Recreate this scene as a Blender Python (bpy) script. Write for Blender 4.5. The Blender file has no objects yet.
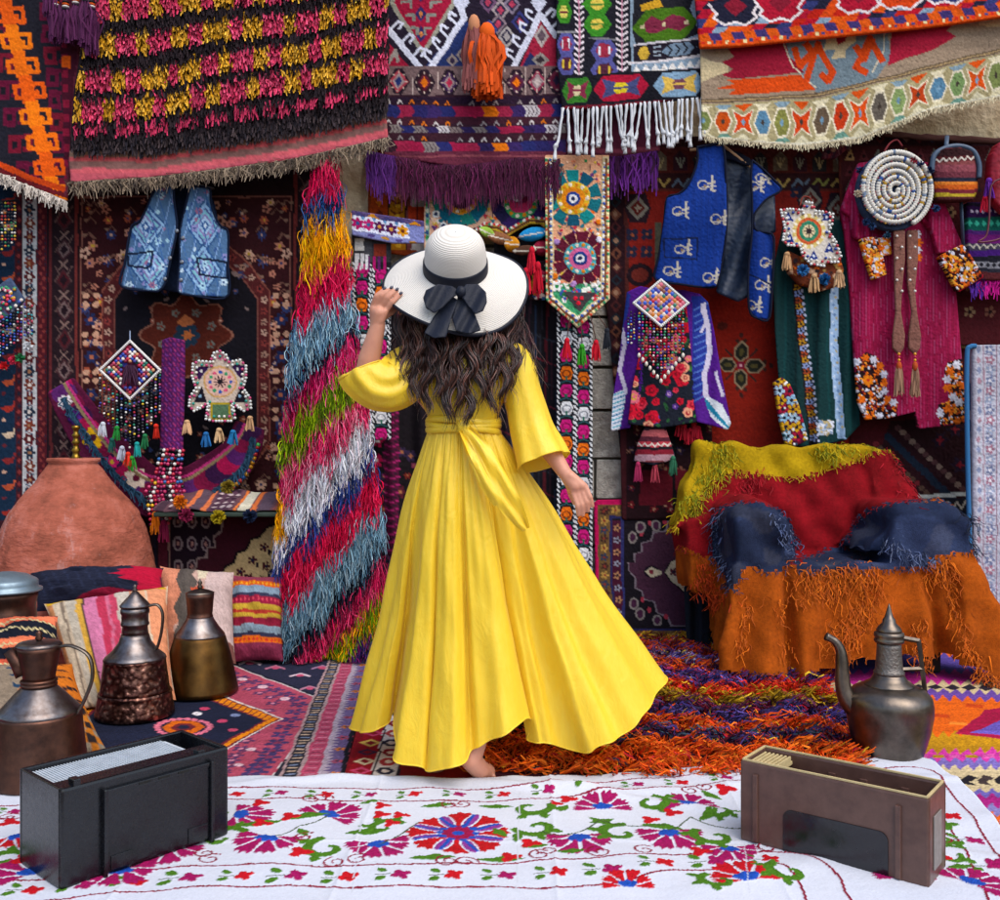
import bpy, bmesh, math, random
import numpy as np
from mathutils import Vector, Matrix, noise as mnoise

# ------------------------------------------------------------------ camera, sky, sun, exposure
SC = bpy.context.scene
COL = SC.collection
CAM_H, HORIZON, FPX = 1.05, 440.0, 1000.0
cd = bpy.data.cameras.new('camera'); cam = bpy.data.objects.new('camera', cd); COL.objects.link(cam)
cam.location = (0, 0, CAM_H); cam.rotation_euler = (math.radians(90), 0, 0)
cd.sensor_fit = 'HORIZONTAL'; cd.sensor_width = 36; cd.lens = 36.0
cd.shift_y = -0.010; cd.clip_end = 500; cd.clip_start = 0.05
SC.camera = cam
SUN_EL, SUN_AZ = 54.0, 146.0       # azimuth clockwise from +Y: behind the camera, to its right
wd = bpy.data.worlds.new('World'); SC.world = wd; wd.use_nodes = True
nt = wd.node_tree; bgn = nt.nodes['Background']
sky = nt.nodes.new('ShaderNodeTexSky'); sky.sky_type = 'NISHITA'; sky.sun_disc = False
sky.sun_elevation = math.radians(SUN_EL); sky.sun_rotation = math.radians(SUN_AZ)
sky.air_density = 1.0; sky.dust_density = 2.2; sky.ozone_density = 0.8
nt.links.new(sky.outputs[0], bgn.inputs[0]); bgn.inputs[1].default_value = 0.13
sd = bpy.data.lights.new('sun', 'SUN'); sun = bpy.data.objects.new('sun', sd); COL.objects.link(sun)
sd.energy = 1.2; sd.angle = math.radians(55); sd.color = (1.0, 0.95, 0.88)
_el, _az = math.radians(SUN_EL), math.radians(SUN_AZ)
sdir = Vector((math.sin(_az) * math.cos(_el), math.cos(_az) * math.cos(_el), math.sin(_el)))
sun.rotation_euler = (-sdir).to_track_quat('-Z', 'Y').to_euler(); sun.location = sdir * 20
SC.view_settings.view_transform = 'Standard'; SC.view_settings.look = 'None'
SC.view_settings.exposure = 0.93; SC.view_settings.gamma = 1.0
SC.cycles.max_bounces = 6; SC.cycles.diffuse_bounces = 3; SC.cycles.glossy_bounces = 3
SC.cycles.transparent_max_bounces = 8

# ------------------------------------------------------------------ helpers
RNG = np.random.default_rng(7)
random.seed(7)
PI = math.pi
ALB = 0.80                     # photo colour -> surface colour

def lin(c):
    if isinstance(c, str):
        c = c.lstrip('#'); c = [int(c[i:i + 2], 16) / 255 for i in (0, 2, 4)]
    c = np.asarray(c, float)
    return np.where(c <= 0.04045, c / 12.92, ((c + 0.055) / 1.055) ** 2.4)

_cc = {}
def K(c):
    if isinstance(c, str):
        if c not in _cc:
            q = lin(c) * ALB; l = float(q @ np.array([.3, .55, .15])); q = l + (q - l) * 1.06
            q = q * (np.clip(l, .004, 1) / .25) ** .10
            _cc[c] = np.clip(q, 0.003, 0.82)
        return _cc[c]
    return np.asarray(c, float)

def P(px, py, Y):
    return ((px - 500.0) * Y / FPX, Y, CAM_H - (py - HORIZON) * Y / FPX)
def G(px, py, z=0.0):
    Y = (CAM_H - z) * FPX / (py - HORIZON)
    return ((px - 500.0) * Y / FPX, Y)

def smooth_noise(h, w, cell, rng=None):
    rng = rng or RNG
    gh, gw = max(2, int(h / cell) + 2), max(2, int(w / cell) + 2)
    g = rng.standard_normal((gh, gw))
    yi = np.linspace(0, gh - 1.001, h); xi = np.linspace(0, gw - 1.001, w)
    y0 = yi.astype(int); x0 = xi.astype(int); fy = yi - y0; fx = xi - x0
    fy = (fy * fy * (3 - 2 * fy))[:, None]; fx = (fx * fx * (3 - 2 * fx))[None, :]
    a = g[np.ix_(y0, x0)]; b = g[np.ix_(y0, x0 + 1)]; c = g[np.ix_(y0 + 1, x0)]; d = g[np.ix_(y0 + 1, x0 + 1)]
    return (a * (1 - fx) + b * fx) * (1 - fy) + (c * (1 - fx) + d * fx) * fy

def inpoly(X, Y, pts):
    r = np.zeros(X.shape, bool); n = len(pts)
    for i in range(n):
        x1, y1 = pts[i]; x2, y2 = pts[(i + 1) % n]
        if y1 == y2: continue
        c = (y1 > Y) != (y2 > Y)
        r ^= c & (X < (x2 - x1) * (Y - y1) / (y2 - y1) + x1)
    return r

class Cv:
    """a weaver's grid: one sample per knot, painted with polygons"""
    def __init__(s, x0, y0, x1, y1, step, warp=0.5, wcell=14):
        s.x0, s.y0, s.step = x0, y0, step
        s.W = max(3, int(round((x1 - x0) / step)) + 1); s.H = max(3, int(round((y1 - y0) / step)) + 1)
        s.x1 = x0 + (s.W - 1) * step; s.y1 = y0 + (s.H - 1) * step
        gx, gy = np.meshgrid(x0 + np.arange(s.W) * step, y0 + np.arange(s.H) * step)
        s.GX, s.GY = gx, gy
        w = warp
        s.X = gx + (w * smooth_noise(s.H, s.W, wcell) if w else 0)
        s.Y = gy + (w * smooth_noise(s.H, s.W, wcell) if w else 0)
        s.m = 3 * w + step
        s.c = np.zeros((s.H, s.W, 3)); s.h = np.zeros((s.H, s.W)); s.tf = None; s.clip = None
    def fill(s, c): s.c[:] = K(c)
    def poly(s, pts, c, h=None):
        if s.tf: pts = [s.tf(x, y) for x, y in pts]
        xs = [p[0] for p in pts]; ys = [p[1] for p in pts]
        i0 = max(0, int((min(ys) - s.m - s.y0) / s.step)); i1 = min(s.H, int((max(ys) + s.m - s.y0) / s.step) + 2)
        j0 = max(0, int((min(xs) - s.m - s.x0) / s.step)); j1 = min(s.W, int((max(xs) + s.m - s.x0) / s.step) + 2)
        if i1 <= i0 or j1 <= j0: return
        m = inpoly(s.X[i0:i1, j0:j1], s.Y[i0:i1, j0:j1], pts)
        if s.clip is not None: m &= s.clip[i0:i1, j0:j1]
        s.c[i0:i1, j0:j1][m] = K(c)
        if h is not None: s.h[i0:i1, j0:j1][m] = h
    def rect(s, x0, y0, x1, y1, c, h=None): s.poly([(x0, y0), (x1, y0), (x1, y1), (x0, y1)], c, h)
    def ell(s, x, y, rx, ry, c, h=None, rot=0, n=16):
        cr, sr = math.cos(rot), math.sin(rot)
        s.poly([(x + rx * math.cos(a) * cr - ry * math.sin(a) * sr, y + rx * math.cos(a) * sr + ry * math.sin(a) * cr)
                for a in (2 * PI * k / n for k in range(n))], c, h)
    def dia(s, x, y, rx, ry, c, h=None): s.poly([(x - rx, y), (x, y - ry), (x + rx, y), (x, y + ry)], c, h)
    def hexa(s, x, y, rx, ry, c, h=None, k=0.5):
        s.poly([(x - rx, y), (x - rx * k, y - ry), (x + rx * k, y - ry), (x + rx, y), (x + rx * k, y + ry), (x - rx * k, y + ry)], c, h)
    def line(s, pts, w, c, h=None):
        for (xa, ya), (xb, yb) in zip(pts[:-1], pts[1:]):
            d = math.hypot(xb - xa, yb - ya) or 1e-6
            nx, ny = -(yb - ya) / d * w / 2, (xb - xa) / d * w / 2
            ex, ey = (xb - xa) / d * w * .3, (yb - ya) / d * w * .3
            s.poly([(xa + nx - ex, ya + ny - ey), (xb + nx + ex, yb + ny + ey), (xb - nx + ex, yb - ny + ey), (xa - nx - ex, ya - ny - ey)], c, h)
    def zig(s, x0, y0, x1, y1, n, amp, w, c):
        L = math.hypot(x1 - x0, y1 - y0); nx, ny = -(y1 - y0) / L, (x1 - x0) / L
        s.line([(x0 + (x1 - x0) * i / n + nx * amp * (1 if i % 2 else -1), y0 + (y1 - y0) * i / n + ny * amp * (1 if i % 2 else -1)) for i in range(n + 1)], w, c)
    def star(s, x, y, r0, r1, n, c, rot=0, h=None):
        s.poly([(x + (r1 if k % 2 else r0) * math.cos(rot + PI * k / n), y + (r1 if k % 2 else r0) * math.sin(rot + PI * k / n)) for k in range(2 * n)], c, h)
    def flower(s, x, y, r, c, cc, n=6, rot=0, h=None):
        for k in range(n):
            a = rot + 2 * PI * k / n
            s.ell(x + r * .6 * math.cos(a), y + r * .6 * math.sin(a), r * .42, r * .3, c, h, rot=a, n=8)
        s.ell(x, y, r * .32, r * .32, cc, h, n=8)
    def vary(s, knot=.10, streak=.05, fade=.07, vertical=False):
        n = 1 + knot * RNG.standard_normal((s.H, s.W))
        if streak:
            st = smooth_noise(s.H, s.W, 3)[:, :1] if not vertical else smooth_noise(s.H, s.W, 3)[:1, :]
            n *= 1 + streak * st
        if fade: n *= 1 + fade * smooth_noise(s.H, s.W, max(6, 40 / s.step))
        s.c = np.clip(s.c * np.clip(n, .35, 1.8)[:, :, None], .003, .88)

MATS = {}
def nodes_of(name):
    m = bpy.data.materials.new(name); m.use_nodes = True
    return m, m.node_tree, m.node_tree.nodes['Principled BSDF']

def attr_mat(name, rough=.9, spec=.15, nscale=260., namt=.18, bscale=420., bstr=.35, bdist=.002, sheen=0., aniso=None, metal=0., sub=0., trans=0.):
    """colour from the object's own per-point dye, fine noise on colour and relief"""
    if name in MATS: return MATS[name]
    m, nt, b = nodes_of(name); L = nt.links
    a = nt.nodes.new('ShaderNodeAttribute'); a.attribute_name = 'Col'
    tc = nt.nodes.new('ShaderNodeTexCoord')
    mp = nt.nodes.new('ShaderNodeMapping'); L.new(tc.outputs['Object'], mp.inputs[0])
    if aniso: mp.inputs['Scale'].default_value = aniso
    n = nt.nodes.new('ShaderNodeTexNoise'); n.inputs['Scale'].default_value = nscale; n.inputs['Detail'].default_value = 3
    L.new(mp.outputs[0], n.inputs['Vector'])
    mr = nt.nodes.new('ShaderNodeMapRange'); mr.inputs[1].default_value = .25; mr.inputs[2].default_value = .75
    mr.inputs[3].default_value = 1 - namt; mr.inputs[4].default_value = 1 + namt
    L.new(n.outputs['Fac'], mr.inputs[0])
    mx = nt.nodes.new('ShaderNodeMixRGB'); mx.blend_type = 'MULTIPLY'; mx.inputs[0].default_value = 1
    L.new(a.outputs['Color'], mx.inputs[1]); L.new(mr.outputs[0], mx.inputs[2]); L.new(mx.outputs[0], b.inputs['Base Color'])
    n2 = nt.nodes.new('ShaderNodeTexNoise'); n2.inputs['Scale'].default_value = bscale; n2.inputs['Detail'].default_value = 2
    L.new(mp.outputs[0], n2.inputs['Vector'])
    bp = nt.nodes.new('ShaderNodeBump'); bp.inputs['Strength'].default_value = bstr; bp.inputs['Distance'].default_value = bdist
    L.new(n2.outputs['Fac'], bp.inputs['Height']); L.new(bp.outputs[0], b.inputs['Normal'])
    b.inputs['Roughness'].default_value = rough; b.inputs['Specular IOR Level'].default_value = spec
    b.inputs['Metallic'].default_value = metal
    if sheen: b.inputs['Sheen Weight'].default_value = sheen; b.inputs['Sheen Roughness'].default_value = .4
    if trans:
        tr = nt.nodes.new('ShaderNodeBsdfTranslucent'); L.new(mx.outputs[0], tr.inputs['Color'])
        ms = nt.nodes.new('ShaderNodeMixShader'); ms.inputs[0].default_value = trans
        out = nt.nodes['Material Output']; L.new(b.outputs[0], ms.inputs[1]); L.new(tr.outputs[0], ms.inputs[2]); L.new(ms.outputs[0], out.inputs[0])
    MATS[name] = m
    return m

def plain_mat(name, c, rough=.6, spec=.4, metal=0., nscale=30., namt=.2, c2=None, bstr=.2, bscale=60., bdist=.003, coat=0., rvar=.15):
    """one surface colour broken up by two scales of noise, with relief and uneven gloss"""
    if name in MATS: return MATS[name]
    m, nt, b = nodes_of(name); L = nt.links
    c = np.asarray(K(c)); c2 = np.asarray(K(c2)) if c2 is not None else c * (1 - namt)
    tc = nt.nodes.new('ShaderNodeNewGeometry')
    n = nt.nodes.new('ShaderNodeTexNoise'); n.inputs['Scale'].default_value = nscale; n.inputs['Detail'].default_value = 6; n.inputs['Roughness'].default_value = .65
    L.new(tc.outputs['Position'], n.inputs['Vector'])
    mr = nt.nodes.new('ShaderNodeMapRange'); mr.inputs[1].default_value = .35; mr.inputs[2].default_value = .65
    L.new(n.outputs['Fac'], mr.inputs[0])
    mx = nt.nodes.new('ShaderNodeMixRGB'); mx.inputs[1].default_value = (*c, 1); mx.inputs[2].default_value = (*c2, 1)
    L.new(mr.outputs[0], mx.inputs[0]); L.new(mx.outputs[0], b.inputs['Base Color'])
    n2 = nt.nodes.new('ShaderNodeTexNoise'); n2.inputs['Scale'].default_value = bscale; n2.inputs['Detail'].default_value = 5
    L.new(tc.outputs['Position'], n2.inputs['Vector'])
    bp = nt.nodes.new('ShaderNodeBump'); bp.inputs['Strength'].default_value = bstr; bp.inputs['Distance'].default_value = bdist
    L.new(n2.outputs['Fac'], bp.inputs['Height']); L.new(bp.outputs[0], b.inputs['Normal'])
    rr = nt.nodes.new('ShaderNodeMapRange'); rr.inputs[3].default_value = max(.03, rough - rvar); rr.inputs[4].default_value = min(1, rough + rvar)
    L.new(n2.outputs['Fac'], rr.inputs[0]); L.new(rr.outputs[0], b.inputs['Roughness'])
    b.inputs['Specular IOR Level'].default_value = spec; b.inputs['Metallic'].default_value = metal
    if coat: b.inputs['Coat Weight'].default_value = coat; b.inputs['Coat Roughness'].default_value = .25
    MATS[name] = m
    return m

FLAT = attr_mat('woven_wool')
PILE = attr_mat('pile_wool', namt=.25, nscale=420., bscale=700., bstr=.6)
YARN = attr_mat('yarn', rough=.8, spec=.2, namt=.15, nscale=500., bscale=900.)
CLOTH = attr_mat('cotton_cloth', rough=.85, nscale=500., namt=.07, bscale=900., bstr=.25)
BEAD = attr_mat('glazed_beads', rough=.35, spec=.5, namt=.08, bstr=.05)

def mk(name, verts, faces, mat, parent=None, cols=None, smooth=True, kind=None):
    """verts (N,3); faces list or (M,4)/(M,3) int array; cols (N,3) point dye"""
    me = bpy.data.meshes.new(name)
    verts = np.asarray(verts, np.float32)
    if isinstance(faces, np.ndarray):
        k = faces.shape[1]; nf = len(faces)
        me.vertices.add(len(verts)); me.vertices.foreach_set('co', verts.ravel())
        me.loops.add(nf * k); me.loops.foreach_set('vertex_index', faces.astype(np.int32).ravel())
        me.polygons.add(nf); me.polygons.foreach_set('loop_start', np.arange(0, nf * k, k, dtype=np.int32))
        me.update(calc_edges=True)
    else:
        me.from_pydata([tuple(map(float, v)) for v in verts], [], [tuple(map(int, f)) for f in faces]); me.update()
    if smooth: me.polygons.foreach_set('use_smooth', np.ones(len(me.polygons), bool))
    if cols is not None:
        a = me.color_attributes.new('Col', 'FLOAT_COLOR', 'POINT')
        cc = np.ones((len(verts), 4), np.float32); cc[:, :3] = cols
        a.data.foreach_set('color', cc.ravel())
    me.materials.append(mat)
    o = bpy.data.objects.new(name, me); COL.objects.link(o)
    if parent: o.parent = parent; o.matrix_parent_inverse = parent.matrix_world.inverted() if False else Matrix.Translation(-parent.location)
    if kind: o['kind'] = kind
    return o

def tag(o, label=None, cat=None, group=None, kind=None):
    if label: o['label'] = label
    if cat: o['category'] = cat
    if group: o['group'] = group
    if kind: o['kind'] = kind
    return o

def thing(name, label, cat, loc, group=None):
    e = bpy.data.objects.new(name, None); COL.objects.link(e); e.location = loc; e.empty_display_size = .1
    return tag(e, label, cat, group)

def cat_mesh(lst):
    """join [(verts, faces(list of tuples or array), cols)]"""
    V, F, Cc, n = [], [], [], 0
    for v, f, c in lst:
        v = np.asarray(v, float); V.append(v); Cc.append(np.broadcast_to(np.asarray(c, float), v.shape))
        F += [tuple(int(i) + n for i in q) for q in f]; n += len(v)
    return np.vstack(V), F, np.vstack(Cc)

def dist_to_outline(x, y, pts):
    best = np.full(x.shape, 1e9); bx = x.copy(); by = y.copy(); n = len(pts)
    for i in range(n):
        x1, y1 = pts[i]; x2, y2 = pts[(i + 1) % n]; dx, dy = x2 - x1, y2 - y1
        l = dx * dx + dy * dy or 1e-9
        t = np.clip(((x - x1) * dx + (y - y1) * dy) / l, 0, 1); qx = x1 + t * dx; qy = y1 + t * dy
        d = (x - qx) ** 2 + (y - qy) ** 2; m = d < best
        best[m] = d[m]; bx[m] = qx[m]; by[m] = qy[m]
    return np.sqrt(best), bx, by

def grid_mesh(name, cv, keep, fn, mat, parent=None, outline=None, thick=.008, tdir=(0, 1, 0), kind=None):
    """mesh of the kept cells of a painted grid; fn(x, y, h) -> world xyz; a turned-back rim gives the cloth its thickness"""
    H, W = cv.H, cv.W
    cell = keep[:-1, :-1] & keep[1:, :-1] & keep[:-1, 1:] & keep[1:, 1:]
    idx = np.arange(H * W).reshape(H, W)
    q = np.stack([idx[:-1, :-1][cell], idx[1:, :-1][cell], idx[1:, 1:][cell], idx[:-1, 1:][cell]], 1)
    if not len(q): return None
    e = np.concatenate([q[:, [0, 1]], q[:, [1, 2]], q[:, [2, 3]], q[:, [3, 0]]])
    key = np.sort(e, 1); kk = key[:, 0].astype(np.int64) * (H * W) + key[:, 1]
    _, inv, cnt = np.unique(kk, return_inverse=True, return_counts=True)
    be = e[cnt[inv] == 1]
    gx = cv.GX.ravel().copy(); gy = cv.GY.ravel().copy()
    if outline is not None:
        bv = np.unique(be); d, bx, by = dist_to_outline(gx[bv], gy[bv], outline)
        m = d < 1.6 * cv.step; gx[bv[m]] = bx[m]; gy[bv[m]] = by[m]
    xyz = fn(gx, gy, cv.h.ravel()); cols = cv.c.reshape(-1, 3)
    xyz = np.stack([np.broadcast_to(a, gx.shape) for a in xyz], 1)
    if thick:
        rim = xyz + np.asarray(tdir, float) * thick
        n = H * W
        q = np.vstack([q, np.stack([be[:, 1], be[:, 0], be[:, 0] + n, be[:, 1] + n], 1)])
        xyz = np.vstack([xyz, rim]); cols = np.vstack([cols, cols * .8])
    used = np.unique(q); remap = np.full(len(xyz), -1); remap[used] = np.arange(len(used))
    return mk(name, xyz[used], remap[q], mat, parent, cols[used], True, kind)

def folds(amp, wl, seed, slant=0., vwl=None):
    r = np.random.default_rng(seed); ph = r.uniform(0, 6.28, 6); k = r.uniform(.6, 1.6, 6)
    def f(x, y):
        t = x + slant * y
        z = sum(np.sin(2 * PI * t / (wl * k[i]) + ph[i] + .6 * np.sin(y / 60. + i)) / (1 + i * .5) for i in range(3)) / 2.0
        if vwl: z = z + .6 * np.sin(2 * PI * (y + .3 * x) / vwl + ph[4])
        return amp * z
    return f

def hanging(name, outline, paint, Y, parent=None, s=1.5, fold=None, mat=None, thick=.008, jit=.0012, relief=1., warp=.5, vary=(.10, .05, .07), vertical=False, kind=None):
    """a cloth in the plane of the wall, outlined and painted in photograph pixels at its real distance Y"""
    xs = [p[0] for p in outline]; ys = [p[1] for p in outline]
    cv = Cv(min(xs) - s, min(ys) - s, max(xs) + s, max(ys) + s, s, warp)
    keep = inpoly(cv.GX, cv.GY, outline)
    cv.keep = keep
    paint(cv)
    if vary: cv.vary(*vary, vertical=vertical)
    jn = jit * RNG.standard_normal(cv.GX.size)
    def fn(x, y, h):
        d = Y(x, y) if callable(Y) else np.full(x.shape, float(Y))
        if fold: d = d + fold(x, y)
        d = d + jn - h * relief
        return (x - 500) * d / FPX, d, CAM_H - (y - HORIZON) * d / FPX
    return grid_mesh(name, cv, keep, fn, mat or FLAT, parent, outline, thick, kind=kind)

def ribbons(name, roots, tips, width, cols, parent=None, mat=None, kind=None, curl=.3, seg=3, taper=.5, jcol=.12, facing=(0, -1, 0)):
    """many short strands of yarn, each a bent tapering strip"""
    roots = np.asarray(roots, float); tips = np.asarray(tips, float); N = len(roots)
    d = tips - roots; L = np.linalg.norm(d, axis=1, keepdims=True) + 1e-9; dn = d / L
    f = np.asarray(facing, float) + .5 * RNG.standard_normal((N, 3))
    side = np.cross(dn, f); side /= np.linalg.norm(side, axis=1, keepdims=True) + 1e-9
    up = np.cross(side, dn)
    bend = (RNG.standard_normal((N, 1)) * side + RNG.standard_normal((N, 1)) * .6 * up) * L * curl
    width = np.broadcast_to(np.asarray(width, float).reshape(-1, 1), (N, 1))
    rows = []
    for k in range(seg + 1):
        t = k / seg; c = roots + d * t + bend * math.sin(PI * t) * .5 + bend * .35 * math.sin(2 * PI * t)
        w = width * (1 - (1 - taper) * t) * (.75 + .25 * math.sin(PI * t))
        tw = up * (math.cos(t * 3) * .35)
        rows += [c - (side + tw) * w / 2, c + (side + tw) * w / 2]
    V = np.stack(rows, 1); n = 2 * (seg + 1)
    base = (np.arange(N) * n)[:, None]
    q = np.concatenate([base + np.array([[2 * k, 2 * k + 1, 2 * k + 3, 2 * k + 2]]) for k in range(seg)])
    cols = np.broadcast_to(np.asarray(cols, float), (N, 3)) * np.clip(1 + jcol * RNG.standard_normal((N, 1)), .4, 1.7)
    cc = np.repeat(cols[:, None, :], n, 1)
    return mk(name, V.reshape(-1, 3), q, mat or YARN, parent, np.clip(cc.reshape(-1, 3), .003, .88), True, kind)

def tube(pts, rad, nseg=8, cap=True, flat=1.0):
    pts = [Vector(p) for p in pts]; n = len(pts)
    rad = [rad] * n if np.isscalar(rad) else list(rad)
    V = []; F = []
    t0 = (pts[1] - pts[0]).normalized(); ref = Vector((0, 0, 1)) if abs(t0.z) < .9 else Vector((1, 0, 0))
    u = t0.cross(ref).normalized()
    for i, p in enumerate(pts):
        t = (pts[min(n - 1, i + 1)] - pts[max(0, i - 1)]).normalized()
        u = (u - t * u.dot(t)).normalized(); v = t.cross(u)
        for k in range(nseg):
            a = 2 * PI * k / nseg
            V.append(p + (u * math.cos(a) + v * math.sin(a) * flat) * rad[i])
    for i in range(n - 1):
        for k in range(nseg):
            k2 = (k + 1) % nseg
            F.append((i * nseg + k, i * nseg + k2, (i + 1) * nseg + k2, (i + 1) * nseg + k))
    if cap:
        F.append(tuple(range(nseg))[::-1]); F.append(tuple((n - 1) * nseg + k for k in range(nseg)))
    return np.array([tuple(v) for v in V]), F

def lathe(prof, nseg=48, centre=(0, 0, 0), close=True):
    V = []; F = []; m = len(prof)
    for r, z in prof:
        for k in range(nseg):
            a = 2 * PI * k / nseg; V.append((centre[0] + r * math.cos(a), centre[1] + r * math.sin(a), centre[2] + z))
    for i in range(m - 1):
        for k in range(nseg):
            k2 = (k + 1) % nseg; F.append((i * nseg + k, i * nseg + k2, (i + 1) * nseg + k2, (i + 1) * nseg + k))
    if close:
        F.append(tuple(range(nseg))[::-1]); F.append(tuple((m - 1) * nseg + k for k in range(nseg)))
    return np.array(V), F

def box(x0, y0, z0, x1, y1, z1, bev=0., M=None):
    bm = bmesh.new(); bmesh.ops.create_cube(bm, size=1)
    for v in bm.verts:
        v.co = Vector((x0 + (v.co.x + .5) * (x1 - x0), y0 + (v.co.y + .5) * (y1 - y0), z0 + (v.co.z + .5) * (z1 - z0)))
    if bev: bmesh.ops.bevel(bm, geom=list(bm.edges), offset=bev, segments=2, profile=.6, affect='EDGES')
    if M is not None: bm.transform(M)
    V = np.array([tuple(v.co) for v in bm.verts]); F = [tuple(v.index for v in f.verts) for f in bm.faces]
    bm.free(); return V, F

def catmull(pts, n, closed=False):
    pts = np.asarray(pts, float); m = len(pts); out = []
    t = np.linspace(0, m if closed else m - 1, n, endpoint=not closed)
    for u in t:
        i = min(int(u), m - 1 if closed else m - 2); f = u - i
        g = (lambda k: pts[k % m]) if closed else (lambda k: pts[min(max(k, 0), m - 1)])
        a, b, c, d = g(i - 1), g(i), g(i + 1), g(i + 2)
        out.append(.5 * (2 * b + (c - a) * f + (2 * a - 5 * b + 4 * c - d) * f * f + (3 * b - a - 3 * c + d) * f ** 3))
    return np.array(out)

_ico = {}
def ico(sub=1):
    if sub not in _ico:
        bm = bmesh.new(); bmesh.ops.create_icosphere(bm, subdivisions=sub, radius=1)
        _ico[sub] = (np.array([tuple(v.co) for v in bm.verts]), np.array([[v.index for v in f.verts] for f in bm.faces])); bm.free()
    return _ico[sub]

def beads(name, pos, rad, cols, parent=None, mat=None, kind=None, sub=1, squash=(1, 1, 1)):
    pos = np.asarray(pos, float); N = len(pos); v, f = ico(sub)
    rad = np.broadcast_to(np.asarray(rad, float).reshape(-1, 1, 1), (N, 1, 1))
    V = pos[:, None, :] + v[None] * rad * np.asarray(squash, float)
    F = (f[None] + (np.arange(N) * len(v))[:, None, None]).reshape(-1, 3)
    cc = np.repeat(np.broadcast_to(np.asarray(cols, float), (N, 3))[:, None, :], len(v), 1)
    return mk(name, V.reshape(-1, 3), F, mat or BEAD, parent, cc.reshape(-1, 3), True, kind)

def tassel_mesh(top, length, width, col, head=None, n=26, seed=0):
    """yarn tassel: bound head and a skirt of strands; returns ribbons arrays"""
    r = np.random.default_rng(seed); top = np.asarray(top, float)
    a = r.uniform(0, 2 * PI, n); q = np.sqrt(r.uniform(0, 1, n))
    ro = top + np.stack([q * np.cos(a) * width * .22, q * np.sin(a) * width * .22, -length * .15 * np.ones(n)], 1)
    ti = top + np.stack([q * np.cos(a) * width * .5, q * np.sin(a) * width * .4, -length * r.uniform(.85, 1.05, n)], 1)
    return ro, ti
def tassel(name, top, length, width, col, parent=None, label=None, cat=None, group=None, seed=0, head=None, n=30, curl=.04):
    ro, ti = tassel_mesh(top, length, width, col, n=n, seed=seed)
    ro2 = np.repeat(np.asarray(top, float)[None], 8, 0); 
    o = ribbons(name, ro, ti, width * .13, K(col), parent, curl=curl, seg=5, taper=.9)
    hv, hf = ico(2); hc = np.asarray(top, float) + np.array([0, 0, -length * .13])
    v = hc + hv * np.array([width * .26, width * .26, length * .16])
    hcol = K(head or col)
    ho = mk('knot', v, hf, YARN, o if parent is None else parent, np.broadcast_to(hcol, v.shape))
    if parent is None: tag(o, label, cat or 'tassel', group)
    return o
# ------------------------------------------------------------------ the setting: ground and the old wall
WALL = 5.40
gm = plain_mat('packed_earth', '#6d5f52', rough=.95, spec=.1, nscale=3, namt=.4, bscale=40, bstr=.5, bdist=.01)
n_ = 41; gx, gy = np.meshgrid(np.linspace(-60, 60, n_), np.linspace(-60, 60, n_))
idx = np.arange(n_ * n_).reshape(n_, n_)
gq = np.stack([idx[:-1, :-1].ravel(), idx[:-1, 1:].ravel(), idx[1:, 1:].ravel(), idx[1:, :-1].ravel()], 1)
ground = mk('ground', np.stack([gx.ravel(), gy.ravel(), np.full(gx.size, -.012)], 1), gq, gm, smooth=False); ground['kind'] = 'structure'

plaster = plain_mat('lime_plaster', '#f2e4c6', rough=.95, spec=.1, nscale=5, c2='#cdb794', bscale=24, bstr=.7, bdist=.02)
stone_m = plain_mat('tuff_stone', '#c4beb4', rough=.95, spec=.1, nscale=16, c2='#948e86', bscale=70, bstr=.9, bdist=.012)
mortar = plain_mat('mortar', '#6f685f', rough=1, spec=.05, nscale=30, bscale=90, bstr=.6)
wall = thing('wall', 'old wall of grey stone blocks with cream plaster above, hung with rugs', 'wall', (0, WALL, 0))
v, f = box(-8, WALL, -.05, 8, WALL + .5, 5.2); mk('mortar_core', v, f, mortar, wall, smooth=False)
# plaster coat with an uneven face
pw, ph = 160, 60
X, Z = np.meshgrid(np.linspace(-7.9, 7.9, pw), np.linspace(2.10, 5.1, ph))
Yp = WALL - .045 + .012 * smooth_noise(ph, pw, 5) + .004 * RNG.standard_normal((ph, pw)); Yp[0, :] = WALL + .01
idx = np.arange(pw * ph).reshape(ph, pw)
q = np.stack([idx[:-1, :-1].ravel(), idx[:-1, 1:].ravel(), idx[1:, 1:].ravel(), idx[1:, :-1].ravel()], 1)
mk('plaster_coat', np.stack([X.ravel(), Yp.ravel(), Z.ravel()], 1), q, plaster, wall)
protos = []
for k in range(4):
    v, f = box(-.5, -.5, -.5, .5, .5, .5, bev=.045)
    v = v + .02 * np.array([[mnoise.noise(Vector(p * 3 + k * 7)), mnoise.noise(Vector(p * 3 + 50 + k)), mnoise.noise(Vector(p * 3 + 90 + k))] for p in v])
    protos.append((v, f))
first = {}
z = 0.0; row = 0
while z < 2.08:
    hgt = [.27, .21, .25, .22, .26, .23][row % 6]
    if z + hgt > 2.09: hgt = 2.09 - z
    x = -3.6 + (row % 2) * .21
    while x < 3.6:
        w = random.choice([.36, .42, .3, .46]); k = random.randrange(4)
        if k not in first:
            o = mk('stone', protos[k][0], protos[k][1], stone_m, wall, smooth=False); first[k] = o
        else:
            o = bpy.data.objects.new('stone', first[k].data); COL.objects.link(o); o.parent = wall; o.matrix_parent_inverse = Matrix.Translation(-wall.location)
        o.location = (x + w / 2, WALL + .02 + random.uniform(-.008, .008), z + hgt / 2); o.scale = (w - .014, .12, hgt - .014)
        x += w
    z += hgt; row += 1
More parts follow.
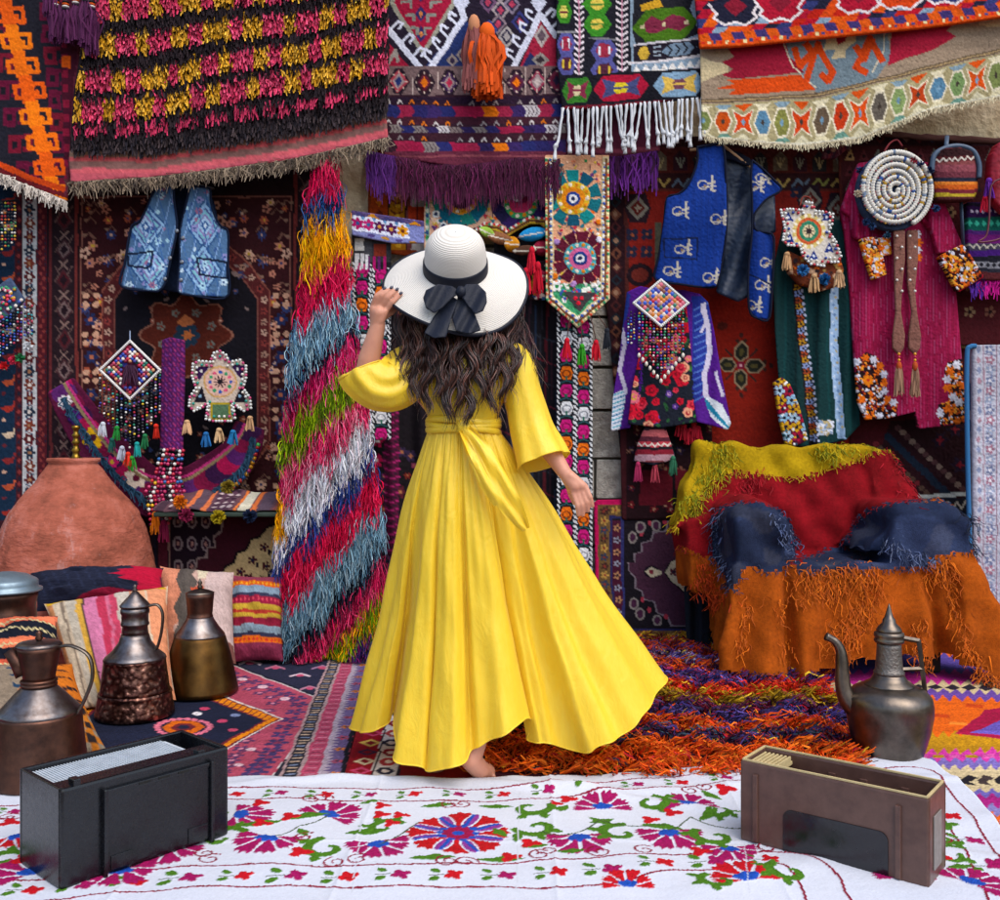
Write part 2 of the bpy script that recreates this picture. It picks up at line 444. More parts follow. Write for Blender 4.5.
# ------------------------------------------------------------------ rugs hung along the top of the wall
def IN(xs, ys): return lambda x: np.interp(x, xs, ys)
def fringe_pts(x0, x1, n, yfun, ln, Y, sway=3., vary=.3, rng=RNG):
    x = np.linspace(x0, x1, n) + rng.normal(0, (x1 - x0) / n * .4, n)
    y = yfun(x); l = ln * (1 + vary * rng.standard_normal(n)).clip(.3, 2)
    r = np.array([P(a, b, Y) for a, b in zip(x, y)]); t = np.array([P(a + sway * rng.standard_normal(), b + c, Y - .01 * rng.random()) for a, b, c in zip(x, y, l)])
    return r, t

# -- 1 dark rug with the orange hooked band
def paint(cv):
    cv.fill('#23222e')
    for k in range(11):                              # crimson hooks on the dark ground
        for bx, sl in ((-22, 6.3), (44, 2.2)):
            cx, cy = bx + sl * k, -18 + 27 * k if bx < 0 else -10 + 22 * k
            c = '#6b1236' if k % 3 else '#7d1a30'
            cv.rect(cx - 7, cy - 10, cx + 6, cy + 9, c)
            cv.line([(cx + 4, cy - 8), (cx + 15, cy - 8), (cx + 15, cy + 5), (cx + 9, cy + 5)], 4, c)
            cv.rect(cx - 3, cy - 3, cx + 2, cy + 4, '#1e1b26')
    cv.poly([(58, -20), (98, -20), (78, 190), (66, 200)], '#4d1029')
    for k in range(14):
        cv.rect(60 + k * .4, -6 + k * 15, 66 + k * .4, 2 + k * 15, '#8a1c38')
    cv.poly([(62, 55), (71, 56), (70, 68), (61, 67)], '#e2611a')
    for k in range(9):                               # the orange stair with its hooks
        cx, cy = -2 + 6.6 * k, -12 + 25.3 * k
        o = ['#f0741b', '#e96214', '#f58022'][k % 3]
        cv.poly([(cx - 6, cy - 14), (cx + 7, cy - 14), (cx + 12, cy + 14), (cx - 1, cy + 14)], o)
        cv.line([(cx + 4, cy - 5), (cx + 18, cy - 5), (cx + 20, cy + 8), (cx + 13, cy + 8), (cx + 12, cy + 2)], 4.2, o)
        cv.line([(cx + 2, cy + 8), (cx - 8, cy + 8), (cx - 10, cy - 3), (cx - 4, cy - 4)], 4.2, o)
    e = [(-40, 155), (0, 165), (30, 178), (68, 190)]
    cv.line(e, 6, '#c8481c'); cv.line([(x, y + 6) for x, y in e], 5, '#6b1a22')
    cv.line([(84, 20), (75, 80), (71, 150), (66, 195)], 3, '#6a2a3c')
ol = [(-60, -40), (96, -40), (88, 0), (79, 55), (75, 110), (71, 160), (67, 202), (48, 194), (20, 183), (0, 174), (-60, 158)]
r1 = thing('rug', 'dark rug with a stepped band of orange hooks and short white fringe', 'rug', P(20, 200, 5.06))
hanging('field', ol, paint, 5.06, r1, s=1.3, fold=folds(.025, 70, 3))
r, t = fringe_pts(-55, 66, 330, IN([-60, 0, 20, 48, 67], [157, 173, 182, 193, 201]), 9, 5.05)
ribbons('fringe', r, t, .009, K('#c9bfb4'), r1, kind='stuff', jcol=.2)

# -- purple tassels on a cord above it
tb = thing('tassel_bunch', 'bunch of plum wool tassels bound with orange, hanging over the hooked rug', 'tassel', P(70, 0, 5.0))
for i, (x, y, l) in enumerate([(56, 12, 32), (66, 14, 30), (76, 10, 34), (86, 6, 42), (92, 14, 42), (50, -8, 26)]):
    tp = P(x, y - 14, 4.98 - .01 * (i % 2)); c = '#5a2350'
    ro, ti = tassel_mesh(tp, (l + 12) * .005, .075, c, n=60, seed=i)
    o = ribbons('tassel', ro, ti, .010, K(c), tb, curl=.1, taper=.9)
    for k, cc in enumerate(('#25222c', '#d3591f', '#d8d4cf', '#25222c')):
        v, f = lathe([(.010, 0), (.017, .004), (.017, .009), (.010, .013)], 10, (tp[0], tp[1] - .004, tp[2] - .018 - k * .012))
        mk('binding', v, f, YARN, o, np.broadcast_to(K(cc), v.shape))

# -- 2 shaggy tuft rug: pink and mustard blocks on brown
xs5 = [60, 150, 225, 300, 392]
rowsY = [[-64, -66, -78, -80, -96], [-26, -30, -40, -44, -60], [12, 6, -4, -10, -27], [47, 42, 28, 23, 1], [81, 79, 61, 53, 32], [113, 107, 92, 80, 61], [131, 127, 115, 104, 87]]
bot = IN(xs5, [152, 151, 142, 131, 112]); bandb = IN(xs5, [183, 178, 169, 158, 137])
def paint(cv):
    cv.fill('#2c2024')
    X, Yp = cv.X, cv.Y; d = Yp - bot(X)
    for a, b, c in ((0, 5, '#8c6f5e'), (5, 10, '#c95a5e'), (10, 17, '#8d6660'), (17, 22, '#d3646c'), (22, 60, '#c9606c')):
        cv.c[(d >= a) & (d < b)] = K(c)
ol = [(92, -70), (392, -90), (388, 0), (389, 60), (386, 112), (388, 138), (345, 150), (300, 158), (225, 169), (150, 178), (100, 181), (71, 186), (69, 160), (74, 90), (84, 30)]
tulu = thing('shag_rug', 'brown shaggy rug with rows of pink and mustard wool tufts', 'rug', P(230, 160, 5.03))
tf_ = folds(.018, 120, 9, .2)
hanging('backing', ol, paint, 5.03, tulu, s=2., fold=tf_)
R_, T_, C_ = [], [], []
for yy in np.arange(-60, 152, 2.5):
    for xx in np.arange(72, 388, 2.2):
        x = xx + random.uniform(-1., 1.); y = yy + random.uniform(-1.2, 1.2)
        if x < np.interp(y, [-60, 30, 90, 160], [94, 86, 76, 71]) or y > bot(x) - 1: continue
        c = '#30252a' if random.random() < .6 else '#241c22'
        if y > bot(x) - 17: c = random.choice(['#3b3136', '#2b272f', '#453a3c'])
        ln = random.uniform(8, 13)
        for k, ys in enumerate(rowsY):
            yc = np.interp(x, xs5, ys); hh = 10.5 if k < 6 else 4
            if abs(y - yc + 3) < hh * (1 + .15 * math.sin(x * .7)):
                blk = int((x + 9 * (k % 2) + 2 * math.sin(k * 3 + x * .03)) / 18. + .22 * math.sin(x * .13 + k * 2.2))
                if k == 6: c = '#c93f62' if math.sin(x * .21) > -.75 else c
                else:
                    gap = ((x + 9 * (k % 2) + 2 * math.sin(k * 3 + x * .03)) % 18.)
                    c = (['#d9486a', '#c93a5c', '#e0587a'] if blk % 2 else ['#d9a23c', '#c9922f', '#e8b54f'])[random.randrange(3)]
                    ln = random.uniform(6, 9)
                break
        Yd = 5.03 + float(tf_(x, y)) - .004
        R_.append(P(x, y - 2, Yd)); T_.append(P(x + random.gauss(0, 1.3), y - 2 + ln, Yd - random.uniform(.012, .035))); C_.append(K(c))
ribbons('tufts', R_, T_, .0115, C_, tulu, PILE, kind='stuff', curl=.18, taper=.7, jcol=.2)
r, t = fringe_pts(72, 388, 900, lambda x: bandb(x) - 1, 11, 5.02, 3, .35)
ribbons('fringe', r, t, .007, np.where(RNG.random((900, 1)) < .6, K('#9c8a76'), K('#5d5148')), tulu, kind='stuff', jcol=.25, curl=.5)

# -- 3 dark kilim with diamonds and arrow rows
def paint(cv):
    cv.fill('#2b2134')
    def hookline(p, q, side, n, c, w=6):
        cv.line([p, q], w, c)
        L = math.hypot(q[0] - p[0], q[1] - p[1]); dx, dy = (q[0] - p[0]) / L, (q[1] - p[1]) / L
        for i in range(n):
            t = (i + .35) / n; bx, by = p[0] + (q[0] - p[0]) * t, p[1] + (q[1] - p[1]) * t
            nx, ny = -dy * side, dx * side
            cv.line([(bx, by), (bx + nx * 11, by + ny * 11 - 3), (bx + nx * 13 + dx * 5, by + ny * 13 + dy * 5 - 3), (bx + nx * 7 + dx * 6, by + ny * 7 + dy * 6 - 2)], 2.6, c)
    cv.poly([(425, 66), (463, 18), (490, 40), (505, 64)], '#28386f')           # blue ground under the V
    cv.dia(423, 2, 34, 54, '#9c9a8c'); cv.dia(423, 2, 29, 47, '#a8203f')
    for dy in (-30, -10, 10, 30):
        cv.dia(421, dy + 4, 6, 8, '#35306a'); cv.dia(421, dy + 4, 2.4, 3.4, '#e08a52')
    for sx in (-1, 1):
        for k in range(3): cv.line([(421 + sx * (20 - k * 5), 2 + k * 13), (421 + sx * (10 - k * 3), 2 + k * 13), (421 + sx * (10 - k * 3), 8 + k * 13)], 3, '#8d8c84')
    cv.poly([(384, 38), (413, 69), (384, 69)], '#a3233f'); cv.line([(388, 63), (396, 50), (398, 60)], 3.5, '#a59c96')
    hookline((386, 26), (419, 66), -1, 3, '#d9dcec'); hookline((430, 68), (464, 18), -1, 4, '#d9dcec')
    cv.dia(461, 2, 8, 13, '#cfd2e4'); cv.line([(464, 18), (461, 8)], 6, '#d9dcec')
    for (x, y, c) in ((500, 10, '#a89a9c'), (488, 2, '#7b5a78'), (512, 4, '#8c7f92'), (500, -8, '#a89a9c'), (498, 24, '#8f7d86'), (507, 37, '#a8a2a0'), (489, 30, '#3d4a8a'), (520, 22, '#3c3f80')):
        cv.dia(x, y, 9, 11, c); cv.dia(x, y, 6, 7.5, '#2e2a48'); cv.dia(x, y, 3.5, 4.5, ['#b8435e', '#a8a2a0'][int(x) % 2])
    cv.poly([(520, 66), (539, 20), (556, 40), (556, 66)], '#a92a44')
    cv.dia(541, 36, 8, 12, '#b5aaa6'); cv.dia(541, 36, 5, 7, '#6d5a64'); cv.poly([(522, 66), (530, 52), (540, 66)], '#2c3468')
    hookline((514, 66), (540, 14), -1, 4, '#d9dcec'); hookline((540, 14), (556, 36), -1, 2, '#d9dcec')
    cv.dia(539, 2, 8, 12, '#cfd2e4')
    for (x, y) in ((462, 55), (470, 44), (476, 56), (452, 60), (482, 62)): cv.dia(x, y, 6, 7, '#9a8d88'); cv.dia(x, y, 3, 4, '#3c2f4c')
    cv.dia(540, 60, 9, 8, '#98908a'); cv.dia(540, 60, 5, 4, '#3c3038')
    sag = lambda x, y: (x, y + 2.5 * math.sin((x - 385) / 175 * PI) - 1)
    cv.tf = sag
    cv.rect(380, 67, 570, 96, '#7d6666')
    for i, x in enumerate((399, 424, 449, 474, 495, 516, 537, 557)):
        oc, ic = [('#b44a58', '#2b3a78'), ('#3a1c26', '#e2762a'), ('#4b2a5a', '#c73a5a'), ('#8a7a78', '#a12d42'), ('#74605c', '#39223a'), ('#5c3250', '#f08028'), ('#9c3a55', '#c9b9b4'), ('#762c44', '#2e2440')][i]
        cv.rect(x - 12.4, 67, x - 11.4, 96, '#c6b2aa'); cv.hexa(x, 81.5, 11, 13, '#2d1c2c', k=.35); cv.dia(x, 81.5, 9.5, 12, oc); cv.dia(x, 81.5, 6.4, 8.5, '#6b1f38' if i % 2 else '#a89496'); cv.dia(x, 81.5, 3.8, 5.4, ic)
        for a in range(8): cv.dia(x + 7.6 * math.cos(a * PI / 4), 81.5 + 9.5 * math.sin(a * PI / 4), 1.1, 1.3, '#cbb6a8')
    cv.rect(380, 96, 570, 156, '#3c2030')
    rows = [(98, 105, '#2f1a33', None), (105, 118, None, 0), (118, 125, '#4a2232', None), (125, 134, None, 1), (134, 141, '#42202f', None), (141, 154, None, 2)]
    pal = ['#a32348', '#2e2a66', '#a32348', '#c9c3c6', '#9e2548', '#2b2f6e', '#b02a4c', '#2e2a66', '#a02a4a', '#8b7b78', '#3d2a66', '#e57a22', '#33275a', '#8a817e', '#e57a22']
    for y0, y1, c, rr in rows:
        if c:
            cv.rect(380, y0, 570, y1, c)
            for x in range(388, 566, 12):
                if random.random() < .75: cv.line([(x - 2.2, y1 - 1.5), (x, y0 + 2), (x + 2.2, y1 - 1.5)], 1.5, random.choice(['#c9c1bf', '#9a8f90', '#d8742a']))
        else:
            x = 383 + rr * 5; i = rr * 4; last = None
            while x < 570:
                w = 14 if rr != 1 else 12; m = (y0 + y1) / 2; cc = random.choice([q for q in pal if q != last]); last = cc
                cv.poly([(x, y0), (x + w, y0), (x + w + 4, m), (x + w, y1), (x, y1), (x + 4, m)], cc)
                if cc in ('#c9c3c6', '#8b7b78', '#8a817e'):
                    for q in range(3): cv.line([(x + 4 + q * 4, y0 + 1), (x + 7 + q * 4, m), (x + 4 + q * 4, y1 - 1)], 1., '#5a4a52')
                x += w; i += 1
    cv.rect(370, 153, 580, 172, '#6b2c40'); cv.rect(370, 157, 580, 159, '#8d4a54')
    cv.tf = None
    cv.line([(386, -30), (387, 70)], 1.6, '#b9b6cf')
ol = [(384, -60), (566, -60), (566, 158), (545, 162), (520, 158), (490, 163), (455, 166), (420, 161), (384, 155)]
r3 = thing('kilim', 'plum and navy kilim with white hooked diamonds, arrow rows and purple fringe', 'kilim', P(470, 200, 5.13))
f3 = folds(.022, 85, 21)
hanging('field', ol, paint, 5.13, r3, s=1.15, fold=f3)
r, t = fringe_pts(368, 560, 1000, lambda x: np.interp(x, [368, 384, 420, 455, 490, 520, 545, 566], [150, 154, 160, 165, 162, 157, 161, 157]), 36, 5.12, 2.2, .18)
cf = np.where(RNG.random((1000, 1)) < .7, K('#4e1a38'), K('#6b2350')); cf[:140] = K('#5c2a78')
ribbons('fringe', r, t, .0052, cf, r3, kind='stuff', jcol=.2, curl=.15, taper=.9)

# -- 3b plum fringed kilim edge peeping below the next one
def paint(cv): cv.fill('#5b2238'); cv.rect(550, 148, 670, 152, '#7e3a4c')
r3b = thing('kilim', 'plum kilim edge with violet fringe peeping out below white tassels', 'kilim', P(610, 190, 5.16))
hanging('field', [(540, 90), (662, 90), (660, 152), (620, 158), (545, 160)], paint, 5.17, r3b, s=2, fold=folds(.01, 50, 5))
r, t = fringe_pts(548, 657, 300, IN([545, 620, 660], [158, 156, 150]), 32, 5.155, 2.5, .2)
ribbons('fringe', r, t, .009, np.where(RNG.random((300, 1)) < .5, K('#6a2a86'), K('#4c1c4c')), r3b, kind='stuff', jcol=.2, curl=.18, taper=.9)

# -- tassels hung over the diamond kilim
tassel('tassel', P(474, 16, 5.04), .37, .12, '#9a5a58', label='long dusty pink yarn tassel hanging on the plum kilim', seed=1, head='#c88a66', n=150, curl=.10)
tassel('tassel', P(487, 24, 5.03), .36, .16, '#d9581a', label='orange yarn tassel hanging on the plum kilim', seed=2, head='#e8641c', n=190, curl=.13)

# -- 4 black kilim with green medallions and knotted white tassels
def paint(cv):
    cv.fill('#1f1f2b')
    gr, gy_, vi, yl = '#3f8a2c', '#c3c77e', '#5a5a9a', '#d8cf6a'
    for (x, y) in ((564, -8), (564, 12)): cv.hexa(x, y, 9, 11, gr, k=.45); cv.hexa(x, y, 5, 6, yl, k=.5); cv.rect(x - 4, y - 1, x + 4, y + 1, '#7a2a3a')
    for (x, y) in ((597, -18), (597, 4), (597, 24)): cv.hexa(x, y, 15, 12, gr, k=.4); cv.ell(x, y, 7, 5.5, '#d8c05a'); cv.rect(x - 7, y - 1, x + 7, y + 1, '#57883a')
    cv.rect(556, 31, 577, 33, '#8a8a8e'); cv.rect(588, 37, 618, 39, '#77777c')
    for (x, y, r) in ((566, 44, 10), (567, 64, 10), (604, 50, 14), (604, 70, 14)):
        cv.hexa(x, y, r, 11, vi, k=.5); cv.hexa(x, y, r * .62, 7, '#a23248' if y < 55 else '#5a2a3c', k=.5)
        for q in (-1, 1): cv.line([(x + q * r * .35, y - 4), (x + q * r * .35, y + 4)], 2, '#dfe0e6' if y < 55 else '#d8b84a')
    for (x, ya, yb, d) in ((579, -20, 76, 1), (622, -24, 76, 1)):
        for k in range(int((yb - ya) / 6)):
            y = ya + k * 6; w = 6 if x > 600 else 4.5
            cv.poly([(x - w, y), (x, y + 3.4), (x + w, y), (x + w, y + 2.4), (x, y + 5.8), (x - w, y + 2.4)], '#e2d7dc'); cv.rect(x - .8, y, x + .8, y + 6, '#c98aa0')
    # right panel, grey blue
    cv.tf = lambda x, y: (x, y - (x - 630) * .10)
    cv.poly([(628, -30), (716, -30), (716, 74), (632, 74)], '#8fa3b5'); cv.poly([(634, -30), (708, -30), (690, 14), (700, 40), (640, 58), (632, 30)], '#26262f')
    cv.poly([(700, -30), (716, -30), (716, 12)], '#d8d4d8')
    cv.hexa(665, 28, 33, 17, '#4f7a22', k=.55)
    cv.poly([(644, 24), (652, 18), (662, 24), (672, 18), (684, 22), (690, 30), (680, 36), (668, 32), (656, 36), (646, 34)], '#8c2f4a')
    for q in (640, 662, 684): cv.rect(q, 26, q + 4, 30, '#d9c9a0')
    cv.poly([(640, 6), (660, 2), (664, 10), (642, 12)], '#d8a53a')
    cv.rect(634, 44, 712, 46, '#d5d0d4'); cv.rect(634, 46, 712, 62, '#2a2231')
    cv.hexa(644, 54, 6, 6.5, '#d6b04a'); cv.hexa(680, 54, 18, 6.5, '#7d93a8')
    for q in range(4): cv.line([(668 + q * 8, 49), (672 + q * 8, 54), (668 + q * 8, 59)], 1.8, '#23222c')
    for q in range(3): cv.line([(654, 49 + q * 4), (661, 49 + q * 4)], 1.6, '#a9b6c2')
    cv.rect(628, 62, 716, 64.5, '#dcd6d8')
    for q in range(9): cv.poly([(632 + q * 9, 73), (636.5 + q * 9, 66), (641 + q * 9, 73)], '#e6e2dc')
    cv.rect(626, 73.5, 716, 75.5, '#c9bfc8')
    cv.tf = lambda x, y: (x, y - (x - 560) * .06)
    cv.rect(556, 76, 716, 108, '#1c1b26')
    for (x, r, c, c2, c3) in ((577, 15, '#3d7f2f', '#8c2f4a', '#d8c9a0'), (621, 28, '#b3203c', '#4a5080', '#d7c23e'), (679, 26, '#86a5be', '#d8b45a', '#7a4a58')):
        cv.hexa(x, 91, r, 12.5, c, k=.66)
        for sx in (-1, 1): cv.poly([(x, 88), (x + sx * r * .7, 81), (x + sx * r * .55, 91), (x + sx * r * .7, 101), (x, 94)], c2)
        cv.hexa(x, 91, r * .3, 5, c3); cv.rect(x - r * .3, 90, x + r * .3, 92, c2)
    cv.rect(556, 106.5, 716, 112, '#7d1f30'); cv.tf = None
ol = [(556, -60), (694, -60), (698, 0), (703, 60), (705, 98), (670, 101), (640, 104), (600, 108), (562, 109), (557, 60)]
r4 = thing('kilim', 'black kilim with green and red medallions and long knotted white tassels', 'kilim', P(630, 110, 5.08))
f4 = folds(.016, 70, 33)
hanging('field', ol, paint, 5.08, r4, s=1.1, fold=f4)
for i in range(30):
    x = 564 + i * 4.75 + random.uniform(-1, 1); y = np.interp(x, [562, 600, 640, 670, 705], [108, 107, 103, 100, 97]); ln = random.uniform(36, 50) if i else 52
    sw = random.gauss(0, 4); pts = [P(x, y, 5.08), P(x + sw * .3, y + ln * .3, 5.07), P(x + sw * .6, y + ln * .62, 5.066), P(x + sw, y + ln * .74, 5.064), P(x + sw, y + ln * .80, 5.064), P(x + sw * 1.1, y + ln, 5.062)]
    v, f = tube(catmull(pts, 16), list(np.interp(np.linspace(0, 1, 16), np.linspace(0, 1, 6), [.008, .006, .0065, .0125, .007, .012])), 7); v += .0016 * RNG.standard_normal(v.shape)
    mk('tassel', v, f, YARN, r4, np.broadcast_to(K('#cfd2d6') * random.uniform(.8, 1.1), v.shape))

# -- 5 red zigzag kilim across the top right
e5 = IN([690, 740, 800, 860, 930, 1000, 1060], [48, 46, 40, 34, 27, 17, 8])
def paint(cv):
    cv.fill('#cf3418')
    pal = ['#c92c1c', '#e8641c', '#23243c', '#c21f34', '#e2541a', '#39407a', '#8fa8bd', '#b81f38']
    for r in range(9):
        for k in range(30):
            x = 690 + k * 13 + (r % 2) * 6; y = float(e5(x)) - 16 - r * 9
            c = pal[(k * 3 + r * 5 + (k * r) % 3) % len(pal)]
            cv.poly([(x - 7, y + 5), (x, y - 4), (x + 13, y - 4), (x + 6, y + 5)], c)
    for cx, cc in ((735, '#23243c'), (780, '#b81f38'), (858, '#b81f38'), (900, '#d94a22'), (945, '#39407a'), (990, '#b81f38')):
        yb = float(e5(cx)) - 18
        pts = [(cx - 26, yb - 24), (cx - 18, yb - 14), (cx - 21, yb - 10), (cx - 10, yb - 3), (cx, yb - 6), (cx + 10, yb - 3), (cx + 22, yb - 12), (cx + 18, yb - 16), (cx + 26, yb - 28)]
        cv.poly(pts + [(cx, yb - 40)], cc); cv.line(pts, 2.4, '#e9dfe0')
        cv.poly([(cx - 12, yb - 22), (cx, yb - 12), (cx + 12, yb - 22), (cx, yb - 32)], '#8f1f34')
    for k in range(34):
        x = 688 + k * 11.5
        for a, c in ((-14, '#e2601c' if k % 2 else '#473a78'),):
            y = float(e5(x)); y2 = float(e5(x + 11.5))
            cv.poly([(x - 3, y - 14), (x + 8.5, y2 - 14), (x + 12.5, y2 - 6), (x + 1, y - 6)], c)
    xs = np.arange(690, 1062, 6.)
    cv.line([(x, float(e5(x)) - 3) for x in xs], 7, '#e0561a')
    for i, x in enumerate(xs): cv.rect(x, float(e5(x)) - 6.5, x + 3, float(e5(x)) - 3.5, ['#e8d8a0', '#3c4a80', '#d8392a'][i % 3])
ol = [(690, -60), (1070, -60)] + [(x, float(e5(x))) for x in np.arange(1060, 689, -20)]
r5 = tag(hanging('kilim', ol, paint, 5.0, None, s=1.2, fold=folds(.02, 140, 41), thick=.02),
         'bright red and orange zigzag kilim with white stepped lines, cut off above', 'kilim')

# -- 6 sage, orange and crimson kilim below it
sep = IN([703, 760, 820, 900, 1000, 1060], [102, 100, 95, 76, 51, 38]); low = IN([703, 760, 800, 860, 930, 1000, 1060], [137, 143, 146, 139, 110, 97, 86])
def paint(cv):
    cv.fill('#a5907a')
    dx = lambda x, d: (x, float(sep(x)) - d)
    cv.poly([dx(782, 64), dx(792, 30), dx(816, 3), dx(876, 3), dx(890, 20), dx(888, 64)], '#7d8f98')
    cv.poly([dx(712, 40), dx(728, 38), dx(728, 30), dx(716, 26), dx(700, 20), dx(700, 46)], '#dcc9a0')
    cv.poly([dx(728, 54), dx(784, 60), dx(790, 40), dx(804, 24), dx(734, 22), dx(722, 27), dx(734, 33), dx(722, 40), dx(734, 46)], '#a9243c')
    cv.poly([dx(727, 21), dx(800, 22), dx(815, 6), dx(728, 6), dx(735, 11), dx(712, 13), dx(735, 16)], '#e2541c')
    cv.line([dx(783, 56), dx(793, 30), dx(815, 8)], 1.5, '#dccfb4'); cv.line([dx(885, 48), dx(884, 30), dx(872, 10)], 1.5, '#dccfb4')
    def hook(p):
        cv.line([dx(*q) for q in p], 6.5, '#df4f1c'); cv.line([dx(*q) for q in p], 8, '#df4f1c') if False else None
    hook([(795, 48), (800, 30), (812, 44), (806, 52)]); hook([(818, 52), (806, 16)]); hook([(818, 50), (833, 20), (828, 12), (822, 20)])
    hook([(872, 44), (864, 26), (856, 40)]); hook([(856, 20), (870, 46), (882, 20)]); hook([(856, 20), (866, 12)])
    cv.poly([dx(826, 56), dx(854, 62), dx(856, 46), dx(846, 40), dx(846, 32), dx(832, 34), dx(836, 42), dx(824, 44)], '#d8c298'); cv.poly([dx(836, 54), dx(848, 57), dx(846, 48), dx(838, 46)], '#a9243c')
    cv.poly([dx(893, 50), dx(936, 54), dx(952, 40), dx(946, 34), dx(956, 26), dx(936, 18), dx(888, 14)], '#b3263f')
    cv.poly([dx(966, 46), dx(984, 40), dx(978, 32), dx(1000, 24), dx(1060, 40), dx(1060, 60), dx(980, 60)], '#cdb892')
    xs = np.arange(700, 1064, 8.)
    cv.line([(x, float(sep(x)) - 1) for x in xs], 4, '#6b5a48'); cv.line([(x, float(sep(x)) - 1) for x in xs], 1.4, '#b59a70')
    lowband = [(x, float(sep(x)) + 2) for x in xs] + [(x, float(low(x)) + 4) for x in xs[::-1]]
    cv.poly(lowband, '#b0a47c')
    cols = ['#7e8a52', '#c8541c', '#df4c1c', '#5f8ba8', '#8b8c4c', '#d84a1c', '#6c5a48', '#c8401c', '#e0561c', '#6a6258', '#8fa56a', '#c84a24', '#5f8ba8', '#7e9a62', '#df5a1c']
    for k in range(19):
        x = 704 + k * 19.5; yt = float(sep(x)) + 3; yb = float(low(x)) - 1; m = (yt + yb) / 2; h = (yb - yt) / 2; c = cols[k % len(cols)]
        sl = (float(sep(x + 10)) - float(sep(x - 10))) / 20
        q = lambda dx_, dy: (x + dx_, m + dy * h + sl * dx_)
        cv.poly([q(-9, -.95), q(0, -.55), q(9, -.95)], ['#e3d9b8', '#8aa3b0', '#df5a1c'][k % 3]); cv.poly([q(-9, .95), q(0, .55), q(9, .95)], ['#dcd2ae', '#6f9a8a', '#d8d0b0'][k % 3])
        cv.poly([q(-11, -.72), q(0, -.34), q(11, -.72), q(6.5, 0), q(11, .72), q(0, .34), q(-11, .72), q(-6.5, 0)] if k % 3 == 2 else [q(-9.6, 0), q(-4.5, -.70), q(4.5, -.70), q(9.6, 0), q(4.5, .70), q(-4.5, .70)], '#e6dcc0')
        cv.poly([q(-9, -.60), q(0, -.24), q(9, -.60), q(5.4, 0), q(9, .60), q(0, .24), q(-9, .60), q(-5.4, 0)] if k % 3 == 2 else [q(-8, 0), q(-3.6, -.58), q(3.6, -.58), q(8, 0), q(3.6, .58), q(-3.6, .58)], c)
        cv.poly([q(-2, 0), q(0, -.2), q(2, 0), q(0, .2)], '#4b4038' if k % 2 else '#7ba0b8')
    cv.line([(x, float(low(x)) - 1) for x in np.arange(702, 1064, 8.)], 3, '#e2dcc6')
ol = [(700, 30), (760, 30), (860, 20), (1000, 5), (1066, -5)] + [(x, float(low(x))) for x in np.arange(1066, 701, -14)]
r6 = thing('kilim', 'sage green and slate kilim with orange hooks, crimson steps and hexagon border', 'kilim', P(850, 140, 5.07))
hanging('field', ol, paint, 5.06, r6, s=1.15, fold=folds(.016, 110, 51, .3))
r, t = fringe_pts(705, 1060, 700, lambda x: low(x) - 1, 4.5, 5.05, 1.5, .3)
ribbons('fringe', r, t, .006, K('#cfc3a4'), r6, kind='stuff', jcol=.2)
# ------------------------------------------------------------------ left side of the wall
# -- navy carpet at the far left
def paint(cv):
    cv.fill('#173049')
    for k in range(14):                                   # birds and leaves on the navy field
        y = 200 + k * 26; c = ['#a8382e', '#c9b49a', '#8c2f30', '#b9573a'][k % 4]
        for bx in (-38, -14, 8):
            cv.poly([(bx - 7, y), (bx - 1, y + 5), (bx + 5, y + 3), (bx + 8, y - 5), (bx + 4, y - 2), (bx - 3, y - 1)], c); cv.ell(bx + 7, y - 5, 1.6, 1.6, c)
            cv.ell(bx - 4, y + 12, 2.4, 1.6, ['#d0a890', '#6b2a32'][k % 2])
    cv.rect(15.5, 180, 22.5, 545, '#4c1c26')
    for k in range(60): cv.dia(19, 190 + k * 6, 2.2, 2.5, '#8f3a3a' if k % 2 else '#2a2436')
    cv.rect(22.5, 180, 36.5, 545, '#bfc3c4')
    for k in range(26):
        y = 196 + k * 13.5; c = ['#5c2028', '#233246', '#7d3a2c'][k % 3]
        cv.flower(29.5, y, 6, c, '#a87a5a' if k % 2 else '#d8cfc4', 6); cv.line([(26, y + 5), (33, y + 8.5)], 1.2, '#37506b'); cv.line([(33, y + 5), (26, y + 8.5)], 1.2, '#7d3a3a')
    cv.rect(36.5, 180, 47.5, 545, '#5b1d28')
    for k in range(70):
        y = 190 + k * 5.2; cv.dia(42 + (1.5 if k % 2 else -1.5), y, 2, 2.6, '#8a3c3a'); cv.rect(37.5, y, 38.5, y + 2, '#2a2c40'); cv.rect(45.5, y, 46.5, y + 2, '#2a2c40')
    cv.rect(47.5, 180, 60, 545, '#152a42')
    cv.rect(-60, 520, 60, 545, '#45202a')
    for k in range(12): cv.flower(-50 + k * 9, 532, 4, '#b9a898', '#5a2028', 5)
hx = hanging('carpet', [(-60, 170), (57, 170), (54, 545), (-60, 545)], paint, 5.32, None, s=1.3, fold=folds(.012, 60, 61), mat=PILE)
tag(hx, 'navy carpet with little red birds and a pale flowered border stripe', 'carpet')

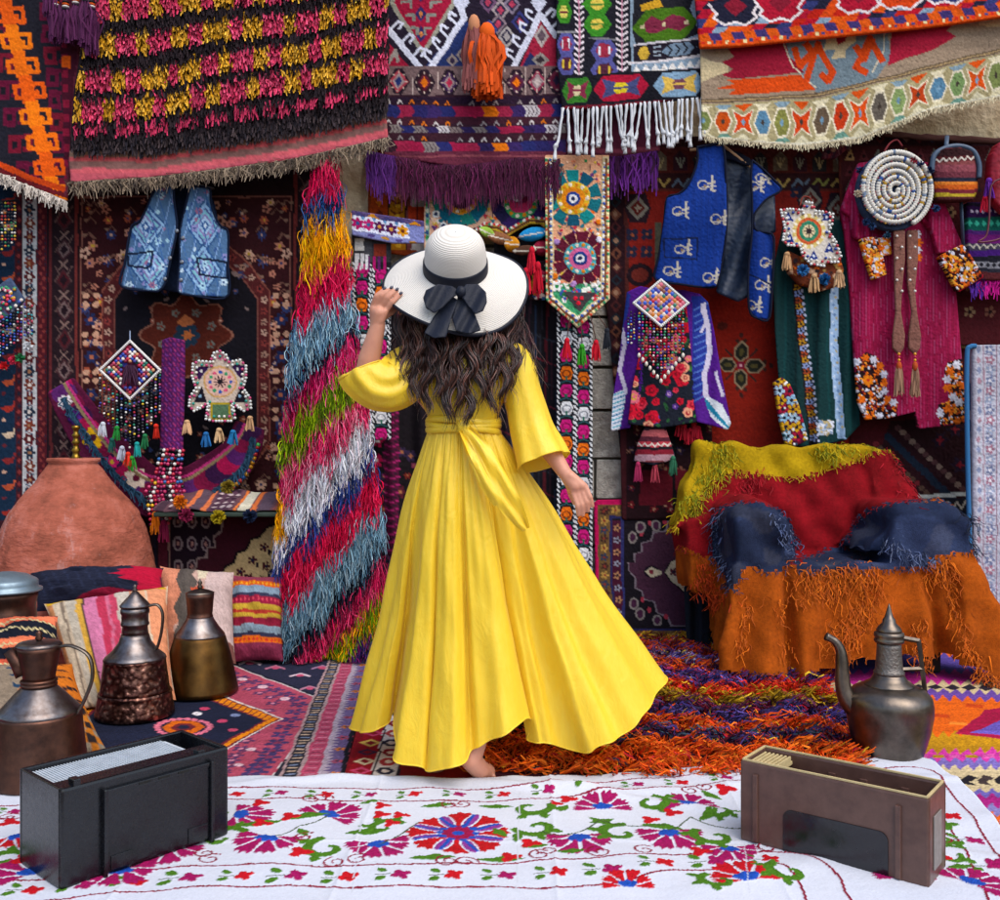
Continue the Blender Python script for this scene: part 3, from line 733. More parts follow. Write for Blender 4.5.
# -- big dark medallion carpet
CXM = 186
def paint(cv):
    cv.fill('#2a1419')
    def mir(fn):
        for sx in (-1, 1): fn(lambda x: CXM + sx * x, sx)
    # outer borders
    for x0, x1, c in ((110, 140, '#2b1a22'), (134, 137, '#6a2b2e'), (108, 111, '#7a3330')):
        mir(lambda X, s: cv.poly([(X(x0), 165), (X(x1), 165), (X(x1), 670), (X(x0), 670)], c))
    for k in range(16):
        y = 190 + k * 30
        def b(X, s):
            cv.dia(X(122), y, 9, 12, '#4b2a30'); cv.dia(X(122), y, 6.4, 9, ['#7c6664', '#5b1f28'][k % 2]); cv.dia(X(122), y, 4, 6, '#2a1620')
            for a in range(4): cv.line([(X(122), y + 15), (X(122) + 6 * math.cos(a * PI / 2 + .78), y + 15 + 6 * math.sin(a * PI / 2 + .78))], 1.5, '#8b7068')
            cv.line([(X(113), y - 14), (X(118), y - 6), (X(113), y + 2)], 1.2, '#6d5450'); cv.line([(X(131), y - 14), (X(126), y - 6), (X(131), y + 2)], 1.2, '#6d5450')
        mir(b)
    cv.rect(CXM - 106, 196, CXM + 106, 672, '#3d161b')
    for x0 in (104.5,): mir(lambda X, s: cv.line([(X(x0), 196), (X(x0), 670)], 1.3, '#8c5a4e'))
    cv.rect(CXM - 106, 196, CXM + 106, 197.4, '#8c5a4e')
    rs = np.random.default_rng(5)
    fl = ['#c98f78', '#b87a66', '#d0a68e', '#a8563f']
    for k in range(190):                                    # flowers scattered in the corners of the field
        x = rs.uniform(30, 101); y = rs.uniform(202, 505); r = rs.uniform(2.6, 6.2); c = fl[rs.integers(4)]; t = rs.integers(4); cc = ['#3b3f6e', '#c2a040', '#4a1820'][rs.integers(3)]
        def g(X, s):
            if t < 2: cv.flower(X(x), y, r, c, cc, 6 if t else 5)
            elif t == 2: cv.star(X(x), y, r * 1.3, r * .6, 8, '#34406f'); cv.ell(X(x), y, 1.4, 1.4, '#c9a28a')
            else: cv.line([(X(x - 5), y + 3), (X(x), y - 3), (X(x + 5), y + 2)], 1.3, '#7c564a'); cv.ell(X(x + 5), y, 2.2, 1.5, '#8a6a5a')
        mir(g)
    # dark inner field with its stepped border
    hexo = [(-34, 236), (34, 236), (66, 266), (84, 290), (84, 440), (60, 480), (34, 505), (-34, 505), (-60, 480), (-84, 440), (-84, 290), (-66, 266)]
    cv.poly([(CXM + x, y) for x, y in hexo], '#8c5145'); cv.poly([(CXM + x * .985, 370 + (y - 370) * .987) for x, y in hexo], '#5a2426')
    for i in range(len(hexo)):
        a, b2 = hexo[i], hexo[(i + 1) % len(hexo)]; L = math.hypot(a[0] - b2[0], a[1] - b2[1]); n = max(1, int(L / 11))
        for k in range(n):
            t = (k + .5) / n; x = (a[0] + (b2[0] - a[0]) * t) * .93; y = 370 + (a[1] + (b2[1] - a[1]) * t - 370) * .945
            cv.flower(CXM + x, y, 4, ['#b89482', '#8a3c38', '#a07a6a'][k % 3], '#2c1a22', 5)
    cv.poly([(CXM + x * .86, 370 + (y - 370) * .89) for x, y in hexo], '#7d4a42'); cv.poly([(CXM + x * .845, 370 + (y - 370) * .878) for x, y in hexo], '#16131d')
    for k in range(80):
        x = rs.uniform(4, 62); y = rs.uniform(262, 480); t = rs.integers(3); r = rs.uniform(2, 4.5)
        def g2(X, s):
            if t == 0: cv.flower(X(x), y, r, '#8f4a3c', '#c9a28c', 5)
            elif t == 1: cv.ell(X(x), y, r * 1.2, r * .5, '#7c6a68', rot=s * .6)
            else: cv.flower(X(x), y, r, '#33406a', '#9c6a5a', 6)
        mir(g2)
    lob = [(CXM + (42 + 6 * math.cos(8 * a)) * math.cos(a), 335 + (38 + 5 * math.cos(8 * a)) * math.sin(a)) for a in np.linspace(0, 2 * PI, 60, endpoint=False)]
    cv.poly(lob, '#8a5a4a'); cv.poly([(CXM + (x - CXM) * .95, 335 + (y - 335) * .95) for x, y in lob], '#5a2318')
    for a in range(8):
        x, y = CXM + 27 * math.cos(a * PI / 4 + .4), 335 + 24 * math.sin(a * PI / 4 + .4)
        cv.flower(x, y, 4.6, '#6d6a62', '#7a2f20', 5)
    cv.flower(CXM, 335, 13, '#23384a', '#a86a3a', 8); cv.star(CXM, 335, 7, 3, 6, '#b5643a')
    cv.poly([(CXM - 9, 322), (CXM, 314), (CXM + 9, 322), (CXM + 4, 326), (CXM - 4, 326)], '#b0653f')
    # side columns of peach blossoms
    for k in range(20):
        y = 300 + k * 19
        def g3(X, s):
            if k % 2 == 0:
                for qx, qy in ((-5, -4), (5, -4), (-5, 5), (5, 5)): cv.ell(X(95 + qx), y + qy, 3.4, 3, '#c79a80')
                cv.ell(X(95), y, 2, 2, '#6a2a28')
            else: cv.flower(X(95), y, 7, '#27315c', '#b06a50', 6)
        mir(g3)
ol = [(47, 186), (312, 168), (316, 400), (314, 672), (47, 672)]
c7 = thing('carpet', 'large dark maroon medallion carpet with peach blossoms behind the pale blue waistcoat', 'carpet', P(180, 660, 5.30))
hanging('pile', ol, paint, 5.30, c7, s=1.35, fold=folds(.014, 90, 71), mat=PILE)

# -- smaller maroon carpet with cream medallion, below the shelf
def paint(cv):
    cv.fill('#2c0f1a'); cv.rect(150, 500, 290, 596, '#24111f')
    for x0, c in ((154, '#1d1a30'), (158, '#5c1d2c'), (168, '#8c6a60'), (170, '#2b1020')): cv.rect(x0, 500, x0 + 2 if x0 != 158 else 167, 600, c)
    for k in range(9):
        x = 178 + (k % 3) * 14; y = 522 + (k // 3) * 22; cv.ell(x, y, 5, 7, '#8a7a7a'); cv.ell(x, y, 3.2, 5, '#35142a'); cv.ell(x, y, 1.5, 2.2, '#a87a70')
    st = [(188, 596), (188, 574), (196, 566), (196, 558), (206, 556), (206, 546), (214, 546), (214, 536), (222, 530), (222, 500), (300, 500), (300, 600)]
    cv.poly(st, '#8f7a74'); cv.poly([(x + 1.6, y + 1.6) for x, y in st], '#471522')
    med = [(218, 580), (224, 566), (232, 562), (236, 552), (246, 548), (250, 538), (258, 536), (266, 526), (290, 520), (300, 600), (214, 600)]
    cv.poly(med, '#1d0d16'); cv.poly([(x + 1.5, y + 2) for x, y in med], '#c9ad7c')
    for (x, y) in ((240, 572), (252, 560), (250, 578), (264, 548), (266, 566), (278, 556), (276, 538), (232, 582)): cv.flower(x, y, 5, '#5a1f26', '#1f2440', 5); cv.ell(x + 5, y + 5, 1.6, 3, '#2a1a26')
    cv.star(272, 584, 15, 7, 10, '#141826'); cv.ell(272, 584, 4, 4, '#8a3a3c')
tag(hanging('carpet', [(152, 500), (296, 498), (296, 600), (150, 600)], paint, 5.16, None, s=1.3, fold=folds(.006, 60, 5), mat=PILE),
    'maroon carpet with a stepped cream medallion hanging below the textile shelf', 'carpet')

# -- shelf with striped runner
sh = thing('shelf', 'narrow shelf covered by a striped grey and orange kilim runner with wool pompoms', 'shelf', P(215, 515, 5.0))
v, f = box(P(158, 0, 5.0)[0], 4.93, P(0, 516, 5.)[2], P(286, 0, 5.)[0], 5.18, P(0, 511, 5.0)[2], bev=.006); 
mk('board', v, f, plain_mat('green_painted_wood', '#34463a', rough=.6), sh)
zt = P(0, 510, 5.0)[2]
cv = Cv(0, 0, 128, 60, 1.4, .4)
cv.fill('#6a4a52')
for k, (x0, w, c) in enumerate([(2, 8, '#4a3440'), (30, 5, '#d0734a'), (35, 10, '#5d4a56'), (47, 5, '#d0734a'), (54, 22, '#5b3c4c'), (80, 3, '#d8773f'), (84, 11, '#c9c3ae'), (96, 5, '#cf7040'), (103, 12, '#5b4a58'), (118, 9, '#8c5048')]): cv.rect(x0, -2, x0 + w, 62, c)
for k in range(10):
    for x in (58, 66, 73, 16): cv.dia(x, 3 + k * 6.5, 3, 3, '#b9a5a4' if k % 2 else '#3a2434')
cv.vary()
xa, xb = P(158, 0, 5.0)[0], P(286, 0, 5.0)[0]
def fn(x, y, h): 
    t = y / 60.; X = xa + x / 128. * (xb - xa); dz = .004 + .010 * np.abs(smooth_noise(cv.H, cv.W, 14).ravel())
    tilt = .075
    return X, 4.925 + t * .25, zt + tilt * t + dz
grid_mesh('runner', cv, np.ones((cv.H, cv.W), bool), fn, FLAT, sh, None, .01, (0, 0, -1))
def pompom(name, c, r, col, parent=None, n=150, label=None, group=None):
    d = RNG.standard_normal((n, 3)); d /= np.linalg.norm(d, axis=1, keepdims=True)
    c = np.asarray(c, float)
    o = ribbons(name, c + d * r * .15, c + d * r * (RNG.uniform(.8, 1.08, (n, 1))), r * .30, K(col), parent, curl=.2, taper=.8)
    if label: tag(o, label, 'pompom', group)
    return o
for (x, y, c) in ((180, 502, '#e07820'), (186, 515, '#8c2248'), (218, 517, '#a8941e'), (250, 516, '#1c2a4a'), (228, 487, '#8a7428')):
    pompom('pompom', P(x, y, 4.90), .036, c, sh)

# -- pale blue waistcoat
def vestpaint(cv):
    cv.fill('#54779f')
    rs = np.random.default_rng(3)
    for (cx, cy) in ((146, 226), (205, 226), (150, 268), (203, 270)):
        for r, c in ((27, '#31588c'), (24, '#8fb6d8'), (20, '#4f5f96'), (17, '#7fb8c8'), (13, '#8a7fb4'), (10, '#a8c8e4'), (6, '#3f66a0'), (3, '#c8dcec')): cv.dia(cx, cy, r * .72, r, c)
    for k in range(90):
        x, y = rs.uniform(121, 229), rs.uniform(186, 300); c = ['#8f8fc4', '#a8cfe0', '#3a5c96', '#9a6a8a', '#c4dcea'][rs.integers(5)]
        if k % 3: cv.dia(x, y, 2.2, 2.6, c)
        else: cv.flower(x, y, 4, c, '#34528a', 6)
    for k in range(-8, 14):
        cv.line([(120 + k * 12, 186), (150 + k * 12, 300)], 1.0, '#3f6aa4'); cv.line([(150 + k * 12, 186), (120 + k * 12, 300)], 1.0, '#86a8d4')
    for (px0, px1, y0, y1) in ((127, 153, 251, 268), (197, 227, 258, 278)):
        pts = [(px0, y0 + (2 if px0 < 150 else 0)), (px1, y0 if px0 < 150 else y0 + 4), (px1 - (2 if px0 < 150 else 0), y1 - 3 if px0 < 150 else y1), (px1 - 6 if px0 < 150 else px1, y1), (px0 + 2, y1 - 2 if px0 < 150 else y1 - 3), (px0, y0 + 2)]
        cv.line(pts, 2.2, '#16233f')
vest = thing('waistcoat', 'pale blue patterned waistcoat with navy piping on a hanger', 'waistcoat', P(175, 298, 5.16))
def ybul(x, y): return 5.175 - .05 * np.sin(np.clip((x - 120) / 109, 0, 1) * PI) ** .6
L_ = [(155, 187), (172, 186), (174, 200), (177, 222), (176, 236), (170, 262), (166, 281), (160, 290), (152, 291), (121, 286), (125, 262), (131, 228), (139, 222), (146, 210), (151, 198)]
R_v = [(190, 186), (209, 188), (211, 202), (215, 216), (221, 226), (228, 232), (228, 262), (227, 297), (190, 295), (179, 292), (178, 284), (180, 260), (180, 234), (184, 214), (187, 200)]
for nm, ol in (('left_front', L_), ('right_front', R_v)):
    hanging('front_panel', ol, vestpaint, ybul, vest, s=1.1, fold=folds(.012, 36, 3), mat=CLOTH, vary=(.06, 0, .08), thick=.02)
def pl(c):
    def p(cv): cv.fill(c)
    return p
hanging('lining', [(168, 188), (196, 188), (214, 200), (222, 240), (222, 290), (178, 293), (130, 284), (140, 225), (150, 200)], pl('#182642'), lambda x, y: 5.215 + 0 * x, vest, s=2, fold=folds(.004, 30, 8), mat=CLOTH)
for ol_ in (L_, R_v):
    q = [P(x, y, float(ybul(np.array(x), 0)) - .006) for x, y in ol_ + [ol_[0]]]
    v, f = tube(catmull(q, 60), .006, 6, False); mk('piping', v, f, CLOTH, vest, np.broadcast_to(K('#15213c'), v.shape))
for (x, y) in ((177, 231), (170, 258), (165, 279), (183, 238), (182, 262), (181, 280)):
    v, f = lathe([(.001, 0), (.010, 0), (.011, .004), (.008, .007), (.001, .006)], 12); v = v[:, [0, 2, 1]] * np.array([1, -1, 1]) + np.array(P(x, y, 5.115))
    mk('button', v, f, plain_mat('metal_button', '#8a8e96', metal=.8, rough=.4), vest)
hang_m = plain_mat('dark_hanger', '#3a3634', rough=.4)
v, f = tube([P(152, 187, 5.19), P(182, 181, 5.18), P(214, 189, 5.19)], .007, 8); ho = mk('hanger', v, f, hang_m, vest)
v, f = tube(catmull([P(182, 181, 5.18), P(182, 175, 5.18), P(186, 170, 5.18), P(182, 166, 5.18), P(179, 169, 5.18)], 14), .004, 6); mk('hook', v, f, hang_m, ho)

# -- beaded pendants
PB = ['#d8d8d4', '#c22a3c', '#2a4aa8', '#2a8a6a', '#e0c040', '#d85a8a', '#38b0a8', '#e0762a', '#1c1c22', '#6a3a8a', '#e8e4dc']
def bead_strings(name, tops, lens, Y, parent, gap=3.1, r=.0066, pal=PB, dark=.45, end=None):
    pos, cc = [], []
    for (x, y), l in zip(tops, lens):
        n = int(l / gap)
        for i in range(n):
            pos.append(P(x + random.gauss(0, .25), y + i * gap, Y)); cc.append(K('#23242e' if random.random() < dark else random.choice(pal)))
    return beads(name, pos, r, cc, parent, kind='stuff')
def beaded_diamond(label, cx, cy, rx, ry, Y, flen, field, tufty=True, group=None):
    t = thing('beaded_pendant', label, 'pendant', P(cx, cy + ry + flen, Y))
    def pf(cv):
        cv.fill(field)
        rs = np.random.default_rng(int(cx))
        for k in range(60):
            u, v_ = rs.uniform(-1, 1, 2)
            if abs(u) + abs(v_) < .9: cv.ell(cx + u * rx, cy + v_ * ry, 2.6, 2.6, random.choice(['#c22a4a', '#2a4ab0', '#7a1c34', '#2a6a5a', '#3a3a88', '#b03a5c', '#c88a6a']))
    hanging('panel', [(cx - rx, cy), (cx, cy - ry), (cx + rx, cy), (cx, cy + ry)], pf, Y, t, s=1.1, fold=None, mat=CLOTH, thick=.012)
    pos, cc = [], []
    for k in range(22):
        for (a, b) in (((cx - rx, cy), (cx, cy - ry)), ((cx, cy - ry), (cx + rx, cy)), ((cx + rx, cy), (cx, cy + ry)), ((cx, cy + ry), (cx - rx, cy))):
            q = k / 22; pos.append(P(a[0] + (b[0] - a[0]) * q, a[1] + (b[1] - a[1]) * q, Y - .008)); cc.append(K('#dedcd8'))
    beads('edge_beads', pos, .0082, cc, t, kind='stuff')
    pos, cc = [], []
    for i in range(-6, 7):
        for j in range(-6, 7):
            u, v_ = (i + j) / 13., (i - j) / 13.
            if abs(u) + abs(v_) < .84 and (not tufty or abs(u) > .3 or abs(v_) > .55 or v_ < -.3):
                pos.append(P(cx + u * rx, cy + v_ * ry, Y - .008)); cc.append(K(random.choice(['#c8304a', '#2c4cb4', '#8a2040', '#2a7a68', '#4a4aa0', '#c8506c', '#d89a70', '#e6e0d8'])))
    beads('sequins', pos, .0105, cc, t, kind='stuff', squash=(1, .5, 1))
    xs = np.linspace(cx - rx, cx + rx, 15)
    tops = [(x, cy + ry * (1 - abs(x - cx) / rx) + 2) for x in xs]
    bead_strings('bead_strings', tops, [flen * (.62 + .38 * (1 - abs(x - cx) / rx)) + (ry - ry * (1 - abs(x - cx) / rx)) * .5 for x in xs], Y, t)
    if tufty:
        ro, ti = tassel_mesh(P(cx, cy - 8, Y - .012), .12, .1, '', n=40, seed=4); ribbons('tassel', ro, ti, .009, K('#4a2a44'), t, curl=.1)
    v, f = tube([P(cx, cy - ry, Y), P(cx, cy - ry - 10, Y + .05)], .003, 6); mk('cord', v, f, YARN, t, np.broadcast_to(K('#9aa8c4'), v.shape))
    return t
t = beaded_diamond('beaded diamond pendant with white bead rim and dark tassel beside the violet scarf', 130, 370, 30, 29, 5.09, 50, '#4a1a34')
for k, (x, y, c) in enumerate([(103, 428, '#c9cdd6'), (117, 432, '#2a8a3a'), (112, 444, '#1c5a52'), (122, 452, '#b8bccc'), (128, 458, '#d83a2a'), (132, 462, '#3a9a3a'), (137, 448, '#2a9a96'), (145, 440, '#2a7a4a'), (156, 430, '#d8382a')]):
    tassel('tassel', P(x, y - 6, 5.07), .075, .05, c, t, seed=k, n=18)

# beaded ornaments at the far left edge
t = thing('beaded_pendant', 'beaded square pendant with dense bead strings on the navy carpet', 'pendant', P(8, 370, 5.2))
def pf(cv):
    cv.fill('#4a5a78')
    for k in range(16): cv.line([(-30, 280 + k * 5), (40, 330 + k * 5)], 1.6, ['#8fa0b8', '#6a2a4a', '#3a7a5a', '#b8b8c0'][k % 4])
hanging('panel', [(-22, 300), (10, 277), (25, 300), (6, 318), (-22, 336)], pf, 5.19, t, s=1.2, mat=CLOTH, thick=.012)
pos, cc = [], []
for k in range(120):
    x, y = random.uniform(-20, 22), random.uniform(282, 326)
    if inpoly(np.array([x]), np.array([y]), [(-22, 302), (10, 280), (23, 300), (6, 315), (-22, 332)])[0]: pos.append(P(x, y, 5.18)); cc.append(K(random.choice(['#d83a4a', '#d8a030', '#c85a8a', '#3a9a6a', '#e0d8d0', '#3a5ab0'])))
beads('sequins', pos, .011, cc, t, kind='stuff', squash=(1, .5, 1))
xs = np.linspace(-18, 32, 15)
bead_strings('bead_strings', [(x, np.interp(x, [-22, 6, 25, 33], [334, 318, 304, 306])) for x in xs], [np.interp(x, [-18, 32], [40, 34]) for x in xs], 5.185, t, pal=['#2a4ab0', '#3a6ac8', '#6a3a8a', '#d8d8d8', '#38a0a8', '#c83a5a'], dark=.25)
for k, (x, y, c) in enumerate([(4, 366, '#d82a30'), (14, 360, '#c8304a'), (20, 358, '#2a7a4a'), (28, 346, '#d0d4d8'), (-6, 372, '#c8303a')]): pompom('pompom', P(x, y, 5.17), .028, c, t, 60)
t = thing('bead_fringe', 'fringe of orange, green and white bead strings under the hooked rug', 'bead fringe', P(2, 262, 5.15))
xs = np.linspace(-24, 15, 13)
v, f = tube([P(-24, 204, 5.16), P(18, 200, 5.16)], .006, 6); mk('cord', v, f, YARN, t, np.broadcast_to(K('#2a2028'), v.shape))
bead_strings('bead_strings', [(x, 203) for x in xs], [np.interp(x, [-24, 15], [70, 42]) for x in xs], 5.15, t, gap=3.3, pal=['#d8762a', '#3a8a5a', '#e0dcd4', '#c83a3a', '#d8c040'], dark=.35)

# -- violet woven scarf with beaded ends
def paint(cv):
    cv.fill('#5a1f5e')
    for k in range(50):
        for j in range(7): cv.line([(161 + j * 4, 338 + k * 5), (163 + j * 4, 341 + k * 5)], 1.4, ['#8a2a68', '#7a3a8a', '#a03a70'][(k + j) % 3])
sc = thing('scarf', 'violet woven scarf with beaded ends hanging on the dark carpet', 'scarf', P(174, 540, 5.05))
hanging('weave', [(162, 340), (170, 337), (184, 340), (184, 380), (182, 452), (160, 450), (161, 400)], paint, lambda x, y: 5.09 - .03 * np.sin((x - 160) / 24 * PI), sc, s=1.1, fold=folds(.008, 14, 4), thick=.02)
pos, cc = [], []
for r_ in range(18):
    y = 450 + r_ * 4.6; n = int(np.interp(r_, [0, 6, 8, 17], [8, 9, 12, 5])); w = np.interp(r_, [0, 6, 9, 17], [11, 12, 19, 7]); cx = np.interp(r_, [0, 18], [172, 158])
    for k in range(n):
        pos.append(P(cx - w + 2 * w * k / max(1, n - 1), y + random.gauss(0, .6), 5.055 + random.uniform(-.006, .006))); 
        cc.append(K(['#1c1a24', '#d8d6d0', '#c02a44', '#8a1a54', '#c83a6a'][(k + r_ // 2) % 5] if r_ % 5 != 2 else random.choice(['#d83a3a', '#e0b030', '#2a6ab0', '#c8305a'])))
beads('bead_ends', pos, .0105, cc, sc, kind='stuff')
for k, (x, y) in enumerate([(155, 512), (164, 520)]): tassel('tassel', P(x, y, 5.04), .11, .06, '#e07a1e' if k == 0 else '#8a1c44', sc, seed=k, n=24)

# -- beaded figure ornament (rounded star body)
def beaded_shape(label, ol, Y, base, spots, name='beaded_ornament', rim=('#d8dcd8', '#2a9a8a', '#c8487a', '#e0dcd0'), cat='ornament', rr=.0085):
    t = thing(name, label, cat, P(ol[len(ol) // 2][0], max(p[1] for p in ol), Y))
    cx = sum(p[0] for p in ol) / len(ol); cy = sum(p[1] for p in ol) / len(ol)
    def pf(cv): cv.fill(base); spots(cv)
    hanging('panel', ol, pf, lambda x, y: Y - .02 + 6e-6 * ((x - cx) ** 2 + (y - cy) ** 2), t, s=1., mat=CLOTH, thick=.02, vary=(.05, 0, .03))
    pos, cc = [], []; k = 0
    for s_, off in ((1.0, 0), (.86, 1)):
        q = [(cx + (x - cx) * s_, cy + (y - cy) * s_) for x, y in ol]; q.append(q[0])
        for a, b in zip(q[:-1], q[1:]):
            n = max(1, int(math.hypot(a[0] - b[0], a[1] - b[1]) / (3.0 if off == 0 else 4.)))
            for i in range(n):
                u = i / n; k += 1; pos.append(P(a[0] + (b[0] - a[0]) * u, a[1] + (b[1] - a[1]) * u, Y - .024)); cc.append(K(rim[0] if off == 0 and k % 2 else rim[k % len(rim)]))
    beads('edge_beads', pos, rr, cc, t, kind='stuff')
    return t
ol = [(210, 362), (214, 353), (220, 351), (226, 355), (229, 362), (240, 360), (246, 366), (246, 378), (243, 388), (250, 398), (251, 408), (244, 411), (236, 406), (233, 404), (235, 418), (231, 421), (213, 421), (206, 419), (208, 404), (203, 407), (194, 411), (189, 406), (190, 397), (196, 388), (192, 376), (193, 364), (199, 361)]
def sp(cv):
    for (x, y) in ((202, 373), (237, 371)): cv.poly([(x - 7, y - 6), (x + 8, y - 6), (x - 3 if x < 220 else x + 4, y + 8)], '#3a1a50'); cv.ell(x, y - 2, 1.4, 1.4, '#d8d4cc')
    for (x, y) in ((200, 396), (240, 396)): cv.poly([(x - 6, y + 7), (x + 1, y - 10), (x + 7, y + 7)], '#1a1424'); cv.ell(x, y + 1, 1.5, 1.5, '#8ab0c8')
    cv.ell(220, 382, 17, 16, '#c9a06a'); cv.ell(220, 382, 15, 14, '#d8b0a0'); cv.rect(211, 402, 231, 420, '#b8a030'); cv.rect(213, 404, 229, 418, '#5a7a5a')
    for a in range(12): cv.ell(220 + 10 * math.cos(a * PI / 6), 382 + 10 * math.sin(a * PI / 6), 1.8, 1.8, ['#2a5ab0', '#3a9a6a', '#d85a7a'][a % 3])
    for a in range(10): cv.line([(220, 382), (220 + 6 * math.cos(a * PI / 5), 382 + 6 * math.sin(a * PI / 5))], 1.2, '#4a2a38')
    cv.ell(220, 382, 2.4, 2.4, '#1c1420'); cv.ell(220, 357, 4, 3.5, '#c87a8a')
t = beaded_shape('beaded figure-shaped ornament with a round face, right of the violet scarf', ol, 5.13, '#c8b8a8', sp)
for k, (x, y, c) in enumerate([(187, 420, '#c9a07a'), (206, 432, '#2a6aa8'), (219, 428, '#c9a880'), (233, 430, '#2a7ab0'), (250, 416, '#c29a74')]): tassel('tassel', P(x, y, 5.08), .075, .058, c, t, seed=k, n=22)

# -- embroidered crescent sash below the pendants
arcx = [60, 75, 95, 120, 150, 185, 215, 240, 250]
arcy = [385, 410, 440, 468, 492, 492, 475, 452, 425]
arc = catmull(list(zip(arcx, arcy)), 60)
def paint(cv):
    cv.fill('#5b1238')
    for i, (x, y) in enumerate(arc[::3]):
        cv.ell(x, y, 13, 11, ['#a8184c', '#5a2468', '#7d1440', '#3a1444'][i % 4])
    for (x, y, r, c, cc) in ((65, 402, 8, '#d8d2d4', '#a8204a'), (93, 438, 12, '#d8a82e', '#4a1630'), (136, 478, 12, '#dccbb8', '#6a1836'), (185, 445, 12, '#d8a82e', '#5a1630'), (112, 462, 7, '#c8286a', '#d8b040'), (212, 438, 8, '#8a2a7a', '#d8c8b0'), (160, 500, 7, '#c83060', '#e0d0c0'), (75, 418, 7, '#5a2a8a', '#c85a8a')): cv.flower(x, y, r, c, cc, 7)
    cv.line([(x + 3, y + 14) for x, y in arc], 5, '#24425a'); cv.line([(x - 2, y - 12) for x, y in arc], 3, '#8c7a5a')
    cv.line([(x - 1, y - 16) for x, y in arc], 2.5, '#c03a7a')
no = []
for sgn, off in ((-1, 20), (1, 20)):
    pts = []
    for i in range(len(arc)):
        a = arc[max(0, i - 1)]; b = arc[min(len(arc) - 1, i + 1)]; d = np.array([b[0] - a[0], b[1] - a[1]]); d /= np.linalg.norm(d)
        w = off * (.75 + .5 * math.sin(PI * i / (len(arc) - 1)))
        pts.append((arc[i][0] + sgn * -d[1] * w, arc[i][1] + sgn * d[0] * w))
    no.append(pts)
sash = thing('sash', 'crescent embroidered sash with yellow and cream flowers in crimson and purple', 'sash', P(150, 520, 5.15))
hanging('cloth', no[0] + no[1][::-1], paint, 5.17, sash, s=1.15, fold=folds(.01, 40, 13), mat=CLOTH)
pos, cc, R2, T2, C2 = [], [], [], [], []
for i in range(150):
    u = i / 149 * 59; x, y = arc[int(u)]
    if x > 175:
        pos.append(P(x + 8, y + 20, 5.15)); cc.append(K(random.choice(['#d83a3a', '#e0a030', '#3a9a4a', '#c83a7a', '#2a5ab0'])))
    R2.append(P(x + 3 + random.gauss(0, 2), y + 12, 5.15)); T2.append(P(x + 6 + random.gauss(0, 2), y + 24, 5.14)); C2.append(K('#274a64'))
beads('bead_edge', pos, .013, cc, sash, kind='stuff'); ribbons('fringe', R2, T2, .012, C2, sash, kind='stuff')

# -- the long-pile rug hanging in a heap of colour
lx = IN([160, 190, 240, 300, 350, 400, 450, 520, 560, 620, 665], [316, 309, 303, 300, 290, 286, 282, 277, 276, 269, 268])
rx = IN([160, 190, 240, 300, 350, 400, 440, 520, 600, 640, 665], [337, 342, 348, 352, 360, 366, 372, 384, 388, 388, 384])
shY = IN([150, 300, 480, 665], [5.12, 5.02, 4.92, 4.76])
def shd(x, y):
    w = (x - lx(y)) / np.maximum(rx(y) - lx(y), 1)
    d = shY(y) - .07 * np.sin(np.clip(w, 0, 1) * PI) + .035 * np.sin(w * 9 + y / 70.) * np.clip((y - 260) / 150, 0, 1)
    return d + .05 * np.exp(-((w - np.interp(y, [380, 660], [.55, .5])) / .09) ** 2) * np.clip((y - 380) / 100, 0, 1)
bands = [(150, 190, ['#c81f4a', '#a81840', '#d83a5e']), (190, 214, ['#2a4a86', '#1c2a52', '#3a6aa4', '#16203c']), (214, 262, ['#e89a1c', '#d98414', '#f2b02c']), (262, 303, ['#c81f46', '#d8345a', '#a8183c']),
         (303, 345, ['#8fb4c8', '#6a98b4', '#a8c4d0', '#3a5a78']), (345, 358, ['#1c2438', '#16182a']), (358, 385, ['#c4245a', '#b01c48', '#d85080']), (385, 418, ['#7a9a1c', '#5e7a14', '#9ab02c', '#46601a']),
         (418, 458, ['#c82a56', '#d84a72', '#b01c44', '#d87a90']), (458, 500, ['#c9ccd4', '#dcdce0', '#a8b0c0', '#c8b8c0']), (500, 523, ['#243a78', '#1a2850', '#3a4a94']), (523, 563, ['#c4203f', '#d83456', '#a81838']),
         (563, 606, ['#5f8296', '#7a9cac', '#486a80', '#94aab4']), (606, 624, ['#161822', '#1e2434']), (624, 652, ['#c02850', '#d84a70', '#a01c40']), (652, 682, ['#5c7a1a', '#d8901c', '#7a9a24']), (682, 800, ['#3a2a6a', '#8a2468', '#23264a'])]
shag = thing('long_pile_rug', 'long-pile rug hanging in diagonal bands of crimson, blue, orange, olive and white', 'rug', P(325, 660, 4.8))
def paint(cv): cv.fill('#3a1a28')
ol = [(float(lx(y)) + 4, y) for y in range(160, 662, 20)] + [(float(rx(y)) - 4, y) for y in range(658, 158, -20)]
hanging('backing', ol, paint, shd, shag, s=3.)
R_, T_, C_, W_ = [], [], [], []
yy = 156.
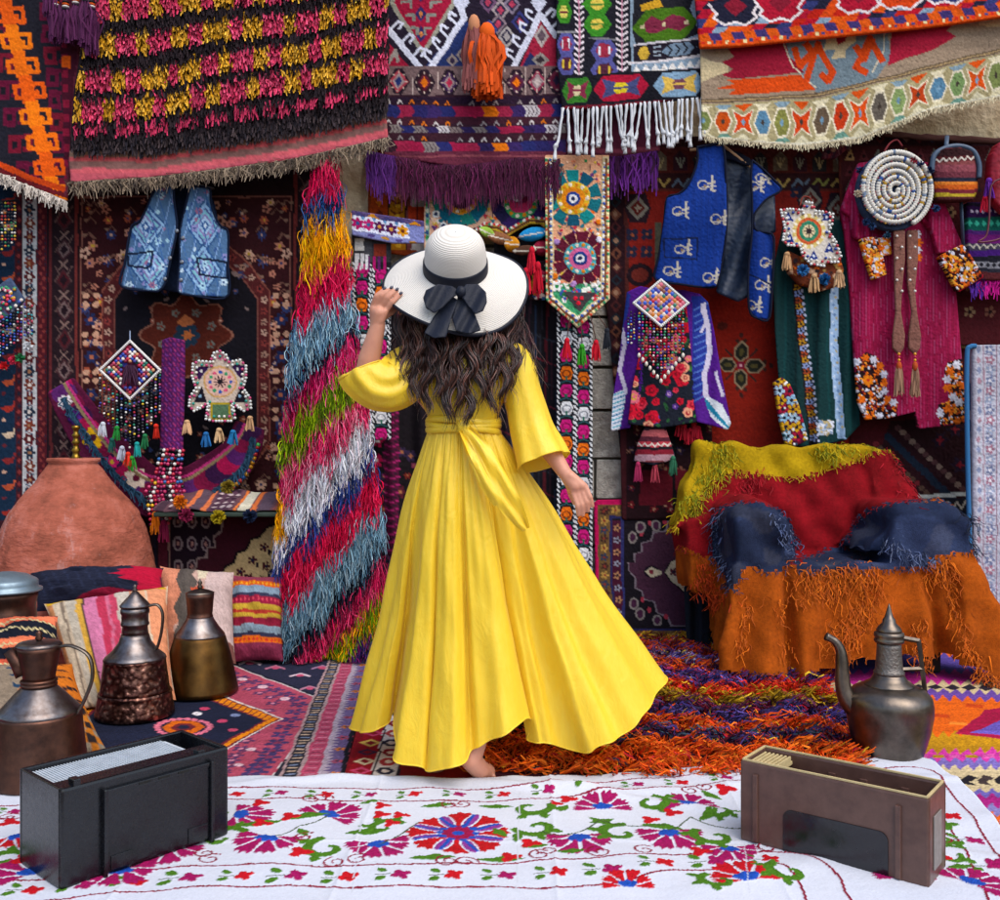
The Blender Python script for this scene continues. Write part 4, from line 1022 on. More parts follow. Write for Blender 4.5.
while yy < 662:
    a, b = float(lx(yy)), float(rx(yy))
    for xx in np.arange(a, b, 1.05):
        x = xx + random.uniform(-1.5, 1.5); y = yy + random.uniform(-2, 2)
        k = np.interp(y, [200, 420], [.35, 1.10]); s_ = y + k * (x - 325) + 5 * math.sin(x * .23 + y * .05)
        if s_ < 150: s_ = 151
        s_ += random.gauss(0, 5); pal = next((p for q0, q1, p in bands if q0 <= s_ < q1), bands[-1][2])
        if x < 286 and 490 < y < 535: pal = ['#e0961c', '#d0800f', '#eeb02c']
        Yd = float(shd(np.array(x), np.array(y))); ln = random.uniform(14, 27) * (.8 if y > 620 else 1)
        out = random.uniform(.02, .07)
        R_.append(P(x, y - 5, Yd)); tx, ty, tz = P(x + 4.5 * math.sin(x * .33 + y * .11 + 1.5 * math.sin(y * .07)) + random.gauss(0, 1.5), y - 5 + ln, Yd - out); T_.append((tx, ty, max(tz, .012)))
        C_.append(K(random.choice(pal))); W_.append(random.uniform(.0028, .0062))
    yy += 3.2
ribbons('pile', R_, T_, np.array(W_), C_, shag, attr_mat('matte_wool', rough=1., spec=.03, nscale=500., namt=.2), kind='stuff', curl=.15, seg=5, taper=.5, jcol=.42)
# ------------------------------------------------------------------ centre of the wall
def flowerband(cv, x0, x1, y0, y1, seq, pitch=17.6):
    cv.rect(x0, y0, x1, y1, '#1b1c24'); m = (x0 + x1) / 2; k = 0; y = y0 + 8
    while y < y1 + 8:
        c, d = seq[k % len(seq)]
        cv.hexa(m, y, 6.4, 6.6, c, k=.62); cv.ell(m, y + 1, 5.0, 4.2, d); cv.ell(m, y + .6, 3.2, 2.6, c); cv.rect(m - 1, y + 3, m + 1, y + 8, '#2a6a54')
        cv.line([(m - 6, y + 9.5), (m, y + 7.4), (m + 6, y + 9.5)], 1.3, '#2c5a60'); y += pitch; k += 1
    for x in (x0, x1):
        cv.rect(x - 1.3, y0, x + 1.3, y1, '#23252e'); yy = y0
        while yy < y1: cv.line([(x - 1, yy), (x + 1, yy + 3.4)], 1.5, '#d4d6d8'); yy += 5.2
SEQ = [('#c9267a', '#8c1450'), ('#d9dadc', '#8a8e96'), ('#c9267a', '#9a1858'), ('#e8741c', '#8a3c10')]
SEQ2 = [('#c9267a', '#8c1450'), ('#c9267a', '#8c1450'), ('#e8741c', '#8a3c10'), ('#c9267a', '#9a1858'), ('#d9dadc', '#8a8e96')]
# -- dark textiles hanging behind the woman
def paint(cv):
    cv.fill('#17141c')
    for k in range(22):
        x = 498 + k * 5.5; cv.line([(x, 290), (x - 6, 620)], 1.2 if k % 3 else 2.2, ['#2a2a34', '#5a1c26', '#38202a', '#23324a'][k % 4])
    for k in range(14): cv.line([(500, 320 + k * 22), (560, 345 + k * 22)], 1.1, '#6a2430' if k % 2 else '#30343e')
dk = thing('shawl', 'black shawl with thin red stripes hanging behind the yellow sleeve', 'shawl', P(530, 620, 5.2))
hanging('cloth', [(494, 215), (560, 215), (560, 640), (496, 640)], paint, 5.24, dk, s=1.6, fold=folds(.02, 18, 6), mat=CLOTH)
r, t = fringe_pts(497, 558, 180, lambda x: 566 + 0 * x, 34, 5.215, 2, .2)
ribbons('fringe', r, t, .007, K('#5a2438'), dk, kind='stuff', curl=.2)
def paint(cv):
    cv.fill('#1a1219')
    rs = np.random.default_rng(8)
    for k in range(70):
        x, y = rs.uniform(376, 470), rs.uniform(290, 650); cv.flower(x, y, rs.uniform(3, 7), ['#5a1c2c', '#7a2a20', '#3a2a4a', '#8a3a5a'][rs.integers(4)], '#a86a4a', 6)
    cv.rect(384, 400, 399, 560, '#5a1038')
    for k in range(40): cv.line([(384, 400 + k * 4), (391, 403 + k * 4), (399, 400 + k * 4)], 1.2, '#a82a6a' if k % 2 else '#2a1a2a')
    for k in range(3): cv.flower(377, 420 + k * 20, 7, '#b01c4c', '#d8d0d0', 6)
tag(hanging('shawl', [(366, 280), (480, 280), (480, 655), (366, 655)], paint, 5.26, None, s=1.6, fold=folds(.022, 22, 16), mat=CLOTH),
    'dark flowered shawl with a magenta stripe behind the woman and the long-pile rug', 'shawl')

# -- mustard and red patchwork behind the purple fringe
def paint(cv):
    cv.fill('#8c3a18')
    cv.rect(370, 150, 388, 250, '#b0481c'); cv.rect(388, 150, 407, 250, '#2a1a18'); cv.rect(389.5, 150, 405.5, 250, '#b87c1c')
    for k in range(9):
        y = 160 + k * 10; cv.line([(391, y), (396, y + 4), (404, y + 1)], 1.8, '#7a3a14'); cv.ell(398, y + 6, 3, 2, '#d8a83c'); cv.dia(379, y + 3, 4, 4, '#7a2a20' if k % 2 else '#d8782a')
    cv.rect(407, 150, 411, 250, '#8a4a4a'); cv.rect(411, 150, 436, 250, '#c8c4c0'); cv.rect(411, 150, 426, 182, '#1f5a3c'); cv.rect(409, 206, 425, 226, '#c9482c'); cv.rect(417, 160, 418.4, 230, '#5a2a2a')
tag(hanging('patchwork', [(368, 140), (434, 140), (434, 260), (368, 250)], paint, 5.29, None, s=1.2, fold=folds(.008, 40, 7), mat=CLOTH),
    'mustard, rust and white patchwork panel behind the purple fringe', 'patchwork')

# -- big embroidered banner
def sunflower(cv, x, y, r, n, pc, mid, mid2, eye=True, rot=0., w=.34):
    for k in range(n):
        a = rot + 2 * PI * k / n; ca, sa = math.cos(a), math.sin(a); r0, r1 = r * .58, r
        cv.poly([(x + r0 * ca + sa * r * w * .5, y + r0 * sa - ca * r * w * .5), (x + r1 * ca + sa * r * w * .75, y + r1 * sa - ca * r * w * .75), (x + r1 * ca - sa * r * w * .75, y + r1 * sa + ca * r * w * .75), (x + r0 * ca - sa * r * w * .5, y + r0 * sa + ca * r * w * .5)], pc[k % len(pc)], .004)
    cv.ell(x, y, r * .6, r * .6, mid, .006, n=24); cv.ell(x, y, r * .42, r * .42, mid2, .007, n=20)
    for k in range(14): cv.ell(x + r * .5 * math.cos(k * PI / 7), y + r * .5 * math.sin(k * PI / 7), r * .07, r * .07, ['#e8dcc8', '#d8862a'][k % 2], .008, n=8)
    if eye:
        cv.ell(x, y, r * .26, r * .26, '#1f3f8c', .009); cv.ell(x, y, r * .16, r * .16, '#e8e8ea', .01); cv.ell(x, y, r * .08, r * .08, '#1c2c5c', .01)
def confetti(cv, x0, y0, x1, y1, n, pal, seed=1, r=(1.2, 3.)):
    rs = np.random.default_rng(seed)
    for k in range(n):
        x, y = rs.uniform(x0, x1), rs.uniform(y0, y1); q = rs.uniform(*r); c = pal[rs.integers(len(pal))]
        if k % 2: cv.ell(x, y, q, q, c, .003, n=8)
        else: cv.poly([(x - q, y - q), (x + q * 1.2, y - q * .4), (x + q * .3, y + q * 1.2)], c, .003)
PEACH = ['#e8906a', '#f0e4d8', '#d8b84a', '#c83a4a', '#2a7a8a', '#3a9a5a', '#f0c8a8', '#6a3a7a', '#e8682a']
def paint(cv):
    cv.fill('#dcae94'); confetti(cv, 422, 158, 552, 310, 430, PEACH, 3)
    cv.rect(425, 158, 429.5, 310, '#7aa89a')
    for k in range(26): cv.ell(427, 162 + k * 5.4, 1.7, 2, ['#e0dcc8', '#2a4a7a', '#3a9a5a'][k % 3])
    sunflower(cv, 461, 197, 29, 12, ['#1a7a8c', '#126a84', '#2a8a80'], '#dca03a', '#4a1c3a', False, .26)
    cv.ell(461, 190, 12, 13, '#3a1436'); cv.ell(461, 186, 3, 3.5, '#8ab0c8')
    for k in range(5): cv.poly([(438 + k * 17, 228), (449 + k * 17, 224), (452 + k * 17, 236), (440 + k * 17, 240)], '#5a1c3c', .004)
    sunflower(cv, 521, 201, 30, 13, ['#2c1c54', '#3a2464', '#24204c'], '#3aa060', '#c83a6a', False, .1)
    cv.ell(521, 190, 13, 13, '#8a2a5a'); cv.ell(517, 195, 6, 6, '#e4e8ec'); 
    for k in range(3): cv.line([(513 + k * 3, 191), (515 + k * 3, 199)], 1., '#2a3a5a')
    for (x, y) in ((443, 226), (436, 214)): cv.ell(x, y, 4, 4, '#e8ece8'); cv.ell(x, y, 2, 2, '#2a3a6a')
    arch = [(476, 300), (476, 232), (484, 226), (496, 228), (506, 234), (516, 228), (530, 221), (545, 222), (549, 230), (549, 310)]
    cv.line(arch, 6.5, '#c8a23c', .008); cv.line(arch, 2.2, '#6a3a2a', .009)
    for i in range(len(arch) - 1):
        for k in range(5): cv.ell(arch[i][0] + (arch[i + 1][0] - arch[i][0]) * k / 5, arch[i][1] + (arch[i + 1][1] - arch[i][1]) * k / 5 - 3, 1.4, 1.4, ['#e8e4d8', '#d83a4a', '#2a8a6a'][k % 3], .01)
ol = [(424, 150), (550, 150), (550, 232), (540, 224), (530, 224), (516, 231), (506, 238), (496, 232), (485, 230), (479, 236), (479, 318), (424, 318)]
ban = thing('embroidered_banner', 'patchwork banner with teal and violet petalled discs hanging behind the sun hat', 'banner', P(480, 310, 5.2))
hanging('cloth', ol, paint, 5.2, ban, s=1., mat=CLOTH, fold=folds(.006, 60, 2), thick=.015)
# blue and brown cloth leaves hanging under the arch, with red tassels
gl = thing('leaf_garland', 'garland of blue, brown and olive cloth leaves with red tassels under the banner arch', 'garland', P(515, 290, 5.15))
v, f = tube([P(478, 232, 5.19), P(510, 240, 5.18), P(548, 230, 5.19)], .005, 6); mk('cord', v, f, YARN, gl, np.broadcast_to(K('#6a2a30'), v.shape))
for (cx, cy, rx_, ry_, rot, c) in ((533, 234, 15, 7, -.2, '#2a8ac4'), (500, 238, 14, 6, .3, '#8a5a3c'), (487, 232, 9, 5, .5, '#8fb04a'), (512, 244, 8, 8, 0, '#c8842a'), (525, 250, 13, 5, -.1, '#5a3a2c'), (542, 248, 9, 8, .2, '#8a1c34')):
    n = 20; ring = [(cx + rx_ * math.cos(a) * math.cos(rot) - ry_ * (abs(math.sin(a)) ** 1.4) * math.copysign(1, math.sin(a)) * math.sin(rot), cy + rx_ * math.cos(a) * math.sin(rot) + ry_ * (abs(math.sin(a)) ** 1.4) * math.copysign(1, math.sin(a)) * math.cos(rot)) for a in np.linspace(0, 2 * PI, n, endpoint=False)]
    def pf(cv, c=c): cv.fill(c); cv.line([(cx - rx_, cy - rx_ * math.sin(rot) * .9), (cx + rx_, cy + rx_ * math.sin(rot) * .9)], 1.2, '#d8d0c0')
    hanging('leaf', ring, pf, lambda x, y: 5.14 + .0004 * (y - cy) ** 2 + 0 * x, gl, s=1.2, mat=CLOTH, thick=.01)
for k, (x, y, l) in enumerate([(532, 247, .14), (538, 262, .16), (526, 268, .13)]): tassel('tassel', P(x, y, 5.12), l, .06, '#c81c34', gl, seed=k, n=30)
def pf(cv):
    cv.fill('#2a1820'); confetti(cv, 524, 254, 549, 300, 60, ['#c83a5a', '#d8a03a', '#3a5a8a', '#e0d0c8', '#8a1c3a'], 9)
hanging('strip', [(528, 262), (546, 260), (546, 300), (529, 300)], pf, 5.17, gl, s=1.2, mat=CLOTH)

# -- pointed panel with two eye suns
def paint(cv):
    cv.fill('#e0a884'); confetti(cv, 545, 160, 610, 328, 420, PEACH, 11, (1., 2.4))
    sunflower(cv, 573, 198, 28, 10, ['#17707c', '#1a8a8a', '#0f5a74'], '#d8b23c', '#e08a2a', True, .3)
    sunflower(cv, 580, 258, 27, 12, ['#5c1230', '#6e1a34'], '#4aa8b0', '#d86a9a', True, .1, .3)
    cv.poly([(553, 284), (605, 284), (605, 300), (578, 322), (552, 300)], '#4aa070'); confetti(cv, 553, 284, 604, 300, 60, ['#e8e8dc', '#2a7a4a', '#d83a4a', '#3a5ab0'], 4)
    cv.poly([(563, 292), (597, 292), (580, 312)], '#4a4448', .005)
    for (x, y) in ((576, 298), (582, 298), (579, 303)): cv.ell(x, y, 2.2, 2.2, '#d8283c', .008)
    for (x, y) in ((557, 286), (600, 286)): cv.flower(x, y, 6, '#e8e8e4', '#2a8a4a', 6, h=.006)
    for (x, y, c) in ((555, 276, '#e07a1c'), (602, 279, '#d86a1c'), (599, 222, '#e07a1c'), (556, 242, '#b08ac8'), (599, 240, '#e0dcec'), (573, 284, '#b48ac4')): cv.ell(x, y, 3.2, 3.2, c, .01)
    ed = [(548, 160), (549, 298), (577, 322), (605, 298), (606, 160)]
    cv.line(ed, 9, '#d6c49a', .006); cv.line(ed, 2.4, '#7a4a2c', .007)
    for i in range(4):
        a, b = ed[i], ed[i + 1]; n = int(math.hypot(a[0] - b[0], a[1] - b[1]) / 3.6)
        for k in range(n):
            for off, pal in ((-2.2, ['#2a5ab0', '#e8e4dc']), (2.4, ['#3a9a6a', '#d8503a', '#e8d8a0'])):
                L = math.hypot(a[0] - b[0], a[1] - b[1]); nx, ny = -(b[1] - a[1]) / L, (b[0] - a[0]) / L
                cv.ell(a[0] + (b[0] - a[0]) * k / n + nx * off, a[1] + (b[1] - a[1]) * k / n + ny * off, 1.4, 1.4, pal[k % len(pal)], .009, n=8)
ol = [(545, 155), (609, 155), (610, 299), (578, 328), (546, 300)]
pp = thing('pointed_panel', 'pointed embroidered panel with two eye-centred sun discs hanging on the stone wall', 'wall hanging', P(578, 328, 5.1))
hanging('cloth', ol, paint, 5.12, pp, s=.95, mat=CLOTH, fold=folds(.004, 60, 2), thick=.018)
for k, (x, y, c) in enumerate([(567, 338, '#c81c30'), (582, 344, '#3a9a2a'), (596, 340, '#c81c30'), (607, 328, '#262a34')]):
    tp = P(x, y, 5.08); v, f = tube([P(x - (x - 578) * .3, 316, 5.11), tp], .0025, 5); mk('cord', v, f, YARN, pp, np.broadcast_to(K('#5a3a30'), v.shape))
    tassel('tassel', tp, .105, .052, c, pp, seed=k, n=30)

# -- black straps with flowers
def paint(cv): cv.fill('#1b1c24'); flowerband(cv, 558.5, 574.5, 312, 640, SEQ); flowerband(cv, 576, 591, 318, 640, [SEQ[i] for i in (1, 2, 0, 1, 2, 3)] if False else SEQ)
tag(hanging('flower_strap', [(556.5, 306), (592.5, 306), (592.5, 640), (556.5, 640)], paint, 5.17, None, s=.95, fold=folds(.006, 30, 12), mat=CLOTH, warp=.3),
    'double black strap of magenta, white and orange flowers below the pointed panel', 'strap')
def paint(cv):
    cv.fill('#1b1c24'); flowerband(cv, 354, 370, 262, 440, SEQ2); flowerband(cv, 373, 389, 268, 440, SEQ2[1:] + SEQ2[:1])
    cv.rect(350, 236, 392, 262, '#3a3a40'); cv.rect(355, 238, 364, 251, '#d6d4ce'); cv.rect(374, 244, 386, 256, '#8a3424'); cv.rect(364, 236, 372, 262, '#4a4a50')
    for x in (355, 360, 365): cv.poly([(x, 254), (x + 4, 254), (x + 3, 268), (x, 270)], '#dcdce0')
    for x in (368, 378): cv.rect(x, 256, x + 2, 272, '#6a2468'); cv.rect(x + 5, 256, x + 8, 270, '#b01c6a')
tag(hanging('flower_strap', [(351.5, 232), (391, 240), (391, 440), (352, 440)], paint, 5.14, None, s=.95, fold=folds(.006, 30, 22), mat=CLOTH, warp=.3),
    'double black strap of magenta and orange flowers left of the sun hat', 'strap')
def paint(cv):
    cv.fill('#7f86bc'); cv.tf = lambda x, y: (x, y + (x - 352) * .155)
    cv.rect(345, 210, 425, 216, '#5a4a78'); cv.rect(345, 230, 425, 240, '#8a8ec4')
    for k in range(8): cv.poly([(352 + k * 14, 215), (359 + k * 14, 211), (366 + k * 14, 215)], '#c8862a' if k % 3 == 1 else '#46427a')
    for k in range(5): cv.ell(371 + k * 14, 233, 4, 1.6, '#c08a3a' if k % 2 else '#5a4c8c')
    for k, (c, d) in enumerate([('#b8206a', '#3a5a9a'), ('#c02a72', '#3a6aa0'), ('#5c1a5c', '#d8a04a'), ('#5c1a5c', '#d8a04a'), ('#e09a24', '#7a3a1c')]):
        x = 357 + k * 11.4; cv.hexa(x, 222.5, 6.8, 7.6, '#dfe2f2', k=.55); cv.flower(x, 222.5, 6.2, c, d, 6, rot=.5)
    for k in range(6): cv.dia(351 + k * 11.4, 216.5, 2.2, 2, '#6a9ac8'); cv.dia(351 + k * 11.4, 228.5, 2.2, 2, '#e0e4f2')
    cv.tf = None
tag(hanging('embroidered_band', [(351, 210), (424, 221), (424, 243), (392, 243), (352, 235)], paint, 5.10, None, s=.9, mat=CLOTH, fold=folds(.004, 50, 3), thick=.014),
    'lavender embroidered band with a row of pink, purple and yellow flowers', 'band')

# -- small mauve rug with bright pink edging at the foot of the wall
def paint(cv):
    cv.fill('#c4205c'); cv.tf = lambda x, y: (594 + (x - 594) + (y - 500) * .02, y)
    cv.rect(597.5, 505, 720, 660, '#6e5434')
    for k in range(30):
        cv.flower(606 + k * 9, 510.5, 4.4, ['#4a2a28', '#b08a4a', '#33405a'][k % 3], '#8a3a30', 5); cv.flower(603.5, 512 + k * 9, 4.4, ['#4a2a28', '#b08a4a', '#33405a'][k % 3], '#8a3a30', 5)
        cv.flower(606 + k * 9, 637, 4.4, ['#4a2a28', '#b08a4a'][k % 2], '#33405a', 5)
    cv.rect(609, 516, 720, 631, '#2c2c5c'); cv.rect(611.5, 518.5, 720, 628.5, '#1c161f')
    cv.rect(611.5, 521, 620, 625, '#4c1830')
    for k in range(9): cv.flower(616, 528 + k * 12, 4, ['#a87a5a', '#8a8a9a'][k % 2], '#2a1c2c', 5)
    cv.rect(620, 518, 622.5, 628, '#33346a')
    st = [(626, 571), (626, 563), (632, 563), (632, 554), (640, 552), (640, 543), (650, 540), (652, 532), (664, 530), (666, 520), (720, 518), (720, 628), (668, 626), (664, 616), (654, 612), (652, 602), (642, 600), (640, 592), (632, 588), (632, 578)]
    cv.poly(st, '#7d7078'); cv.poly([(x + 1.6, 573 + (y - 573) * .97) for x, y in st], '#4e2c40')
    for (x, y) in ((632, 538), (640, 528), (655, 526), (632, 604), (638, 614), (655, 620)): cv.ell(x, y, 5, 6, '#857c78'); cv.ell(x, y, 3, 4, '#4a2440'); cv.ell(x + 9, y - 4, 2, 3, '#a83a4a')
    cv.ell(650, 572, 8, 6.5, '#241828'); cv.poly([(643, 572), (650, 567), (660, 571), (660, 574), (650, 578)], '#cfc2a4'); cv.ell(650, 572, 2.4, 2.4, '#8a3040')
    md = [(662, 572), (668, 562), (676, 558), (680, 550), (690, 544), (700, 548), (700, 598), (690, 600), (680, 592), (674, 586), (668, 582)]
    cv.poly(md, '#201420'); cv.poly([(x + 1.6, y) for x, y in md], '#c9bda0')
    for (x, y) in ((672, 572), (680, 564), (680, 580), (690, 556), (690, 572), (690, 588)): cv.flower(x, y, 4.6, '#6a2a38', '#2a2438', 5)
    cv.tf = None
tag(hanging('rug', [(594, 503), (598, 500), (716, 498), (720, 652), (597, 645)], paint, lambda x, y: 5.30 - .12 * (y - 500) / 150, None, s=1.05, mat=PILE, fold=folds(.004, 80, 2), thick=.02),
    'small mauve medallion rug with bright pink edging leaning at the wall foot', 'rug')
# ------------------------------------------------------------------ right side of the wall
# -- red carpet behind the garments
def paint(cv):
    cv.fill('#8c261f')
    cv.rect(595, 130, 629, 450, '#331820'); cv.rect(625, 130, 629, 450, '#5a2a26')
    for k in range(24):
        y = 150 + k * 13; cv.dia(616, y, 6, 6.5, ['#5a2a2c', '#24303c', '#7a4a3a'][k % 3]); cv.dia(616, y, 3, 3.4, '#a8826a' if k % 2 else '#2a1820'); cv.rect(605, y - 4, 608, y + 4, '#57342e')
    cv.rect(595, 130, 870, 150, '#40181c'); cv.rect(629, 148, 870, 173, '#5c221e'); cv.rect(629, 173, 870, 176, '#38161c'); cv.rect(629, 176, 870, 189, '#3c1c1e'); cv.rect(629, 189, 870, 191, '#6a2c24')
    for k in range(13):
        x = 640 + k * 20; c = ['#2c2c30', '#6a5c4c', '#3c1a28'][k % 3]; cv.poly([(x - 7, 171), (x - 7, 158), (x, 151), (x + 7, 158), (x + 7, 171)], c)
        for q in (-1, 0, 1): cv.line([(x, 168), (x + q * 4, 158)], 1.4, '#a89870' if k % 2 else '#8a8a7a')
        cv.line([(x - 8, 186), (x - 2, 179), (x + 3, 186), (x + 9, 179)], 2.4, ['#8c8a4a', '#b89a5a', '#6a7a8a'][k % 3])
    for (x, y) in ((638, 208), (810, 200), (838, 208)):
        cv.hexa(x, y, 13, 15, '#33202a', k=.6); cv.dia(x, y, 11, 13, '#8a8478'); cv.dia(x, y, 7, 8.5, '#6a2420'); cv.star(x, y, 5, 2, 4, '#a89a88')
    for (x, y) in ((632, 235), (647, 235), (632, 252), (647, 252), (796, 192), (806, 220)):
        for a in range(4): cv.ell(x + 4 * math.cos(a * PI / 2 + .78), y + 4 * math.sin(a * PI / 2 + .78), 3, 3, '#2c2c44')
        cv.ell(x, y, 1.6, 1.6, '#a85a3c')
    cv.ell(640, 275, 14, 12, '#2c1a22'); cv.ell(640, 275, 9, 7, '#7a3028'); cv.rect(655, 222, 662, 270, '#5c5a4c')
    x, y = 741, 365
    cv.rect(690, 296, 860, 460, '#8e2318')
    for a in range(4):
        ca, sa = math.cos(a * PI / 2), math.sin(a * PI / 2)
        pt = lambda u, v_: (x + u * ca - v_ * sa, y + u * sa + v_ * ca)
        cv.poly([pt(3, 0), pt(8, -7), pt(18, -7), pt(25, 0), pt(18, 7), pt(8, 7)], '#9a8468'); cv.poly([pt(5, 0), pt(9, -5.4), pt(17, -5.4), pt(22.5, 0), pt(17, 5.4), pt(9, 5.4)], '#2b2c22')
        cv.ell(*pt(13, 0), 4 if a % 2 == 0 else 2.4, 2.4 if a % 2 == 0 else 4, '#5c5430')
        for q in (-1, 1): cv.line([pt(9, q * 9), pt(15, q * 15)], 2.2, '#3a2a24'); cv.ell(*pt(24, q * 4), 2.2, 2.2, '#4a2a22')
        cv.ell(*pt(30, 0), 2.5, 2.5, '#4a2622')
    cv.ell(x, y, 4, 4, '#8a1c3a'); cv.ell(x, y, 1.6, 1.6, '#d8a0a8')
    cv.ell(722, 325, 5, 4, '#5a2018')
c1 = thing('carpet', 'brick red carpet with arch border hanging behind the royal blue waistcoat', 'carpet', P(720, 450, 5.33))
hanging('pile', [(601, 140), (700, 136), (870, 132), (870, 470), (690, 470), (622, 470), (606, 300)], paint, 5.32, c1, s=1.3, mat=PILE, fold=folds(.01, 90, 4))
# -- dark carpet hanging below it, behind the pouch
def paint(cv):
    cv.fill('#2b1018'); cv.rect(620, 420, 626, 520, '#4a1c22')
    rs = np.random.default_rng(2)
    for k in range(60): cv.flower(rs.uniform(628, 712), rs.uniform(425, 515), rs.uniform(2.5, 5), ['#7a2028', '#3a2a44', '#8a5a4a', '#5a1a2c'][rs.integers(4)], '#b08a70', 5)
    cv.rect(640, 470, 690, 505, '#6a1826'); cv.rect(672, 425, 676, 510, '#141018')
tag(hanging('carpet', [(620, 415), (712, 415), (712, 520), (622, 520)], paint, 5.31 - .03, None, s=1.4, mat=PILE), 'dark maroon flowered carpet below the purple robe', 'carpet')

# -- brown-red carpet with its top edge rolled over
def paint(cv):
    cv.fill('#4a1a1e'); cv.rect(820, 120, 1020, 146, '#3a1c24')
    for k in range(16): cv.dia(828 + k * 13, 138, 4.5, 5, ['#8a6a5a', '#6a2a30', '#33384c'][k % 3]); cv.ell(828 + k * 13, 138, 1.6, 1.6, '#2a1418')
    cv.rect(820, 146, 842, 345, '#5c241f')
    for k in range(14):
        y = 158 + k * 15; cv.dia(831, y, 7, 7.5, '#2c2428'); cv.dia(831, y, 4.5, 5, ['#a86a50', '#8a8478'][k % 2]); cv.rect(823, y - 1, 825, y + 6, '#9a7a60'); cv.rect(837, y - 1, 839, y + 6, '#7a5a4c')
    for k in range(11):
        for j in range(3):
            x = 850 + k * 14; y = 154 + j * 16; cv.poly([(x - 5, y + 6), (x, y - 6), (x + 5, y + 6)], ['#b08a5c', '#6a2c30', '#7a7a70', '#2c2a34'][(k + j) % 4]); cv.ell(x, y + 2, 1.8, 1.8, '#2c1418')
    cv.rect(842, 200, 1020, 345, '#561a20')
    for k in range(40): cv.flower(850 + (k % 8) * 20, 212 + (k // 8) * 25, 6, ['#8a5a4a', '#3a2c40', '#9a7a5c'][k % 3], '#2a1418', 5)
def y2(x, y): return 5.25 - .03 * np.exp(-((y - 132) / 8.) ** 2)
c2 = thing('carpet', 'brown-red carpet with a rolled top corner behind the maroon tunic', 'carpet', P(920, 345, 5.25))
hanging('pile', [(838, 142), (853, 132), (900, 136), (960, 140), (1030, 146), (1030, 345), (842, 345), (840, 200)], paint, y2, c2, s=1.2, mat=PILE, fold=folds(.012, 70, 14))
def paint(cv):
    cv.fill('#5a2436')
    for k in range(12): cv.line([(820 + k * 4, 165), (826 + k * 4, 128)], 1.4, ['#2e2a3c', '#7a4a50', '#8a3a3c'][k % 3])
    for k in range(8): cv.dia(828 + k * 4.5, 152 - k * 2.4, 2.6, 3, '#b08a70' if k % 2 else '#2a2434')
hanging('rolled_corner', [(822, 158), (826, 148), (838, 138), (852, 127), (857, 126), (856, 140), (846, 150), (836, 158)], paint, lambda x, y: 5.16 + .0016 * np.abs(y - 146 + (x - 840) * .6) , c2, s=1.2, mat=PILE, thick=.03)
pts = [P(x, y, 5.19) for x, y in ((846, 150), (852, 138), (857, 130), (880, 133), (920, 137), (965, 139), (1030, 144))]
v, f = tube(catmull(pts, 40), .016, 8); v += .003 * RNG.standard_normal(v.shape); mk('rolled_edge', v, f, PILE, c2, np.broadcast_to(K('#5c3a34'), v.shape))

# -- deep red carpet with pale hooked leaves, low on the right
def paint(cv):
    cv.fill('#4d1119'); cv.rect(880, 300, 1010, 350, '#531018')
    cv.poly([(930, 312), (945, 300), (958, 308), (956, 320), (966, 334), (985, 330), (990, 345), (975, 352), (955, 345), (930, 350)], '#c2a672'); cv.poly([(932, 316), (945, 304), (954, 311), (952, 322), (964, 338), (983, 334), (986, 343), (974, 348), (955, 341), (932, 345)], '#2a1c24')
    cv.ell(977, 341, 5, 5, '#8a7a7a'); cv.ell(977, 341, 2.5, 2.5, '#6a1c24'); cv.rect(960, 294, 964, 306, '#a89a84'); cv.rect(974, 306, 984, 312, '#2a2c44')
    cv.poly([(890, 420), (1010, 420), (1010, 520), (860, 520)], '#301018')
    for k in range(18):
        x, y = 898 + k * 4.6, 428 + k * 4.4; cv.ell(x, y, 3.4, 3, '#8a7466' if k % 2 else '#5a3a3a'); cv.ell(x - 10, y + 9, 4, 4, '#1c2a3c'); cv.ell(x - 22, y + 16, 3, 3, '#5a4438' if k % 3 else '#7a2a30')
    for (x, y) in ((955, 430), (975, 450), (960, 465), (940, 440)): cv.star(x, y, 10, 5, 6, '#2a1a30'); cv.star(x, y, 5, 2, 4, '#8a2430')
    cv.rect(880, 498, 1010, 512, '#20202a')
    for k in range(14): cv.line([(890 + k * 9, 509), (894 + k * 9, 501), (899 + k * 9, 508)], 1.8, '#b8b0a0')
    cv.line([(905, 497), (1010, 492)], 4, '#b8bcb4')
tag(hanging('carpet', [(850, 290), (1030, 290), (1030, 540), (850, 540)], paint, 5.30, None, s=1.3, mat=PILE, fold=folds(.01, 80, 9)), 'deep red carpet with pale hooked leaves below the maroon tunic', 'carpet')

